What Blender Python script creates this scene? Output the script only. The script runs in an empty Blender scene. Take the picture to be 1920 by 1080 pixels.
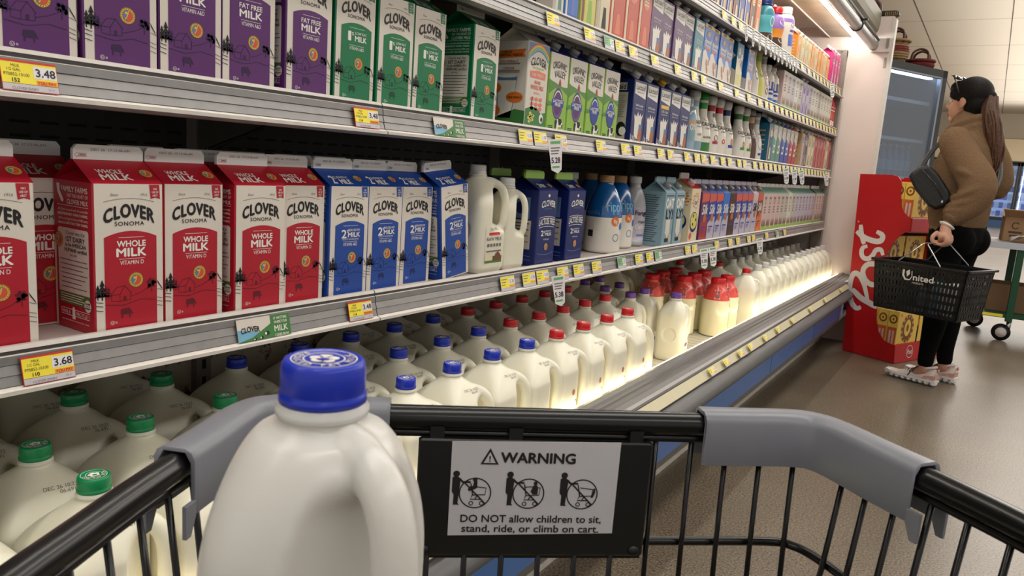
import bpy, bmesh, math, random
from mathutils import Vector, Matrix
from mathutils.bvhtree import BVHTree
random.seed(7)
SC = bpy.context.scene
COL = SC.collection
PI = math.pi

# ------------------------------------------------------------------ camera
cam_data = bpy.data.cameras.new('camera')
cam = bpy.data.objects.new('camera', cam_data)
COL.objects.link(cam)
cam_data.sensor_width = 36.0
cam_data.lens = 1400.0 / 1920.0 * 36.0
right = Vector((0.83935, 0.53907, 0.06998))
up = Vector((-0.14907, 0.10447, 0.98329))
back = Vector((0.52275, -0.83576, 0.16805))
CAMZ = 1.05
mw = Matrix.Identity(4)
for i in range(3):
    mw[i][0], mw[i][1], mw[i][2] = right[i], up[i], back[i]
mw[2][3] = CAMZ
cam.matrix_world = mw
cam_data.clip_start = 0.02
cam_data.clip_end = 120
cam_data.dof.use_dof = True
cam_data.dof.focus_distance = 1.5
cam_data.dof.aperture_fstop = 22.0
SC.camera = cam

# ------------------------------------------------------------------ colour management, world, large lights
SC.view_settings.view_transform = 'Standard'
SC.view_settings.look = 'None'
SC.view_settings.gamma = 1.0
SC.view_settings.use_curve_mapping = False
SC.view_settings.exposure = 0.48

world = bpy.data.worlds.new('store_ambient')
SC.world = world
world.use_nodes = True
bg = world.node_tree.nodes['Background']
bg.inputs[0].default_value = (1.0, 0.96, 0.91, 1)
bg.inputs[1].default_value = 0.46

def area(name, loc, rot, sx, sy, power, col=(1, 0.96, 0.91)):
    d = bpy.data.lights.new(name, 'AREA')
    d.shape = 'RECTANGLE'
    d.size, d.size_y = sx, sy
    d.energy = power
    d.color = col
    o = bpy.data.objects.new(name, d)
    COL.objects.link(o)
    o.location = loc
    o.rotation_euler = rot
    return o

# rows of ceiling lights over the aisle and the rest of the store
area('ceiling_row_light', (0.15, 2.4, 3.6), (0, 0, 0), 0.4, 8.0, 60)
area('ceiling_row_light', (2.6, 4.0, 3.6), (0, 0, 0), 0.5, 14.0, 110)
area('ceiling_row_light', (0.8, 11.0, 3.6), (0, 0, 0), 1.0, 6.0, 90)
area('ceiling_row_light', (2.0, 21.0, 3.6), (0, 0, 0), 6.0, 10.0, 420)
area('ceiling_fill_uplight', (2.0, 17.0, 2.75), (math.radians(180), 0, 0), 5.0, 20.0, 400)  # added fill facing up to brighten the ceiling, no fixture behind it

# ------------------------------------------------------------------ materials
def lin(c):
    c = c / 255.0
    return c / 12.92 if c <= 0.04045 else ((c + 0.055) / 1.055) ** 2.4

MATS = {}
def mat(key, rgb, rough=0.5, metal=0.0, var=0.05, scale=30.0, bump=0.0, bscale=None, sss=0.0, emit=0.0, coat=0.0, spec=0.5):
    m = bpy.data.materials.new(key)
    m.use_nodes = True
    nt = m.node_tree
    b = nt.nodes['Principled BSDF']
    col = (lin(rgb[0]), lin(rgb[1]), lin(rgb[2]), 1)
    b.inputs['Roughness'].default_value = rough
    b.inputs['Metallic'].default_value = metal
    b.inputs['Specular IOR Level'].default_value = spec
    if coat:
        b.inputs['Coat Weight'].default_value = coat
        b.inputs['Coat Roughness'].default_value = 0.12
    tc = nt.nodes.new('ShaderNodeTexCoord')
    if var > 0:
        n = nt.nodes.new('ShaderNodeTexNoise')
        n.inputs['Scale'].default_value = scale
        n.inputs['Detail'].default_value = 3
        nt.links.new(tc.outputs['Object'], n.inputs['Vector'])
        r = nt.nodes.new('ShaderNodeMapRange')
        r.inputs[1].default_value = 0.25
        r.inputs[2].default_value = 0.75
        r.inputs[3].default_value = 1 - var
        r.inputs[4].default_value = 1 + var
        nt.links.new(n.outputs['Fac'], r.inputs[0])
        mx = nt.nodes.new('ShaderNodeMix')
        mx.data_type = 'RGBA'
        mx.blend_type = 'MULTIPLY'
        mx.inputs[0].default_value = 1
        mx.inputs[6].default_value = col
        nt.links.new(r.outputs[0], mx.inputs[7])
        nt.links.new(mx.outputs[2], b.inputs['Base Color'])
    else:
        b.inputs['Base Color'].default_value = col
    if bump > 0:
        n2 = nt.nodes.new('ShaderNodeTexNoise')
        n2.inputs['Scale'].default_value = bscale or scale
        n2.inputs['Detail'].default_value = 4
        nt.links.new(tc.outputs['Object'], n2.inputs['Vector'])
        bp = nt.nodes.new('ShaderNodeBump')
        bp.inputs['Strength'].default_value = bump
        bp.inputs['Distance'].default_value = 0.01
        nt.links.new(n2.outputs['Fac'], bp.inputs['Height'])
        nt.links.new(bp.outputs[0], b.inputs['Normal'])
    if sss > 0:
        b.inputs['Subsurface Weight'].default_value = sss
        b.inputs['Subsurface Radius'].default_value = (1.0, 0.85, 0.6)
        b.inputs['Subsurface Scale'].default_value = 0.03
    if emit > 0:
        b.inputs['Emission Color'].default_value = col
        b.inputs['Emission Strength'].default_value = emit
    MATS[key] = m
    return m

def glass(key, rgb, rough=0.03, mixf=0.86, spec=1.0):
    # thin pane: mostly clear with a reflecting coat
    m = bpy.data.materials.new(key)
    m.use_nodes = True
    nt = m.node_tree
    nt.nodes.clear()
    out = nt.nodes.new('ShaderNodeOutputMaterial')
    tr = nt.nodes.new('ShaderNodeBsdfTransparent')
    tr.inputs[0].default_value = (lin(rgb[0]), lin(rgb[1]), lin(rgb[2]), 1)
    gl = nt.nodes.new('ShaderNodeBsdfGlossy')
    gl.inputs['Roughness'].default_value = rough
    df = nt.nodes.new('ShaderNodeBsdfDiffuse')
    df.inputs[0].default_value = (0.35, 0.40, 0.46, 1)
    m1 = nt.nodes.new('ShaderNodeMixShader')
    m1.inputs[0].default_value = 0.45
    nt.links.new(gl.outputs[0], m1.inputs[1])
    nt.links.new(df.outputs[0], m1.inputs[2])
    m2 = nt.nodes.new('ShaderNodeMixShader')
    m2.inputs[0].default_value = mixf
    nt.links.new(m1.outputs[0], m2.inputs[1])
    nt.links.new(tr.outputs[0], m2.inputs[2])
    nt.links.new(m2.outputs[0], out.inputs[0])
    MATS[key] = m
    return m

def M(key):
    return MATS[key]

# ------------------------------------------------------------------ naming
def tag(o, label=None, cat=None, group=None, kind=None):
    if label: o['label'] = label
    if cat: o['category'] = cat
    if group: o['group'] = group
    if kind: o['kind'] = kind
    return o

def thing(name, label, cat, loc=(0, 0, 0), rz=0.0, group=None):
    o = bpy.data.objects.new(name, None)
    o.empty_display_size = 0.05
    COL.objects.link(o)
    o.location = loc
    o.rotation_euler = (0, 0, rz)
    return tag(o, label, cat, group)

def dup(root, loc, rz=0.0, label=None, group=None, scale=None):
    r = root.copy()
    COL.objects.link(r)
    r.location = loc
    r.rotation_euler = (0, 0, rz)
    if scale: r.scale = scale
    if label: r['label'] = label
    if group: r['group'] = group
    for ch in list(root.children):
        c = ch.copy()
        COL.objects.link(c)
        c.parent = r
        for g in list(ch.children):
            d = g.copy()
            COL.objects.link(d)
            d.parent = c
    return r

ORD = ['first', 'second', 'third', 'fourth', 'fifth', 'sixth', 'seventh', 'eighth', 'ninth', 'tenth', 'eleventh', 'twelfth',
       'thirteenth', 'fourteenth', 'fifteenth', 'sixteenth', 'seventeenth', 'eighteenth', 'nineteenth', 'twentieth', 'twenty-first', 'twenty-second']

# ------------------------------------------------------------------ mesh builder
class MB:
    def __init__(s):
        s.v, s.f, s.m, s.sm, s.keys = [], [], [], [], []
    def mi(s, k):
        if k not in s.keys: s.keys.append(k)
        return s.keys.index(k)
    def add(s, verts, faces, k, smooth=False):
        o = len(s.v)
        s.v += [tuple(p) for p in verts]
        i = s.mi(k)
        for f in faces:
            s.f.append(tuple(o + a for a in f))
            s.m.append(i)
            s.sm.append(smooth)
    def box(s, x0, x1, y0, y1, z0, z1, k):
        v = [(x0, y0, z0), (x1, y0, z0), (x1, y1, z0), (x0, y1, z0), (x0, y0, z1), (x1, y0, z1), (x1, y1, z1), (x0, y1, z1)]
        s.add(v, [(0, 3, 2, 1), (4, 5, 6, 7), (0, 1, 5, 4), (1, 2, 6, 5), (2, 3, 7, 6), (3, 0, 4, 7)], k)
    def rbox(s, x0, x1, y0, y1, z0, z1, c, k):
        # box with chamfered edges all round
        v, f = [], []
        rings = [(z0, c), (z0 + c, 0), (z1 - c, 0), (z1, c)]
        for z, i in rings:
            a, b, p, q = x0 + i, x1 - i, y0 + i, y1 - i
            v += [(a + c, p, z), (b - c, p, z), (b, p + c, z), (b, q - c, z), (b - c, q, z), (a + c, q, z), (a, q - c, z), (a, p + c, z)]
        for r in range(3):
            for j in range(8):
                f.append((r * 8 + j, r * 8 + (j + 1) % 8, r * 8 + 8 + (j + 1) % 8, r * 8 + 8 + j))
        f.append(tuple(range(7, -1, -1)))
        f.append(tuple(range(24, 32)))
        s.add(v, f, k)
    def poly(s, pts, k):
        s.add(pts, [tuple(range(len(pts)))], k)
    def prism(s, pts, d, k):
        # polygon (list of 3D points) extruded by vector d
        n = len(pts)
        v = [Vector(p) for p in pts] + [Vector(p) + Vector(d) for p in pts]
        f = [tuple(range(n - 1, -1, -1)), tuple(range(n, 2 * n))]
        for i in range(n):
            j = (i + 1) % n
            f.append((i, j, n + j, n + i))
        s.add(v, f, k)
    def lathe(s, prof, k, seg=24, c=(0, 0, 0), smooth=True, cap=True, bands=None):
        v, f, ks = [], [], []
        for r, z in prof:
            for j in range(seg):
                a = 2 * PI * j / seg
                v.append((c[0] + r * math.cos(a), c[1] + r * math.sin(a), c[2] + z))
        groups = {}
        for i in range(len(prof) - 1):
            zm = (prof[i][1] + prof[i + 1][1]) / 2
            kk = k
            if bands:
                for z0, z1, kb in bands:
                    if z0 <= zm < z1: kk = kb
            for j in range(seg):
                j2 = (j + 1) % seg
                groups.setdefault(kk, []).append((i * seg + j, i * seg + j2, (i + 1) * seg + j2, (i + 1) * seg + j))
        first = True
        base = len(s.v)
        s.v += v
        for kk, fs in groups.items():
            i = s.mi(kk)
            for q in fs:
                s.f.append(tuple(base + a for a in q)); s.m.append(i); s.sm.append(smooth)
        if cap:
            n = len(prof)
            for ring, kk, rev in ((0, k, True), (n - 1, None, False)):
                if prof[ring][0] < 1e-6: continue
                if kk is None or bands:
                    kk = k
                    if bands:
                        zz = prof[ring][1] + (1e-5 if ring == 0 else -1e-5)
                        for z0, z1, kb in bands:
                            if z0 <= zz < z1: kk = kb
                idx = [base + ring * seg + j for j in range(seg)]
                if rev: idx.reverse()
                s.f.append(tuple(idx)); s.m.append(s.mi(kk)); s.sm.append(False)
    def tube(s, path, r, k, seg=10, smooth=True, ry=None, cap=True):
        P = [Vector(p) for p in path]
        n = len(P)
        rr = r if isinstance(r, (list, tuple)) else [r] * n
        v, f = [], []
        prev = None
        for i in range(n):
            t = (P[min(i + 1, n - 1)] - P[max(i - 1, 0)]).normalized()
            if prev is None:
                ref = Vector((0, 0, 1)) if abs(t.z) < 0.9 else Vector((1, 0, 0))
                a = (ref - t * ref.dot(t)).normalized()
            else:
                a = (prev - t * prev.dot(t)).normalized()
            prev = a
            b = t.cross(a)
            for j in range(seg):
                th = 2 * PI * j / seg
                q = (ry or 1.0)
                v.append(P[i] + a * (rr[i] * math.cos(th)) + b * (rr[i] * q * math.sin(th)))
        for i in range(n - 1):
            for j in range(seg):
                j2 = (j + 1) % seg
                f.append((i * seg + j, i * seg + j2, (i + 1) * seg + j2, (i + 1) * seg + j))
        if cap:
            f.append(tuple(range(seg - 1, -1, -1)))
            f.append(tuple((n - 1) * seg + j for j in range(seg)))
        s.add(v, f, k, smooth)
    def ellipsoid(s, c, r, k, seg=20, rings=12, rot=None):
        v, f = [], []
        R = rot or Matrix.Identity(3)
        for i in range(rings + 1):
            ph = PI * i / rings
            for j in range(seg):
                th = 2 * PI * j / seg
                p = R @ Vector((r[0] * math.sin(ph) * math.cos(th), r[1] * math.sin(ph) * math.sin(th), -r[2] * math.cos(ph)))
                v.append(Vector(c) + p)
        for i in range(rings):
            for j in range(seg):
                j2 = (j + 1) % seg
                f.append((i * seg + j, i * seg + j2, (i + 1) * seg + j2, (i + 1) * seg + j))
        s.add(v, f, k, True)
    def text(s, string, F, cx, cy, h, k, w=None, bold=0.0, arc=0.0, space=1.0, shear=0.0):
        # string centred on (cx, cy) in frame F(u, v); h = capital height, w = total width (stretched to fit)
        # bold = strokes thickened by laying the same letters a touch to each side
        vs, fs, bw = text_geo(string, 0.0, space, shear)
        sx = (w / bw) if w else h
        d = bold * 1.5 * h
        for q, (du, dv) in enumerate(((0, 0),) if bold <= 0 else ((-d, 0), (d, 0), (0, d), (0, -d))):
            out = []
            for x, y in vs:
                u = x * sx + du
                vv = (y - 0.5) * h + dv
                if arc:
                    half = bw * sx / 2
                    vv -= arc * (u / half) ** 2
                p = F(cx + u, cy + vv)
                if q:
                    P0 = Vector(p)
                    nn = (Vector(F(cx + u + 1e-3, cy + vv)) - P0).cross(Vector(F(cx + u, cy + vv + 1e-3)) - P0)
                    p = tuple(P0 + nn.normalized() * (6e-5 * q))
                out.append(p)
            s.add(out, fs, k)
        return bw * sx
    def shape(s, pts, F, k):
        s.add([F(u, v) for u, v in pts], [tuple(range(len(pts)))], k)
    def rect(s, u0, u1, v0, v1, F, k):
        s.shape([(u0, v0), (u1, v0), (u1, v1), (u0, v1)], F, k)
    def disc(s, cu, cv, ru, rv, F, k, n=20):
        s.shape([(cu + ru * math.cos(2 * PI * i / n), cv + rv * math.sin(2 * PI * i / n)) for i in range(n)], F, k)
    def ring(s, cu, cv, r, t, F, k, n=24, a0=0.0, a1=2 * PI):
        v, f = [], []
        for i in range(n + 1):
            a = a0 + (a1 - a0) * i / n
            v.append(F(cu + r * math.cos(a), cv + r * math.sin(a)))
            v.append(F(cu + (r - t) * math.cos(a), cv + (r - t) * math.sin(a)))
        for i in range(n):
            f.append((2 * i, 2 * i + 2, 2 * i + 3, 2 * i + 1))
        s.add(v, f, k)
    def stroke(s, pts, t, F, k):
        # flat ribbon of width t along 2D polyline; t may be a list
        n = len(pts)
        tt = t if isinstance(t, (list, tuple)) else [t] * n
        v, f = [], []
        for i in range(n):
            a, b = pts[max(i - 1, 0)], pts[min(i + 1, n - 1)]
            dx, dy = b[0] - a[0], b[1] - a[1]
            L = math.hypot(dx, dy) or 1
            nx, ny = -dy / L * tt[i] / 2, dx / L * tt[i] / 2
            v.append(F(pts[i][0] + nx, pts[i][1] + ny))
            v.append(F(pts[i][0] - nx, pts[i][1] - ny))
        for i in range(n - 1):
            f.append((2 * i, 2 * i + 2, 2 * i + 3, 2 * i + 1))
        s.add(v, f, k)
    def mesh(s, name):
        me = bpy.data.meshes.new(name)
        me.from_pydata([tuple(p) for p in s.v], [], s.f)
        for k in s.keys: me.materials.append(MATS[k])
        me.polygons.foreach_set('material_index', s.m)
        me.polygons.foreach_set('use_smooth', s.sm)
        me.update()
        return me
    def build(s, name, parent=None, loc=None):
        o = bpy.data.objects.new(name, s.mesh(name))
        COL.objects.link(o)
        if parent is not None: o.parent = parent
        if loc: o.location = loc
        return o

_TXT = {}
def text_geo(string, bold=0.0, space=1.0, shear=0.0):
    key = (string, bold, space, shear)
    if key in _TXT: return _TXT[key]
    cu = bpy.data.curves.new('lettering', 'FONT')
    cu.body = string
    cu.resolution_u = 3
    cu.offset = bold
    cu.space_character = space
    cu.shear = shear
    cu.fill_mode = 'FRONT'
    o = bpy.data.objects.new('lettering', cu)
    COL.objects.link(o)
    dg = bpy.context.evaluated_depsgraph_get()
    me = o.evaluated_get(dg).to_mesh()
    vs = [(v.co.x, v.co.y) for v in me.vertices]
    fs = [tuple(p.vertices) for p in me.polygons]
    o.evaluated_get(dg).to_mesh_clear()
    bpy.data.objects.remove(o)
    bpy.data.curves.remove(cu)
    if not vs:
        _TXT[key] = ([], [], 1.0)
        return _TXT[key]
    x0, x1 = min(p[0] for p in vs), max(p[0] for p in vs)
    capm = 0.70
    vs = [((x - (x0 + x1) / 2) / capm, y / capm) for x, y in vs]
    _TXT[key] = (vs, fs, (x1 - x0) / capm)
    return _TXT[key]

def catmull(pts, n=6, closed=False):
    P = [Vector(p) for p in pts]
    out = []
    m = len(P)
    rng = m if closed else m - 1
    for i in range(rng):
        p0 = P[(i - 1) % m] if closed or i > 0 else P[0]
        p1, p2 = P[i], P[(i + 1) % m]
        p3 = P[(i + 2) % m] if closed or i + 2 < m else P[-1]
        for j in range(n):
            t = j / n
            out.append(0.5 * ((2 * p1) + (-p0 + p2) * t + (2 * p0 - 5 * p1 + 4 * p2 - p3) * t * t + (-p0 + 3 * p1 - 3 * p2 + p3) * t ** 3))
    if not closed: out.append(P[-1])
    return out

def remeshed(mb, voxel, smooth_it=4, fac=0.5):
    # union the builder's closed shells into one continuous surface, returned as plain mesh data
    me = mb.mesh('shell')
    o = bpy.data.objects.new('shell', me)
    COL.objects.link(o)
    r = o.modifiers.new('r', 'REMESH')
    r.mode = 'VOXEL'
    r.voxel_size = voxel
    r.use_smooth_shade = True
    if smooth_it:
        s = o.modifiers.new('s', 'SMOOTH')
        s.factor = fac
        s.iterations = smooth_it
    dg = bpy.context.evaluated_depsgraph_get()
    res = bpy.data.meshes.new_from_object(o.evaluated_get(dg))
    bpy.data.objects.remove(o)
    bpy.data.meshes.remove(me)
    res.polygons.foreach_set('use_smooth', [True] * len(res.polygons))
    return res

def split_mesh(me, fn, names, mats):
    # split faces of one smooth mesh by fn(centre) -> index; keeps the whole surface's normals
    nv = [v.normal.copy() for v in me.vertices]
    outs = []
    for i, nm in enumerate(names):
        idx, vs, fs, ns = {}, [], [], []
        for p in me.polygons:
            if fn(p.center) != i: continue
            f = []
            for a in p.vertices:
                if a not in idx:
                    idx[a] = len(vs)
                    vs.append(me.vertices[a].co.copy())
                    ns.append(nv[a])
                f.append(idx[a])
            fs.append(f)
        m2 = bpy.data.meshes.new(nm)
        m2.from_pydata(vs, [], fs)
        m2.materials.append(MATS[mats[i]])
        m2.polygons.foreach_set('use_smooth', [True] * len(fs))
        m2.update()
        if ns: m2.normals_split_custom_set_from_vertices(ns)
        outs.append(m2)
    return outs

def link(me, name, parent=None, loc=None):
    o = bpy.data.objects.new(name, me)
    COL.objects.link(o)
    if parent is not None: o.parent = parent
    if loc: o.location = loc
    return o

def smoothstep(a, b, x):
    t = max(0.0, min(1.0, (x - a) / (b - a)))
    return t * t * (3 - 2 * t)
# ------------------------------------------------------------------ palette
mat('carton_white', (222, 214, 202), 0.42, var=0.02)
mat('carton_red', (176, 24, 44), 0.38, var=0.03)
mat('carton_blue', (30, 72, 156), 0.38, var=0.03)
mat('carton_purple', (92, 40, 106), 0.38, var=0.03)
mat('carton_green', (14, 118, 72), 0.38, var=0.03)
mat('carton_navy', (20, 34, 100), 0.35, var=0.03)
mat('ink_black', (24, 22, 24), 0.5, var=0)
mat('ink_red', (98, 12, 28), 0.5, var=0)
mat('ink_blue', (14, 34, 92), 0.5, var=0)
mat('ink_purple', (48, 18, 66), 0.5, var=0)
mat('ink_green', (6, 62, 40), 0.5, var=0)
mat('ink_grey', (110, 106, 104), 0.5, var=0)
mat('ink_violet', (122, 84, 168), 0.5, var=0)
mat('white_ink', (238, 234, 226), 0.45, var=0)
mat('label_green', (82, 116, 56), 0.45, var=0.03)
mat('gold', (232, 190, 78), 0.42, var=0)
mat('seal_red', (214, 84, 60), 0.45, var=0)
mat('seal_blue', (96, 128, 170), 0.45, var=0)
mat('tag_yellow', (244, 226, 62), 0.45, var=0.02)
mat('tag_white', (232, 228, 230), 0.4, var=0)
mat('tag_red', (206, 54, 44), 0.45, var=0)
mat('tag_orange', (240, 160, 60), 0.45, var=0)
mat('tag_green', (112, 176, 112), 0.45, var=0)
mat('tag_grey', (196, 192, 196), 0.45, var=0)
mat('hill_green', (64, 126, 62), 0.45, var=0.05)
mat('lime', (146, 190, 74), 0.42, var=0.04)
mat('lime_dark', (84, 138, 60), 0.42, var=0.04)
mat('sky_blue', (120, 176, 206), 0.42, var=0.05)
mat('orange', (226, 118, 44), 0.42, var=0.03)
mat('coral', (232, 128, 96), 0.42, var=0.03)
mat('salmon_red', (206, 92, 72), 0.42, var=0.05)
mat('brown', (122, 70, 44), 0.42, var=0.05)
mat('almond', (176, 106, 60), 0.42, var=0.05)
mat('dark_brown', (70, 44, 36), 0.4, var=0.03)
mat('tan', (206, 164, 112), 0.42, var=0.05)
mat('teal', (40, 122, 138), 0.4, var=0.03)
mat('teal_deep', (16, 96, 128), 0.4, var=0.03)
mat('aqua', (86, 176, 190), 0.4, var=0.03)
mat('sage', (92, 142, 122), 0.4, var=0.03)
mat('oat_grey', (136, 166, 178), 0.42, var=0.02)
mat('oat_dark', (78, 98, 106), 0.45, var=0.02)
mat('cream', (226, 212, 178), 0.42, var=0.03)
mat('pale_grey', (196, 190, 178), 0.42, var=0.03)
mat('pale_pink', (212, 186, 180), 0.42, var=0.03)
mat('pale_lilac', (190, 182, 196), 0.42, var=0.03)
mat('lilac', (150, 112, 186), 0.4, var=0.03)
mat('periwinkle', (92, 116, 196), 0.4, var=0.03)
mat('bright_blue', (38, 112, 198), 0.38, var=0.03)
mat('royal', (36, 66, 160), 0.38, var=0.03)
mat('milk_pour', (236, 230, 220), 0.4, var=0.02)
mat('crimson', (170, 48, 52), 0.4, var=0.03)
mat('hot_pink', (226, 70, 150), 0.4, var=0.02)
mat('yellow_green', (212, 206, 110), 0.4, var=0.03)
mat('juice_orange', (238, 150, 50), 0.4, var=0.03)
mat('plum', (92, 54, 104), 0.4, var=0.03)
mat('cork', (168, 128, 88), 0.7, var=0.1, scale=120)
mat('cap_white', (226, 224, 220), 0.35, var=0.01)
mat('cap_blue', (22, 48, 178), 0.32, var=0.02)
mat('cap_green', (6, 132, 78), 0.32, var=0.02)
mat('cap_red', (206, 30, 38), 0.32, var=0.02)
mat('cap_purple', (112, 72, 158), 0.32, var=0.02)
mat('cap_grey', (150, 150, 152), 0.35, var=0.02)
mat('cap_lime', (40, 150, 52), 0.32, var=0.02)
mat('cap_yellow', (222, 178, 40), 0.35, var=0.02)
mat('jug_milk', (232, 228, 208), 0.33, var=0.012, scale=8, sss=0.35)
mat('jug_milk_near', (216, 214, 208), 0.28, var=0.01, scale=8, sss=0.3)
mat('glass_cream', (240, 232, 196), 0.16, var=0.01, sss=0.25)
mat('bottle_white', (228, 222, 210), 0.25, var=0.01)
mat('bottle_grey', (176, 176, 178), 0.22, var=0.02)
mat('bottle_blue', (18, 92, 160), 0.15, var=0.02, coat=0.6)
mat('bottle_clear', (146, 172, 190), 0.15, var=0.03, coat=0.5)
mat('bottle_brown', (92, 66, 58), 0.25, var=0.02)
mat('shrink_red', (226, 84, 76), 0.2, var=0.06, scale=60, bump=0.15, bscale=70, coat=0.5)
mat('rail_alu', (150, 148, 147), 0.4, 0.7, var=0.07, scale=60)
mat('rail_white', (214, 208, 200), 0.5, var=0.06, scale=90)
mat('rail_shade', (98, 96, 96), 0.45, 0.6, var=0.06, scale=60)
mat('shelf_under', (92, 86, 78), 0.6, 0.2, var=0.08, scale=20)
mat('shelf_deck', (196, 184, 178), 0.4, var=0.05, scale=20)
mat('case_shaded', (64, 60, 55), 0.65, var=0.12, scale=14)  # shadow under the shelves is put into this dark grey
mat('slot_black', (12, 11, 10), 0.8, var=0)
mat('case_white', (222, 208, 200), 0.45, var=0.02, scale=6)
mat('case_frame', (150, 142, 134), 0.45, 0.3, var=0.08, scale=30)
mat('case_dirty', (164, 154, 136), 0.6, var=0.22, scale=7)
mat('case_inner', (206, 196, 186), 0.6, var=0.04)
mat('deck_cream', (220, 212, 190), 0.4, var=0.05)
mat('bumper', (92, 92, 92), 0.42, var=0.06, scale=20)
mat('strip_cream', (206, 198, 164), 0.4, var=0.03)
mat('kick_blue', (66, 112, 178), 0.35, var=0.08, scale=6)
mat('kick_grey', (96, 94, 90), 0.5, var=0.08)
mat('base_white', (200, 194, 184), 0.5, var=0.1)
mat('hood_olive', (128, 122, 104), 0.5, var=0.03)
mat('roll_silver', (176, 174, 172), 0.35, 0.6, var=0.03)
mat('black_plastic', (10, 10, 11), 0.42, var=0.03)
mat('tube_glow', (255, 250, 240), 0.5, var=0, emit=26)
mat('led_glow', (255, 242, 212), 0.5, var=0, emit=9)
mat('fixture_glow', (255, 240, 215), 0.5, var=0, emit=3)

def rust_material():
    m = mat('panel_rusty', (196, 186, 164), 0.6, var=0.06, scale=10)
    nt = m.node_tree
    b = nt.nodes['Principled BSDF']
    src = b.inputs['Base Color'].links[0].from_socket
    tc = nt.nodes['Texture Coordinate']
    n = nt.nodes.new('ShaderNodeTexNoise')
    n.inputs['Scale'].default_value = 22
    n.inputs['Detail'].default_value = 8
    n.inputs['Roughness'].default_value = 0.7
    nt.links.new(tc.outputs['Object'], n.inputs['Vector'])
    r = nt.nodes.new('ShaderNodeValToRGB')
    r.color_ramp.elements[0].position = 0.56
    r.color_ramp.elements[1].position = 0.62
    nt.links.new(n.outputs['Fac'], r.inputs[0])
    mx = nt.nodes.new('ShaderNodeMix')
    mx.data_type = 'RGBA'
    nt.links.new(r.outputs[0], mx.inputs[0])
    nt.links.new(src, mx.inputs[6])
    mx.inputs[7].default_value = (lin(88), lin(60), lin(40), 1)
    nt.links.new(mx.outputs[2], b.inputs['Base Color'])
rust_material()

def floor_material():
    m = bpy.data.materials.new('polished_concrete')
    m.use_nodes = True
    nt = m.node_tree
    b = nt.nodes['Principled BSDF']
    tc = nt.nodes.new('ShaderNodeTexCoord')
    n1 = nt.nodes.new('ShaderNodeTexNoise'); n1.inputs['Scale'].default_value = 160; n1.inputs['Detail'].default_value = 4
    n2 = nt.nodes.new('ShaderNodeTexNoise'); n2.inputs['Scale'].default_value = 2.2; n2.inputs['Detail'].default_value = 5
    nt.links.new(tc.outputs['Object'], n1.inputs['Vector'])
    nt.links.new(tc.outputs['Object'], n2.inputs['Vector'])
    r1 = nt.nodes.new('ShaderNodeValToRGB')
    e = r1.color_ramp.elements
    e[0].position, e[0].color = 0.33, (lin(74), lin(64), lin(53), 1)
    e[1].position, e[1].color = 0.67, (lin(146), lin(132), lin(112), 1)
    nt.links.new(n1.outputs['Fac'], r1.inputs[0])
    r2 = nt.nodes.new('ShaderNodeMapRange')
    r2.inputs[1].default_value, r2.inputs[2].default_value = 0.3, 0.7
    r2.inputs[3].default_value, r2.inputs[4].default_value = 0.82, 1.12
    nt.links.new(n2.outputs['Fac'], r2.inputs[0])
    mx = nt.nodes.new('ShaderNodeMix'); mx.data_type = 'RGBA'; mx.blend_type = 'MULTIPLY'; mx.inputs[0].default_value = 1
    nt.links.new(r1.outputs[0], mx.inputs[6]); nt.links.new(r2.outputs[0], mx.inputs[7])
    nt.links.new(mx.outputs[2], b.inputs['Base Color'])
    b.inputs['Roughness'].default_value = 0.32
    b.inputs['Specular IOR Level'].default_value = 0.28
    MATS['polished_concrete'] = m
floor_material()
mat('ceiling_panel', (212, 202, 186), 0.9, var=0.03, scale=200)
mat('seam', (70, 62, 54), 0.9, var=0)
mat('wall_cream', (232, 216, 184), 0.8, var=0.03, scale=2)
mat('wall_dim', (150, 140, 126), 0.85, var=0.04, scale=2)
mat('tile_pale', (176, 172, 166), 0.15, var=0.05, scale=3)

# ------------------------------------------------------------------ the setting
def struct(mb, name, parent=None):
    o = mb.build(name, parent)
    if parent is None: o['kind'] = 'structure'
    return o

b = MB(); b.box(-3.2, 8.0, -3.5, 31.0, -0.1, 0.0, 'polished_concrete'); struct(b, 'floor')
b = MB()
b.box(-3.2, 8.0, -3.5, 31.0, 3.72, 3.82, 'ceiling_panel')
x = -2.6
while x < 8.0:                       # long dark seams and fine cross joints between the ceiling boards
    b.box(x - 0.006, x + 0.006, -3.5, 31.0, 3.716, 3.722, 'seam')
    x += 1.22
y = -3.0
while y < 31:
    b.box(-3.2, 8.0, y - 0.0025, y + 0.0025, 3.7175, 3.722, 'wall_dim')
    y += 2.44
struct(b, 'ceiling')
b = MB(); b.box(-3.3, -3.2, -3.5, 31.0, 0, 3.8, 'wall_dim'); struct(b, 'wall_left')
b = MB()
b.box(-3.2, 8.0, 31.0, 31.1, 0, 3.8, 'wall_cream')
struct(b, 'wall_back')
b = MB(); b.box(-3.2, 8.0, 30.1, 31.0, 2.92, 3.72, 'ceiling_panel'); b.box(-3.2, 8.0, 30.1, 31.0, 2.86, 2.92, 'wall_dim'); struct(b, 'trim_1')

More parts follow.
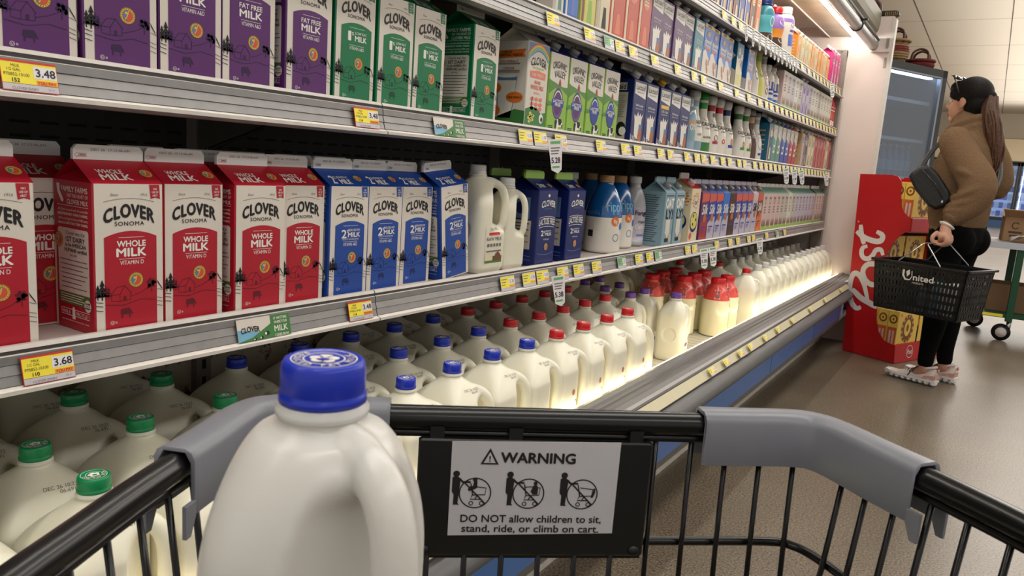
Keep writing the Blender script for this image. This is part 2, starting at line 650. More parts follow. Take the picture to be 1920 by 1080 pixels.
# ------------------------------------------------------------------ refrigerated multideck case
Y0, Y1 = -1.3, 5.42
case = thing('display_case', 'long open refrigerated dairy case with grey bumper and white end panel', 'refrigerated case', (-1.1, 2.0, 0))
CO = Vector((-1.1, 2.0, 0))
def cpart(mb, name, label=None):
    mb.v = [(p[0] - CO.x, p[1] - CO.y, p[2] - CO.z) for p in mb.v]
    o = mb.build(name, case)
    if label: o['label'] = label
    return o
def extrude_xz(mb, prof, y0, y1, k, closed=True, ks=None):
    n = len(prof)
    v = [(x, y0, z) for x, z in prof] + [(x, y1, z) for x, z in prof]
    rng = n if closed else n - 1
    if ks is None:
        mb.add(v, [(i, (i + 1) % n, n + (i + 1) % n, n + i) for i in range(rng)], k)
    else:
        for i in range(rng):
            j = (i + 1) % n
            mb.add([v[i], v[j], v[n + j], v[n + i]], [(0, 1, 2, 3)], ks[i])
    if closed:
        mb.add(v, [tuple(range(n - 1, -1, -1)), tuple(range(n, 2 * n))], k)

b = MB()
b.box(-1.56, -1.47, Y0, Y1, 0.30, 2.12, 'case_shaded')
for z in (0.835, 0.862, 1.03, 1.055, 1.30, 1.33, 1.56, 1.59):
    y = Y0 + 0.05
    while y < Y1 - 0.1:
        b.add([(-1.4695, y, z), (-1.4695, y + 0.034, z), (-1.4695, y + 0.034, z + 0.005), (-1.4695, y, z + 0.005)], [(0, 1, 2, 3)], 'slot_black')
        y += 0.05
for z in (0.90, 0.96, 1.10, 1.36):
    b.box(-1.4705, -1.466, Y0, Y1, z, z + 0.004, 'slot_black')
cpart(b, 'back_panel', 'slotted back panel coloured dark for shelf shadow')
b = MB(); b.box(-1.47, -1.455, Y0, Y1, 0.34, 0.775, 'panel_rusty')
for z in (0.70, 0.655):
    y = Y0 + 0.05
    while y < Y1 - 0.1:
        b.add([(-1.4545, y, z), (-1.4545, y + 0.012, z), (-1.4545, y + 0.012, z + 0.01), (-1.4545, y, z + 0.01)], [(0, 1, 2, 3)], 'slot_black')
        y += 0.03
cpart(b, 'lower_back_panel', 'dirty pale perforated lower back panel')
for yj in (-0.14, 1.013, 2.165, 3.317, 4.469, 5.385):
    b = MB()
    b.box(-1.47, -1.435, yj - 0.018, yj + 0.018, 0.36, 1.95, 'case_frame')
    z = 0.42
    while z < 1.9:
        b.add([(-1.4345, yj - 0.005, z), (-1.4345, yj + 0.005, z), (-1.4345, yj + 0.005, z + 0.022), (-1.4345, yj - 0.005, z + 0.022)], [(0, 1, 2, 3)], 'slot_black')
        z += 0.04
    cpart(b, 'slotted_upright')
b = MB()
b.box(-1.47, -0.80, Y0, Y1, 0.33, 0.36, 'deck_cream')
y = Y0
while y < Y1:
    b.box(-1.44, -0.82, y, y + 0.004, 0.3595, 0.3608, 'pale_grey')
    y += 0.05
cpart(b, 'bottom_deck')
b = MB()
prof = [(-0.800, 0.33), (-0.800, 0.452), (-0.778, 0.462), (-0.762, 0.460), (-0.757, 0.455), (-0.745, 0.456), (-0.742, 0.452), (-0.728, 0.453), (-0.722, 0.450), (-0.705, 0.447), (-0.697, 0.442), (-0.695, 0.436), (-0.70, 0.40), (-0.72, 0.33)]
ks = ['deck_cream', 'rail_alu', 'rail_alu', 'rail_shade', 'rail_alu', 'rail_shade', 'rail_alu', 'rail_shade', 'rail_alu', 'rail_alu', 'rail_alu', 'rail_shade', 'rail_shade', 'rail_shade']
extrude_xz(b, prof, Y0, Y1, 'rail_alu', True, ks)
cpart(b, 'front_rail', 'ribbed grey metal front rail')
b = MB()
extrude_xz(b, [(-0.697, 0.434), (-0.676, 0.408), (-0.68, 0.402), (-0.70, 0.428)], Y0, Y1 - .34, 'strip_cream')
cpart(b, 'ticket_strip', 'cream plastic ticket strip')
b = MB()
prof = [(-0.70, 0.405)] + [(-0.700 + 0.052 * math.sin(PI * t / 10) ** 0.7, 0.405 - 0.085 * t / 10) for t in range(1, 10)] + [(-0.70, 0.318)]
extrude_xz(b, prof, Y0, Y1 - .34, 'bumper')
for i in range(len(b.sm)): b.sm[i] = i < 9
cpart(b, 'bumper', 'dark grey rounded bumper')
b = MB()
b.box(-0.76, -0.695, Y0, Y1 - .34, 0.226, 0.32, 'kick_blue')
y = Y0
while y < Y1 - .36:
    b.box(-0.7, -0.6945, y, y + 0.003, 0.228, 0.318, 'ink_blue')
    y += 0.91
cpart(b, 'kick_band', 'blue lower band')
b = MB()
b.box(-1.5, -0.86, Y0, Y1, 0.0, 0.33, 'kick_grey')
b.box(-0.86, -0.70, Y0, Y1, 0.20, 0.228, 'kick_grey')
cpart(b, 'base')
b = MB(); b.box(-0.862, -0.846, Y0, Y1, 0.0, 0.02, 'base_white'); cpart(b, 'base_moulding', 'white moulding along the floor')
b = MB(); b.box(-0.8045, -0.7995, Y0 + 0.05, Y1 - 0.02, 0.440, 0.451, 'led_glow'); cpart(b, 'led_strip', 'glowing strip under the front rail')
# canopy
b = MB()
b.box(-1.56, -0.78, Y0, Y1, 2.06, 2.11, 'case_inner')
b.box(-1.49, -1.45, Y0, Y1, 1.75, 2.06, 'case_inner')
cpart(b, 'canopy')
b = MB()
b.box(-1.060, -0.905, Y0, Y1, 1.997, 2.01, 'case_dirty')
b.box(-1.066, -1.058, Y0, Y1, 1.990, 2.06, 'case_inner')
b.box(-0.915, -0.908, Y0, Y1, 1.985, 2.012, 'case_inner')
cpart(b, 'light_tray', 'dusty beige panel under the canopy')
b = MB(); b.tube([(-0.893, Y0 + 0.1, 1.978), (-0.893, Y1 - 0.03, 1.978)], 0.011, 'tube_glow', 12); cpart(b, 'light_tube', 'bright white fluorescent tube')
b = MB()
b.tube([(-0.790, Y0, 1.938), (-0.790, Y1, 1.938)], 0.030, 'roll_silver', 20)
b.tube([(-0.765, Y0, 1.972), (-0.765, Y1, 1.972)], 0.008, 'black_plastic', 8)
cpart(b, 'night_curtain_roll', 'silver rolled night curtain')
for yy in (0.6, 2.4, 3.55, 4.72):
    b = MB()
    b.tube([(-0.790 + 0.033 * math.cos(a), yy, 1.938 + 0.033 * math.sin(a)) for a in [PI * 2 * i / 16 for i in range(17)]], 0.004, 'black_plastic', 6)
    b.box(-0.768, -0.735, yy - 0.012, yy + 0.012, 1.960, 1.968, 'black_plastic')
    cpart(b, 'curtain_clip', 'black clip')
b = MB()
extrude_xz(b, [(-0.885, 1.995), (-0.83, 1.985), (-0.795, 2.0), (-0.775, 2.03), (-0.768, 2.07), (-0.768, 2.14), (-0.79, 2.14), (-0.79, 2.06), (-0.885, 2.06)], Y0, Y1 - 0.0, 'hood_olive')
cpart(b, 'hood', 'olive grey rounded hood')
# end panel
b = MB()
b.prism([(-1.6, 5.42, 0.0), (-0.70, 5.42, 0.0), (-0.68, 5.42, 0.05), (-0.68, 5.42, 2.10), (-0.69, 5.42, 2.115), (-1.6, 5.42, 2.115)], (0, 0.075, 0), 'case_white')
b.box(-0.7, -0.676, 5.418, 5.497, 0.02, 2.10, 'rail_white')
b.box(-0.714, -0.702, 5.412, 5.42, 1.80, 1.86, 'case_frame')
b.box(-0.714, -0.702, 5.412, 5.42, 1.92, 1.98, 'case_frame')
b.box(-0.80, -0.69, 5.405, 5.42, 1.895, 1.90, 'rail_white')
cpart(b, 'end_panel', 'white end panel')
b = MB()
b.box(-0.998, -0.935, 5.365, 5.42, 0.50, 1.905, 'case_frame')
b.box(-1.10, -0.935, 5.385, 5.42, 1.865, 1.905, 'case_frame')
for z in (1.89, 1.80, 1.4, 1.0):
    b.lathe([(0.006, 0), (0.006, 0.004)], 'rail_shade', 8, c=(-0.965, 5.362, z))
cpart(b, 'end_frame', 'grey metal frame strip')

# ------------------------------------------------------------------ shelves with price rails
SH = {'A': (1.125, 'second shelf from the top of the near stack', 'middle-upper shelf'), 'B': (0.788, '', 'lower shelf'), 'C': (1.397, '', 'upper shelf'), 'D': (1.645, '', 'top shelf')}
SHN = {'A': 'shelf under the purple and green milk cartons', 'B': 'shelf under the red and blue milk cartons', 'C': 'shelf under the almond drink cartons', 'D': 'topmost shelf under the canopy light'}
JOINTS = [-1.29, -0.14, 1.013, 2.165, 3.317, 4.469, 5.36]
def make_shelf(s, i):
    z = SH[s][0]
    y0, y1 = JOINTS[i], JOINTS[i + 1] - 0.002
    L = y1 - y0
    end = ['out of view at the near end', 'nearest section', 'second section along', 'third section along', 'fourth section along', 'last section before the end panel'][i]
    r = thing('refrigerator_shelf', 'grey metal %s, %s' % (SHN[s], end), 'shelf', (-0.93, y0, z), 0, 'price-railed shelves of the dairy case')
    b = MB()
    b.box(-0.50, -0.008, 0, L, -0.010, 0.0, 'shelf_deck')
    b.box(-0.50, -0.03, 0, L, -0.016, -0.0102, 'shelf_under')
    b.build('shelf_deck', r)
    b = MB()
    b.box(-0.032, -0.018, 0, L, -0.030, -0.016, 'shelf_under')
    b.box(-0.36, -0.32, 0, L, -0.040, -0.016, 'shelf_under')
    b.build('shelf_beam', r)
    b = MB()
    prof = [(-0.014, 0.0), (-0.012, 0.008), (-0.002, 0.009), (0.001, 0.004), (0.0000, -0.001), (0.0025, -0.002), (0.0035, -0.012), (0.0022, -0.013), (0.0065, -0.024), (0.0052, -0.025), (0.0092, -0.036), (0.0085, -0.037), (0.0165, -0.040), (0.0165, -0.045), (0.0, -0.049), (-0.02, -0.049)]
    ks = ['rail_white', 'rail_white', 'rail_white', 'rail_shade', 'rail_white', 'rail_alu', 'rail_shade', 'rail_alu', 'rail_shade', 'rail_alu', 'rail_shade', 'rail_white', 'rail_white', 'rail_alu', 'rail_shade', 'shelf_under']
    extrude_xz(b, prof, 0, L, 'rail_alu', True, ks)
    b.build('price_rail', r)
    for yy in (0.006, L - 0.012):
        b = MB()
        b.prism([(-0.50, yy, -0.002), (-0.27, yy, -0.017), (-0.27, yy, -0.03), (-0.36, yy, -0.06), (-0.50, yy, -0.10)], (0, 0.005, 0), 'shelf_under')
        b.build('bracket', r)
for s in 'ABCD':
    for i in range(1, 6):
        make_shelf(s, i)
# ------------------------------------------------------------------ products: gable-top cartons
E0 = 0.0004
class Kind:
    # one prototype with its parts; the first placement uses the prototype itself
    def __init__(s, root):
        s.root, s.used = root, False
    def place(s, loc, rz=0.0, label=None, cat=None, group=None, scale=None):
        loc = (loc[0], loc[1], loc[2] + 0.0008)
        if not s.used:
            s.used = True
            o = s.root
            o.location = loc
            o.rotation_euler = (0, 0, rz)
            if scale: o.scale = scale
            if label: o['label'] = label
            if group: o['group'] = group
            if cat: o['category'] = cat
            return o
        o = dup(s.root, loc, rz, label, group, scale or (1, 1, 1))
        if cat: o['category'] = cat
        return o

def carton(name, w, d, hb, hr, hf, kf, ks, kr, kfin, art=None, cap=None, fin_band=None):
    r = thing(name, name, 'carton')
    b = MB()
    c = 0.002
    x, y = d / 2, w / 2
    ring = [(x, -y + c), (x, y - c), (x - c, y), (-x + c, y), (-x, y - c), (-x, -y + c), (-x + c, -y), (x - c, -y)]
    kk = [kf, kf, ks, ks, kf, kf, ks, ks]
    for i in range(8):
        p, q = ring[i], ring[(i + 1) % 8]
        b.add([(p[0], p[1], 0), (q[0], q[1], 0), (q[0], q[1], hb), (p[0], p[1], hb)], [(0, 1, 2, 3)], kk[i])
    b.add([(p[0], p[1], 0) for p in ring], [tuple(range(7, -1, -1))], ks)
    b.add([(p[0], p[1], hb - 0.001) for p in ring], [tuple(range(8))], ks)
    g, t = MB(), MB()
    e = 0.003
    zt = hb + hr
    g.add([(x, -y, hb), (x, y, hb), (e, y, zt), (e, -y, zt)], [(0, 1, 2, 3)], kr)
    g.add([(-x, -y, hb), (-x, y, hb), (-e, y, zt), (-e, -y, zt)], [(3, 2, 1, 0)], kr)
    for sg in (-1, 1):
        A, B, I = (x, sg * y, hb), (-x, sg * y, hb), (0, sg * (y - 0.40 * w), zt - 0.001)
        g.add([A, B, I, (e, sg * y, zt), (-e, sg * y, zt)], [(0, 1, 2), (0, 2, 3), (1, 4, 2)], ks)
    c2 = 0.006
    pr = [(-y + 0.001, 0), (y - 0.001, 0), (y - 0.001, hf - c2), (y - c2, hf), (-y + c2, hf), (-y + 0.001, hf - c2)]
    t.prism([(-e, u, zt + v) for u, v in pr], (2 * e, 0, 0), kfin)
    Ls = math.hypot(x - e, hr)
    F = lambda u, v: (x + E0, u, v)
    S = lambda u, v: (u, -y - E0, v)
    nx, nz = hr / Ls * E0, (x - e) / Ls * E0
    R = lambda u, s_: (x + (e - x) * s_ / Ls + nx, u, hb + hr * s_ / Ls + nz)
    T = lambda u, v: (e + E0, u, zt + v)
    if fin_band:
        t.rect(-y + 0.001, y - 0.001, 0.0, hf * 0.45, T, fin_band)
    if art: art(b, g, t, F, S, R, T, w, d, hb, Ls, hf)
    b.build('carton_body', r)
    g.build('gable_top', r)
    t.build('top_seal', r)
    if cap:
        q = MB()
        q.lathe([(0.0150, -0.004), (0.0150, 0.001), (0.0135, 0.001), (0.0135, 0.003), (0.0145, 0.003), (0.0142, 0.014), (0.0125, 0.0155), (0.0, 0.0155)], cap, 18)
        o = q.build('spout_cap', r)
        o.location = (x * 0.5 + nx, 0, hb + hr * 0.5 + nz)
        o.rotation_euler = (0, math.atan2(hr, x - e), 0)
    return Kind(r)

def arch_panel(u0, u1, v0, v1, rise, n=10):
    p = [(u0, v0), (u1, v0)]
    for i in range(n + 1):
        t = i / n
        p.append((u1 + (u0 - u1) * t, v1 + rise * (1 - (2 * t - 1) ** 2)))
    return p

def seal(b, F, u, v, r):
    b.disc(u, v, r, r, F, 'gold', 24)
    G = lift(F, 0.0002)
    b.ring(u, v, r * 0.98, r * 0.05, G, 'ink_black', 24)
    for i in range(18):
        a = i * PI / 9
        b.disc(u + r * .8 * math.cos(a), v + r * .8 * math.sin(a), r * .06, r * .06, G, 'ink_black', 5)
    b.disc(u, v, r * 0.68, r * 0.68, lift(F, .00015), 'ink_black', 20)
    b.disc(u, v, r * 0.64, r * 0.64, G, 'seal_blue', 20)
    b.disc(u - r * .2, v + r * .3, r * .2, r * .16, lift(F, .0003), 'gold', 8)
    G2 = lift(F, 0.0003)
    b.shape([(u + r * 0.66 * math.cos(a), v + r * 0.66 * math.sin(a)) for a in [(-110 + 20 * i) * PI / 180 for i in range(10)]], G2, 'seal_red')
    b.stroke([(u - r * .35, v - r * .5), (u - r * .05, v), (u + r * .1, v + r * .6)], r * 0.12, lift(F, 0.0004), 'gold')

def lift(F, e):
    # frame moved a hair off the surface along its normal
    a, b_, c = Vector(F(0, 0)), Vector(F(1e-2, 0)), Vector(F(0, 1e-2))
    n = (b_ - a).cross(c - a).normalized() * e
    return lambda u, v: tuple(Vector(F(u, v)) + n)

def conifer(b, F, u, v, h, k):
    for i in range(3):
        z = v + h * (0.1 + 0.28 * i)
        ww = h * (0.28 - 0.07 * i)
        b.shape([(u - ww, z), (u + ww, z), (u, z + h * 0.36)], F, k)
    b.stroke([(u, v - h * .1), (u, v + h * 0.3)], h * 0.07, F, k)

def farm(b, F, y, hb, k, kw):
    # line drawing of a barn, fields, trees and a grazing cow along the foot of the front
    G = lift(F, 0.0003)
    for u, h in ((-0.92, .075), (-.80, .10), (-.70, .07), (-.62, .06)):
        conifer(b, G, u * y, hb * 0.245, hb * h * 1.25, 'ink_black' if u < -.72 else kw)
    st = lambda pts, t=0.0008, kk=kw: b.stroke([(u * y, v * hb) for u, v in pts], t, G, kk)
    st([(-.56, .262), (-.40, .312), (-.17, .318), (0.03, .262)])
    st([(-.17, .318), (-.31, .262)])
    st([(-.56, .262), (-.31, .262)])
    st([(-.31, .262), (-.31, .215), (.0, .22), (.0, .27)])
    st([(-.54, .262), (-.54, .22), (-.31, .215)])
    b.rect(-.21 * y, -.13 * y, .218 * hb, .248 * hb, G, kw)
    st([(.0, .24), (.3, .262), (.6, .30), (.72, .30)])
    st([(-.7, .2), (-.2, .185), (.3, .215), (.72, .2)])
    for i in range(16):
        a = random.random() * 6.28
        rr = random.random() ** .5
        b.disc((.62 + .14 * rr * math.cos(a)) * y, (.315 + .035 * rr * math.sin(a)) * hb, .05 * y, .011 * hb, G, kw if i % 3 else kw, 6)
    st([(.62, .30), (.62, .255)], .0012)
    b.shape([(u * y, v * hb) for u, v in [(-.3, .13), (-.28, .16), (-.05, .165), (.0, .15), (.06, .12), (.02, .118), (-.02, .135), (-.02, .095), (-.05, .095), (-.06, .12), (-.22, .12), (-.24, .095), (-.27, .095), (-.27, .125)]], G, kw)
    for v in (.215, .19, .16):
        st([(.78, v), (.95, v - .012)], .0006, 'ink_black')
        st([(-.98, v + .01), (-.78, v)], .0009, 'ink_black')
    for q in range(7):
        st([(.79 + .02 * q, .335 - .008 * q), (.82 + .02 * q, .312 - .007 * q)], .0007, 'ink_black')
    st([(.79, .275), (.97, .262)], .0006, 'ink_black')

def clover_art(kc, kink, title, vit, roof_lines):
    def art(b, g, t, F, S, R, T, w, d, hb, Ls, hf):
        y = w / 2
        G = lift(F, 0.0002)
        # front
        b.shape(arch_panel(-.72 * y, .78 * y, 0.012 * hb, .648 * hb, .04 * hb), F, kc)
        b.text('CLOVER', F, 0, .825 * hb, .085 * hb, 'ink_black', w=1.42 * y, bold=0.036, arc=.045 * hb, space=1.08)
        b.text('SONOMA', F, 0, .738 * hb, .028 * hb, 'ink_black', w=.84 * y, space=1.15, bold=.005)
        b.stroke([(u * y, (.905 - .045 * u * u) * hb) for u in [-.72 + .144 * i for i in range(11)]], .0006, F, 'ink_grey')
        b.text('Since', F, -.42 * y, .93 * hb, .018 * hb, 'ink_grey', shear=.3)
        b.text('1916', F, .42 * y, .93 * hb, .018 * hb, 'ink_grey', shear=.3)
        b.shape([(.58 * y, hb - .0005), (.88 * y, hb - .0005), (.9 * y, .90 * hb), (.76 * y, .91 * hb), (.62 * y, .90 * hb)], F, kc)
        for i, s_ in enumerate(('NO', 'USE OF', 'rBST')):
            b.text(s_, G, .75 * y, (.968 - .022 * i) * hb, .014 * hb, 'white_ink', w=(.11, .19, .15)[i] * y, bold=.01)
        for s_, cx, cy, h, ww, bo in title:
            b.text(s_, G, (.04 + cx) * y, cy * hb, h * hb, 'white_ink', w=ww * y if ww else None, bold=bo)
        b.stroke([(-.32 * y, .645 * hb), (.42 * y, .645 * hb)], .0005, G, 'white_ink')
        b.stroke([(-.32 * y, .50 * hb), (.42 * y, .50 * hb)], .0005, G, 'white_ink')
        b.text(vit, G, .05 * y, .475 * hb, .028 * hb, 'white_ink', w=(.68 if len(vit) < 10 else .72) * y)
        seal(b, G, .16 * y, .352 * hb, .052 * hb)
        farm(b, F, y, hb, kink, kink)
        b.ring(-.53 * y, .072 * hb, .014 * hb, .002 * hb, G, 'white_ink', 14)
        b.text('U', G, -.53 * y, .072 * hb, .014 * hb, 'white_ink')
        b.text('D', G, -.42 * y, .072 * hb, .012 * hb, 'white_ink', bold=.02)
        # left side
        z = lambda f: f * hb
        x = d / 2
        LS = lift(S, 0.0002)
        b.shape([(-.78 * x, z(.975)), (-.62 * x, z(.975)), (-.62 * x, z(.93)), (-.42 * x, z(.87)), (-.45 * x, z(.855)), (-.55 * x, z(.855)), (-.74 * x, z(.92))], S, 'white_ink')
        b.text('FAMILY FARMS', S, .12 * x, z(.945), z(.036), 'white_ink', w=1.32 * x, bold=.012)
        b.text('ARE THE HEART OF', S, .27 * x, z(.903), z(.024), 'white_ink', w=1.05 * x)
        b.text('CLOVER MILK', S, .27 * x, z(.863), z(.03), 'white_ink', w=1.05 * x, bold=.008)
        b.stroke([(-.75 * x, z(.835)), (.8 * x, z(.835))], .0006, S, 'white_ink')
        for i, s_ in enumerate(('At Clover we work with 30 sustainable', 'INDEPENDENT FAMILY FARMS.', 'with an average herd size of 400 cows,', 'these are NOT FACTORY FARMS.')):
            b.text(s_, S, .02 * x, z(.808 - .03 * i), z(.017), 'white_ink', w=1.5 * x, bold=.004 if i % 2 else 0)
        b.shape([(-.78 * x, z(.25)), (.78 * x, z(.25)), (.78 * x, z(.67)), (.72 * x, z(.685)), (-.72 * x, z(.685)), (-.78 * x, z(.67))], S, 'carton_white')
        seal(b, LS, -.72 * x, z(.60), z(.052))
        for s_, cy, h, ww, bo in (('Clover was the', .655, .026, .95, 0), ('1ST DAIRY', .613, .034, .95, .015), ('to be AMERICAN', .575, .026, 1.05, .006), ('HUMANE certified', .54, .026, 1.12, .006)):
            b.text(s_, LS, .12 * x, z(cy), z(h), 'ink_black', w=ww * x, bold=bo)
        b.text('SINCE 2000', LS, 0, z(.505), z(.012), 'ink_black')
        for i, L in enumerate((1.3, 1.35, 1.1, 1.3, 1.2, 1.0, 1.25)):
            b.rect(-.62 * x, (-.62 + L) * x, z(.468 - .031 * i), z(.474 - .031 * i), LS, 'ink_grey')
            b.disc(-.68 * x, z(.471 - .031 * i), .0007, .0007, LS, 'ink_black', 6)
        b.rect(-.78 * x, .78 * x, z(.17), z(.25), S, 'label_green')
        for i in range(4):
            b.rect(-.70 * x, (.5 - .1 * (i % 2)) * x, z(.232 - .016 * i), z(.237 - .016 * i), LS, 'white_ink')
        G3 = lift(S, .0004)
        b.disc(.68 * x, z(.185), z(.042), z(.042), G3, 'carton_white', 20)
        G4 = lift(S, .0006)
        b.text('CLOVER', G4, .68 * x, z(.203), z(.012), 'ink_black', bold=.01)
        b.text('Promise of', G4, .68 * x, z(.187), z(.009), 'ink_black')
        b.text('EXCELLENCE', G4, .68 * x, z(.171), z(.010), 'ink_black', w=z(.066), bold=.01)
        b.stroke([(-.72 * x, z(.135)), (.74 * x, z(.135)), (.70 * x, z(.115)), (.74 * x, z(.092)), (-.72 * x, z(.092)), (-.72 * x, z(.135))], .0007, S, 'white_ink')
        b.text('RINSE &', S, -.46 * x, z(.113), z(.024), 'white_ink', w=.44 * x)
        b.text('RECYCLE', S, .36 * x, z(.113), z(.024), 'white_ink', w=.56 * x)
        b.rect(-.13 * x, .02 * x, z(.07), z(.14), LS, 'white_ink')
        b.rect(-.11 * x, .0 * x, z(.14), z(.152), LS, 'white_ink')
        b.text('visit cloversonoma.com for more', S, 0, z(.058), z(.012), 'white_ink', w=1.4 * x)
        # a narrow strip of the back's white panel wraps the rear edge
        b.rect(-x + .001, -x + .006, z(0.0), z(.62), S, 'carton_white')
        # roof and fin
        for s_, cx, cy, h, ww, bo in roof_lines:
            g.text(s_, R, cx * y, cy * Ls, h * Ls, 'white_ink', w=ww * y, bold=bo)
        GR = lift(R, .0002)
        seal(g, GR, .74 * y, .45 * Ls, .0088)
        b2 = T
        t.text('DEC 26  17:12 06-691', b2, .04 * y, hf * .68, .0032, 'ink_grey', w=1.1 * y)
        t.stroke([(-.94 * y, .0058), (-.88 * y, .009), (-.88 * y, .0078), (-.62 * y, .0078), (-.62 * y, .0038), (-.88 * y, .0038), (-.88 * y, .0026), (-.94 * y, .0058)], .0004, b2, kc)
        t.text('OPEN', b2, -.745 * y, .0058, .0026, kc, bold=.01)
    return art

ROOF_W = [('WHOLE', -.28, .50, .17, .72, .012), ('MILK', -.2, .27, .24, .86, .025)]
t_whole = [('WHOLE', 0, .603, .04, .82, .028), ('MILK', 0, .545, .055, .84, .038)]
t_two = [('2', -.32, .572, .075, .24, .02), ('%', -.14, .595, .028, None, .01), ('REDUCED FAT', .20, .605, .02, .62, .008), ('MILK', .20, .563, .042, .62, .03), ('44% LESS FAT THAN REGULAR MILK', .02, .522, .014, .86, 0)]
t_one = [('1', -.36, .575, .075, .13, .03), ('%', -.2, .595, .028, None, .01), ('LOW FAT', .20, .605, .022, .58, .008), ('MILK', .20, .56, .045, .58, .03)]
t_ff = [('FAT FREE', 0, .603, .036, .84, .015), ('MILK', 0, .548, .052, .82, .032)]
ROOF_2 = [('2', -.6, .36, .42, .2, .02), ('%', -.42, .48, .14, .13, .01), ('REDUCED FAT', -.02, .50, .11, .56, .01), ('MILK', -.02, .26, .26, .56, .03)]
ROOF_1 = [('1', -.6, .36, .42, .12, .03), ('%', -.42, .48, .14, .13, .01), ('LOW FAT', -.02, .50, .12, .56, .01), ('MILK', -.02, .26, .26, .56, .03)]
ROOF_F = [('FAT FREE', -.22, .50, .17, .8, .012), ('MILK', -.2, .27, .24, .8, .025)]
W, HB, HR, HF = 0.0955, 0.196, 0.028, 0.019
K = {}
K['whole'] = carton('milk_carton', W, W, HB, HR, HF, 'carton_white', 'carton_red', 'carton_red', 'cap_white', clover_art('carton_red', 'ink_red', t_whole, 'VITAMIN D', ROOF_W))
K['two'] = carton('milk_carton', W, W, HB, HR, HF, 'carton_white', 'carton_blue', 'carton_blue', 'cap_white', clover_art('carton_blue', 'ink_blue', t_two, 'VITAMIN A&D', ROOF_2))
K['lowfat'] = carton('milk_carton', W, W, HB, HR, HF, 'carton_white', 'carton_green', 'carton_green', 'cap_white', clover_art('carton_green', 'ink_green', t_one, 'VITAMIN A&D', ROOF_1))
K['fatfree'] = carton('milk_carton', W, W, HB, HR, HF, 'carton_white', 'carton_purple', 'carton_purple', 'cap_white', clover_art('carton_purple', 'ink_purple', t_ff, 'VITAMIN A&D', ROOF_F))

def art_orgval(kb):
    def art(b, g, t, F, S, R, T, w, d, hb, Ls, hf):
        y = w / 2
        G, G2 = lift(F, .0002), lift(F, .0004)
        hill = [(-y + .001, .001), (y - .001, .001), (y - .001, .60 * hb)] + [(u * y, (.58 + .035 * math.sin(3.1 * u + 1.2)) * hb) for u in (.8, .5, .2, -.1, -.4, -.7, -.9)] + [(-y + .001, .62 * hb)]
        b.shape(hill, F, 'lime')
        b.shape([(-y + .001, .40 * hb), (y - .001, .42 * hb), (y - .001, .60 * hb), (.5 * y, .595 * hb), (.2 * y, .6 * hb), (-.3 * y, .63 * hb), (-.8 * y, .65 * hb), (-y + .001, .67 * hb)], G, 'lime_dark')
        b.shape([(-y + .001, .38 * hb), (y - .001, .35 * hb), (y - .001, .50 * hb), (.3 * y, .565 * hb), (-.4 * y, .56 * hb), (-y + .001, .48 * hb)], lift(F, .0003), 'lime')
        b.text('ORGANIC', F, 0, .865 * hb, .085 * hb, 'ink_black', w=1.42 * y, arc=.028 * hb, bold=.002)
        b.text('VALLEY', F, 0.06 * y, .755 * hb, .085 * hb, 'ink_black', w=1.16 * y, arc=.024 * hb, bold=.002)
        b.shape([(.1 * y, .70 * hb), (.21 * y, .645 * hb), (.23 * y, .6 * hb), (0.0 * y, .6 * hb), (0.01 * y, .645 * hb)], lift(F, .0005), 'crimson')
        b.disc(.0 * y, .375 * hb, .53 * y, .195 * hb, G2, 'ink_violet' if kb == 'carton_purple' else 'royal', 28)
        b.ring(0, 0, 1, 0.05, lambda u, v: lift(F, .0006)(u * .53 * y, .375 * hb + v * .195 * hb), 'ink_blue', 28)
        b.ring(0, 0, .85, 0.1, lambda u, v: lift(F, .0006)(u * .53 * y, .375 * hb + v * .195 * hb), 'white_ink', 28, PI * .15, PI * .85)
        b.disc(.0 * y, .375 * hb, .40 * y, .150 * hb, lift(F, .0006), kb, 24)
        b.shape([(-.6 * y, .335 * hb), (.6 * y, .335 * hb), (.62 * y, .42 * hb), (.3 * y, .435 * hb), (-.3 * y, .435 * hb), (-.62 * y, .42 * hb)], lift(F, .0008), 'royal')
        b.text('LACTOSE', lift(F, .001), 0, .405 * hb, .04 * hb, 'white_ink', w=1.0 * y, bold=.025)
        b.text('FREE', lift(F, .001), 0, .36 * hb, .04 * hb, 'white_ink', w=.56 * y, bold=.025)
        # black and white cow
        C = lift(F, .0005)
        q = lambda pts, k, f=C: b.shape([(u * y, v * hb) for u, v in pts], f, k)
        q([(-.1, .13), (-.05, .175), (.35, .185), (.62, .165), (.7, .10), (.68, .03), (.58, .03), (.56, .085), (.2, .075), (.18, .02), (.08, .02), (.06, .08), (-.04, .10)], 'white_ink')
        q([(.15, .19), (.5, .185), (.6, .15), (.45, .10), (.25, .11)], 'ink_black', lift(F, .0007))
        q([(-.15, .15), (-.02, .18), (.08, .15), (.02, .09), (-.06, .05), (-.13, .06)], 'ink_black', lift(F, .0007))
        q([(.56, .11), (.7, .12), (.68, .06), (.6, .06)], 'ink_black', lift(F, .0007))
        for i in range(3):
            b.rect(-.85 * y, -.35 * y, (.075 - .022 * i) * hb, (.088 - .022 * i) * hb, lift(F, .0004), 'ink_green')
        b.disc(-.85 * y, .36 * hb, .24 * y, .03 * hb, lift(F, .0004), 'lime_dark', 10)
        t.rect(-.2 * y, .8 * y, hf * .1, hf * .45, lift(T, .0003), 'white_ink')
    return art
K['orgval_p'] = carton('organic_milk_carton', W, W, 0.190, 0.03, 0.02, 'carton_white', 'lime', 'carton_navy', 'cap_white', art_orgval('carton_purple'), 'cap_grey', 'carton_navy')
K['orgval_b'] = carton('organic_milk_carton', W, W, 0.190, 0.03, 0.02, 'carton_white', 'lime', 'carton_navy', 'cap_white', art_orgval('royal'), 'cap_grey', 'carton_navy')

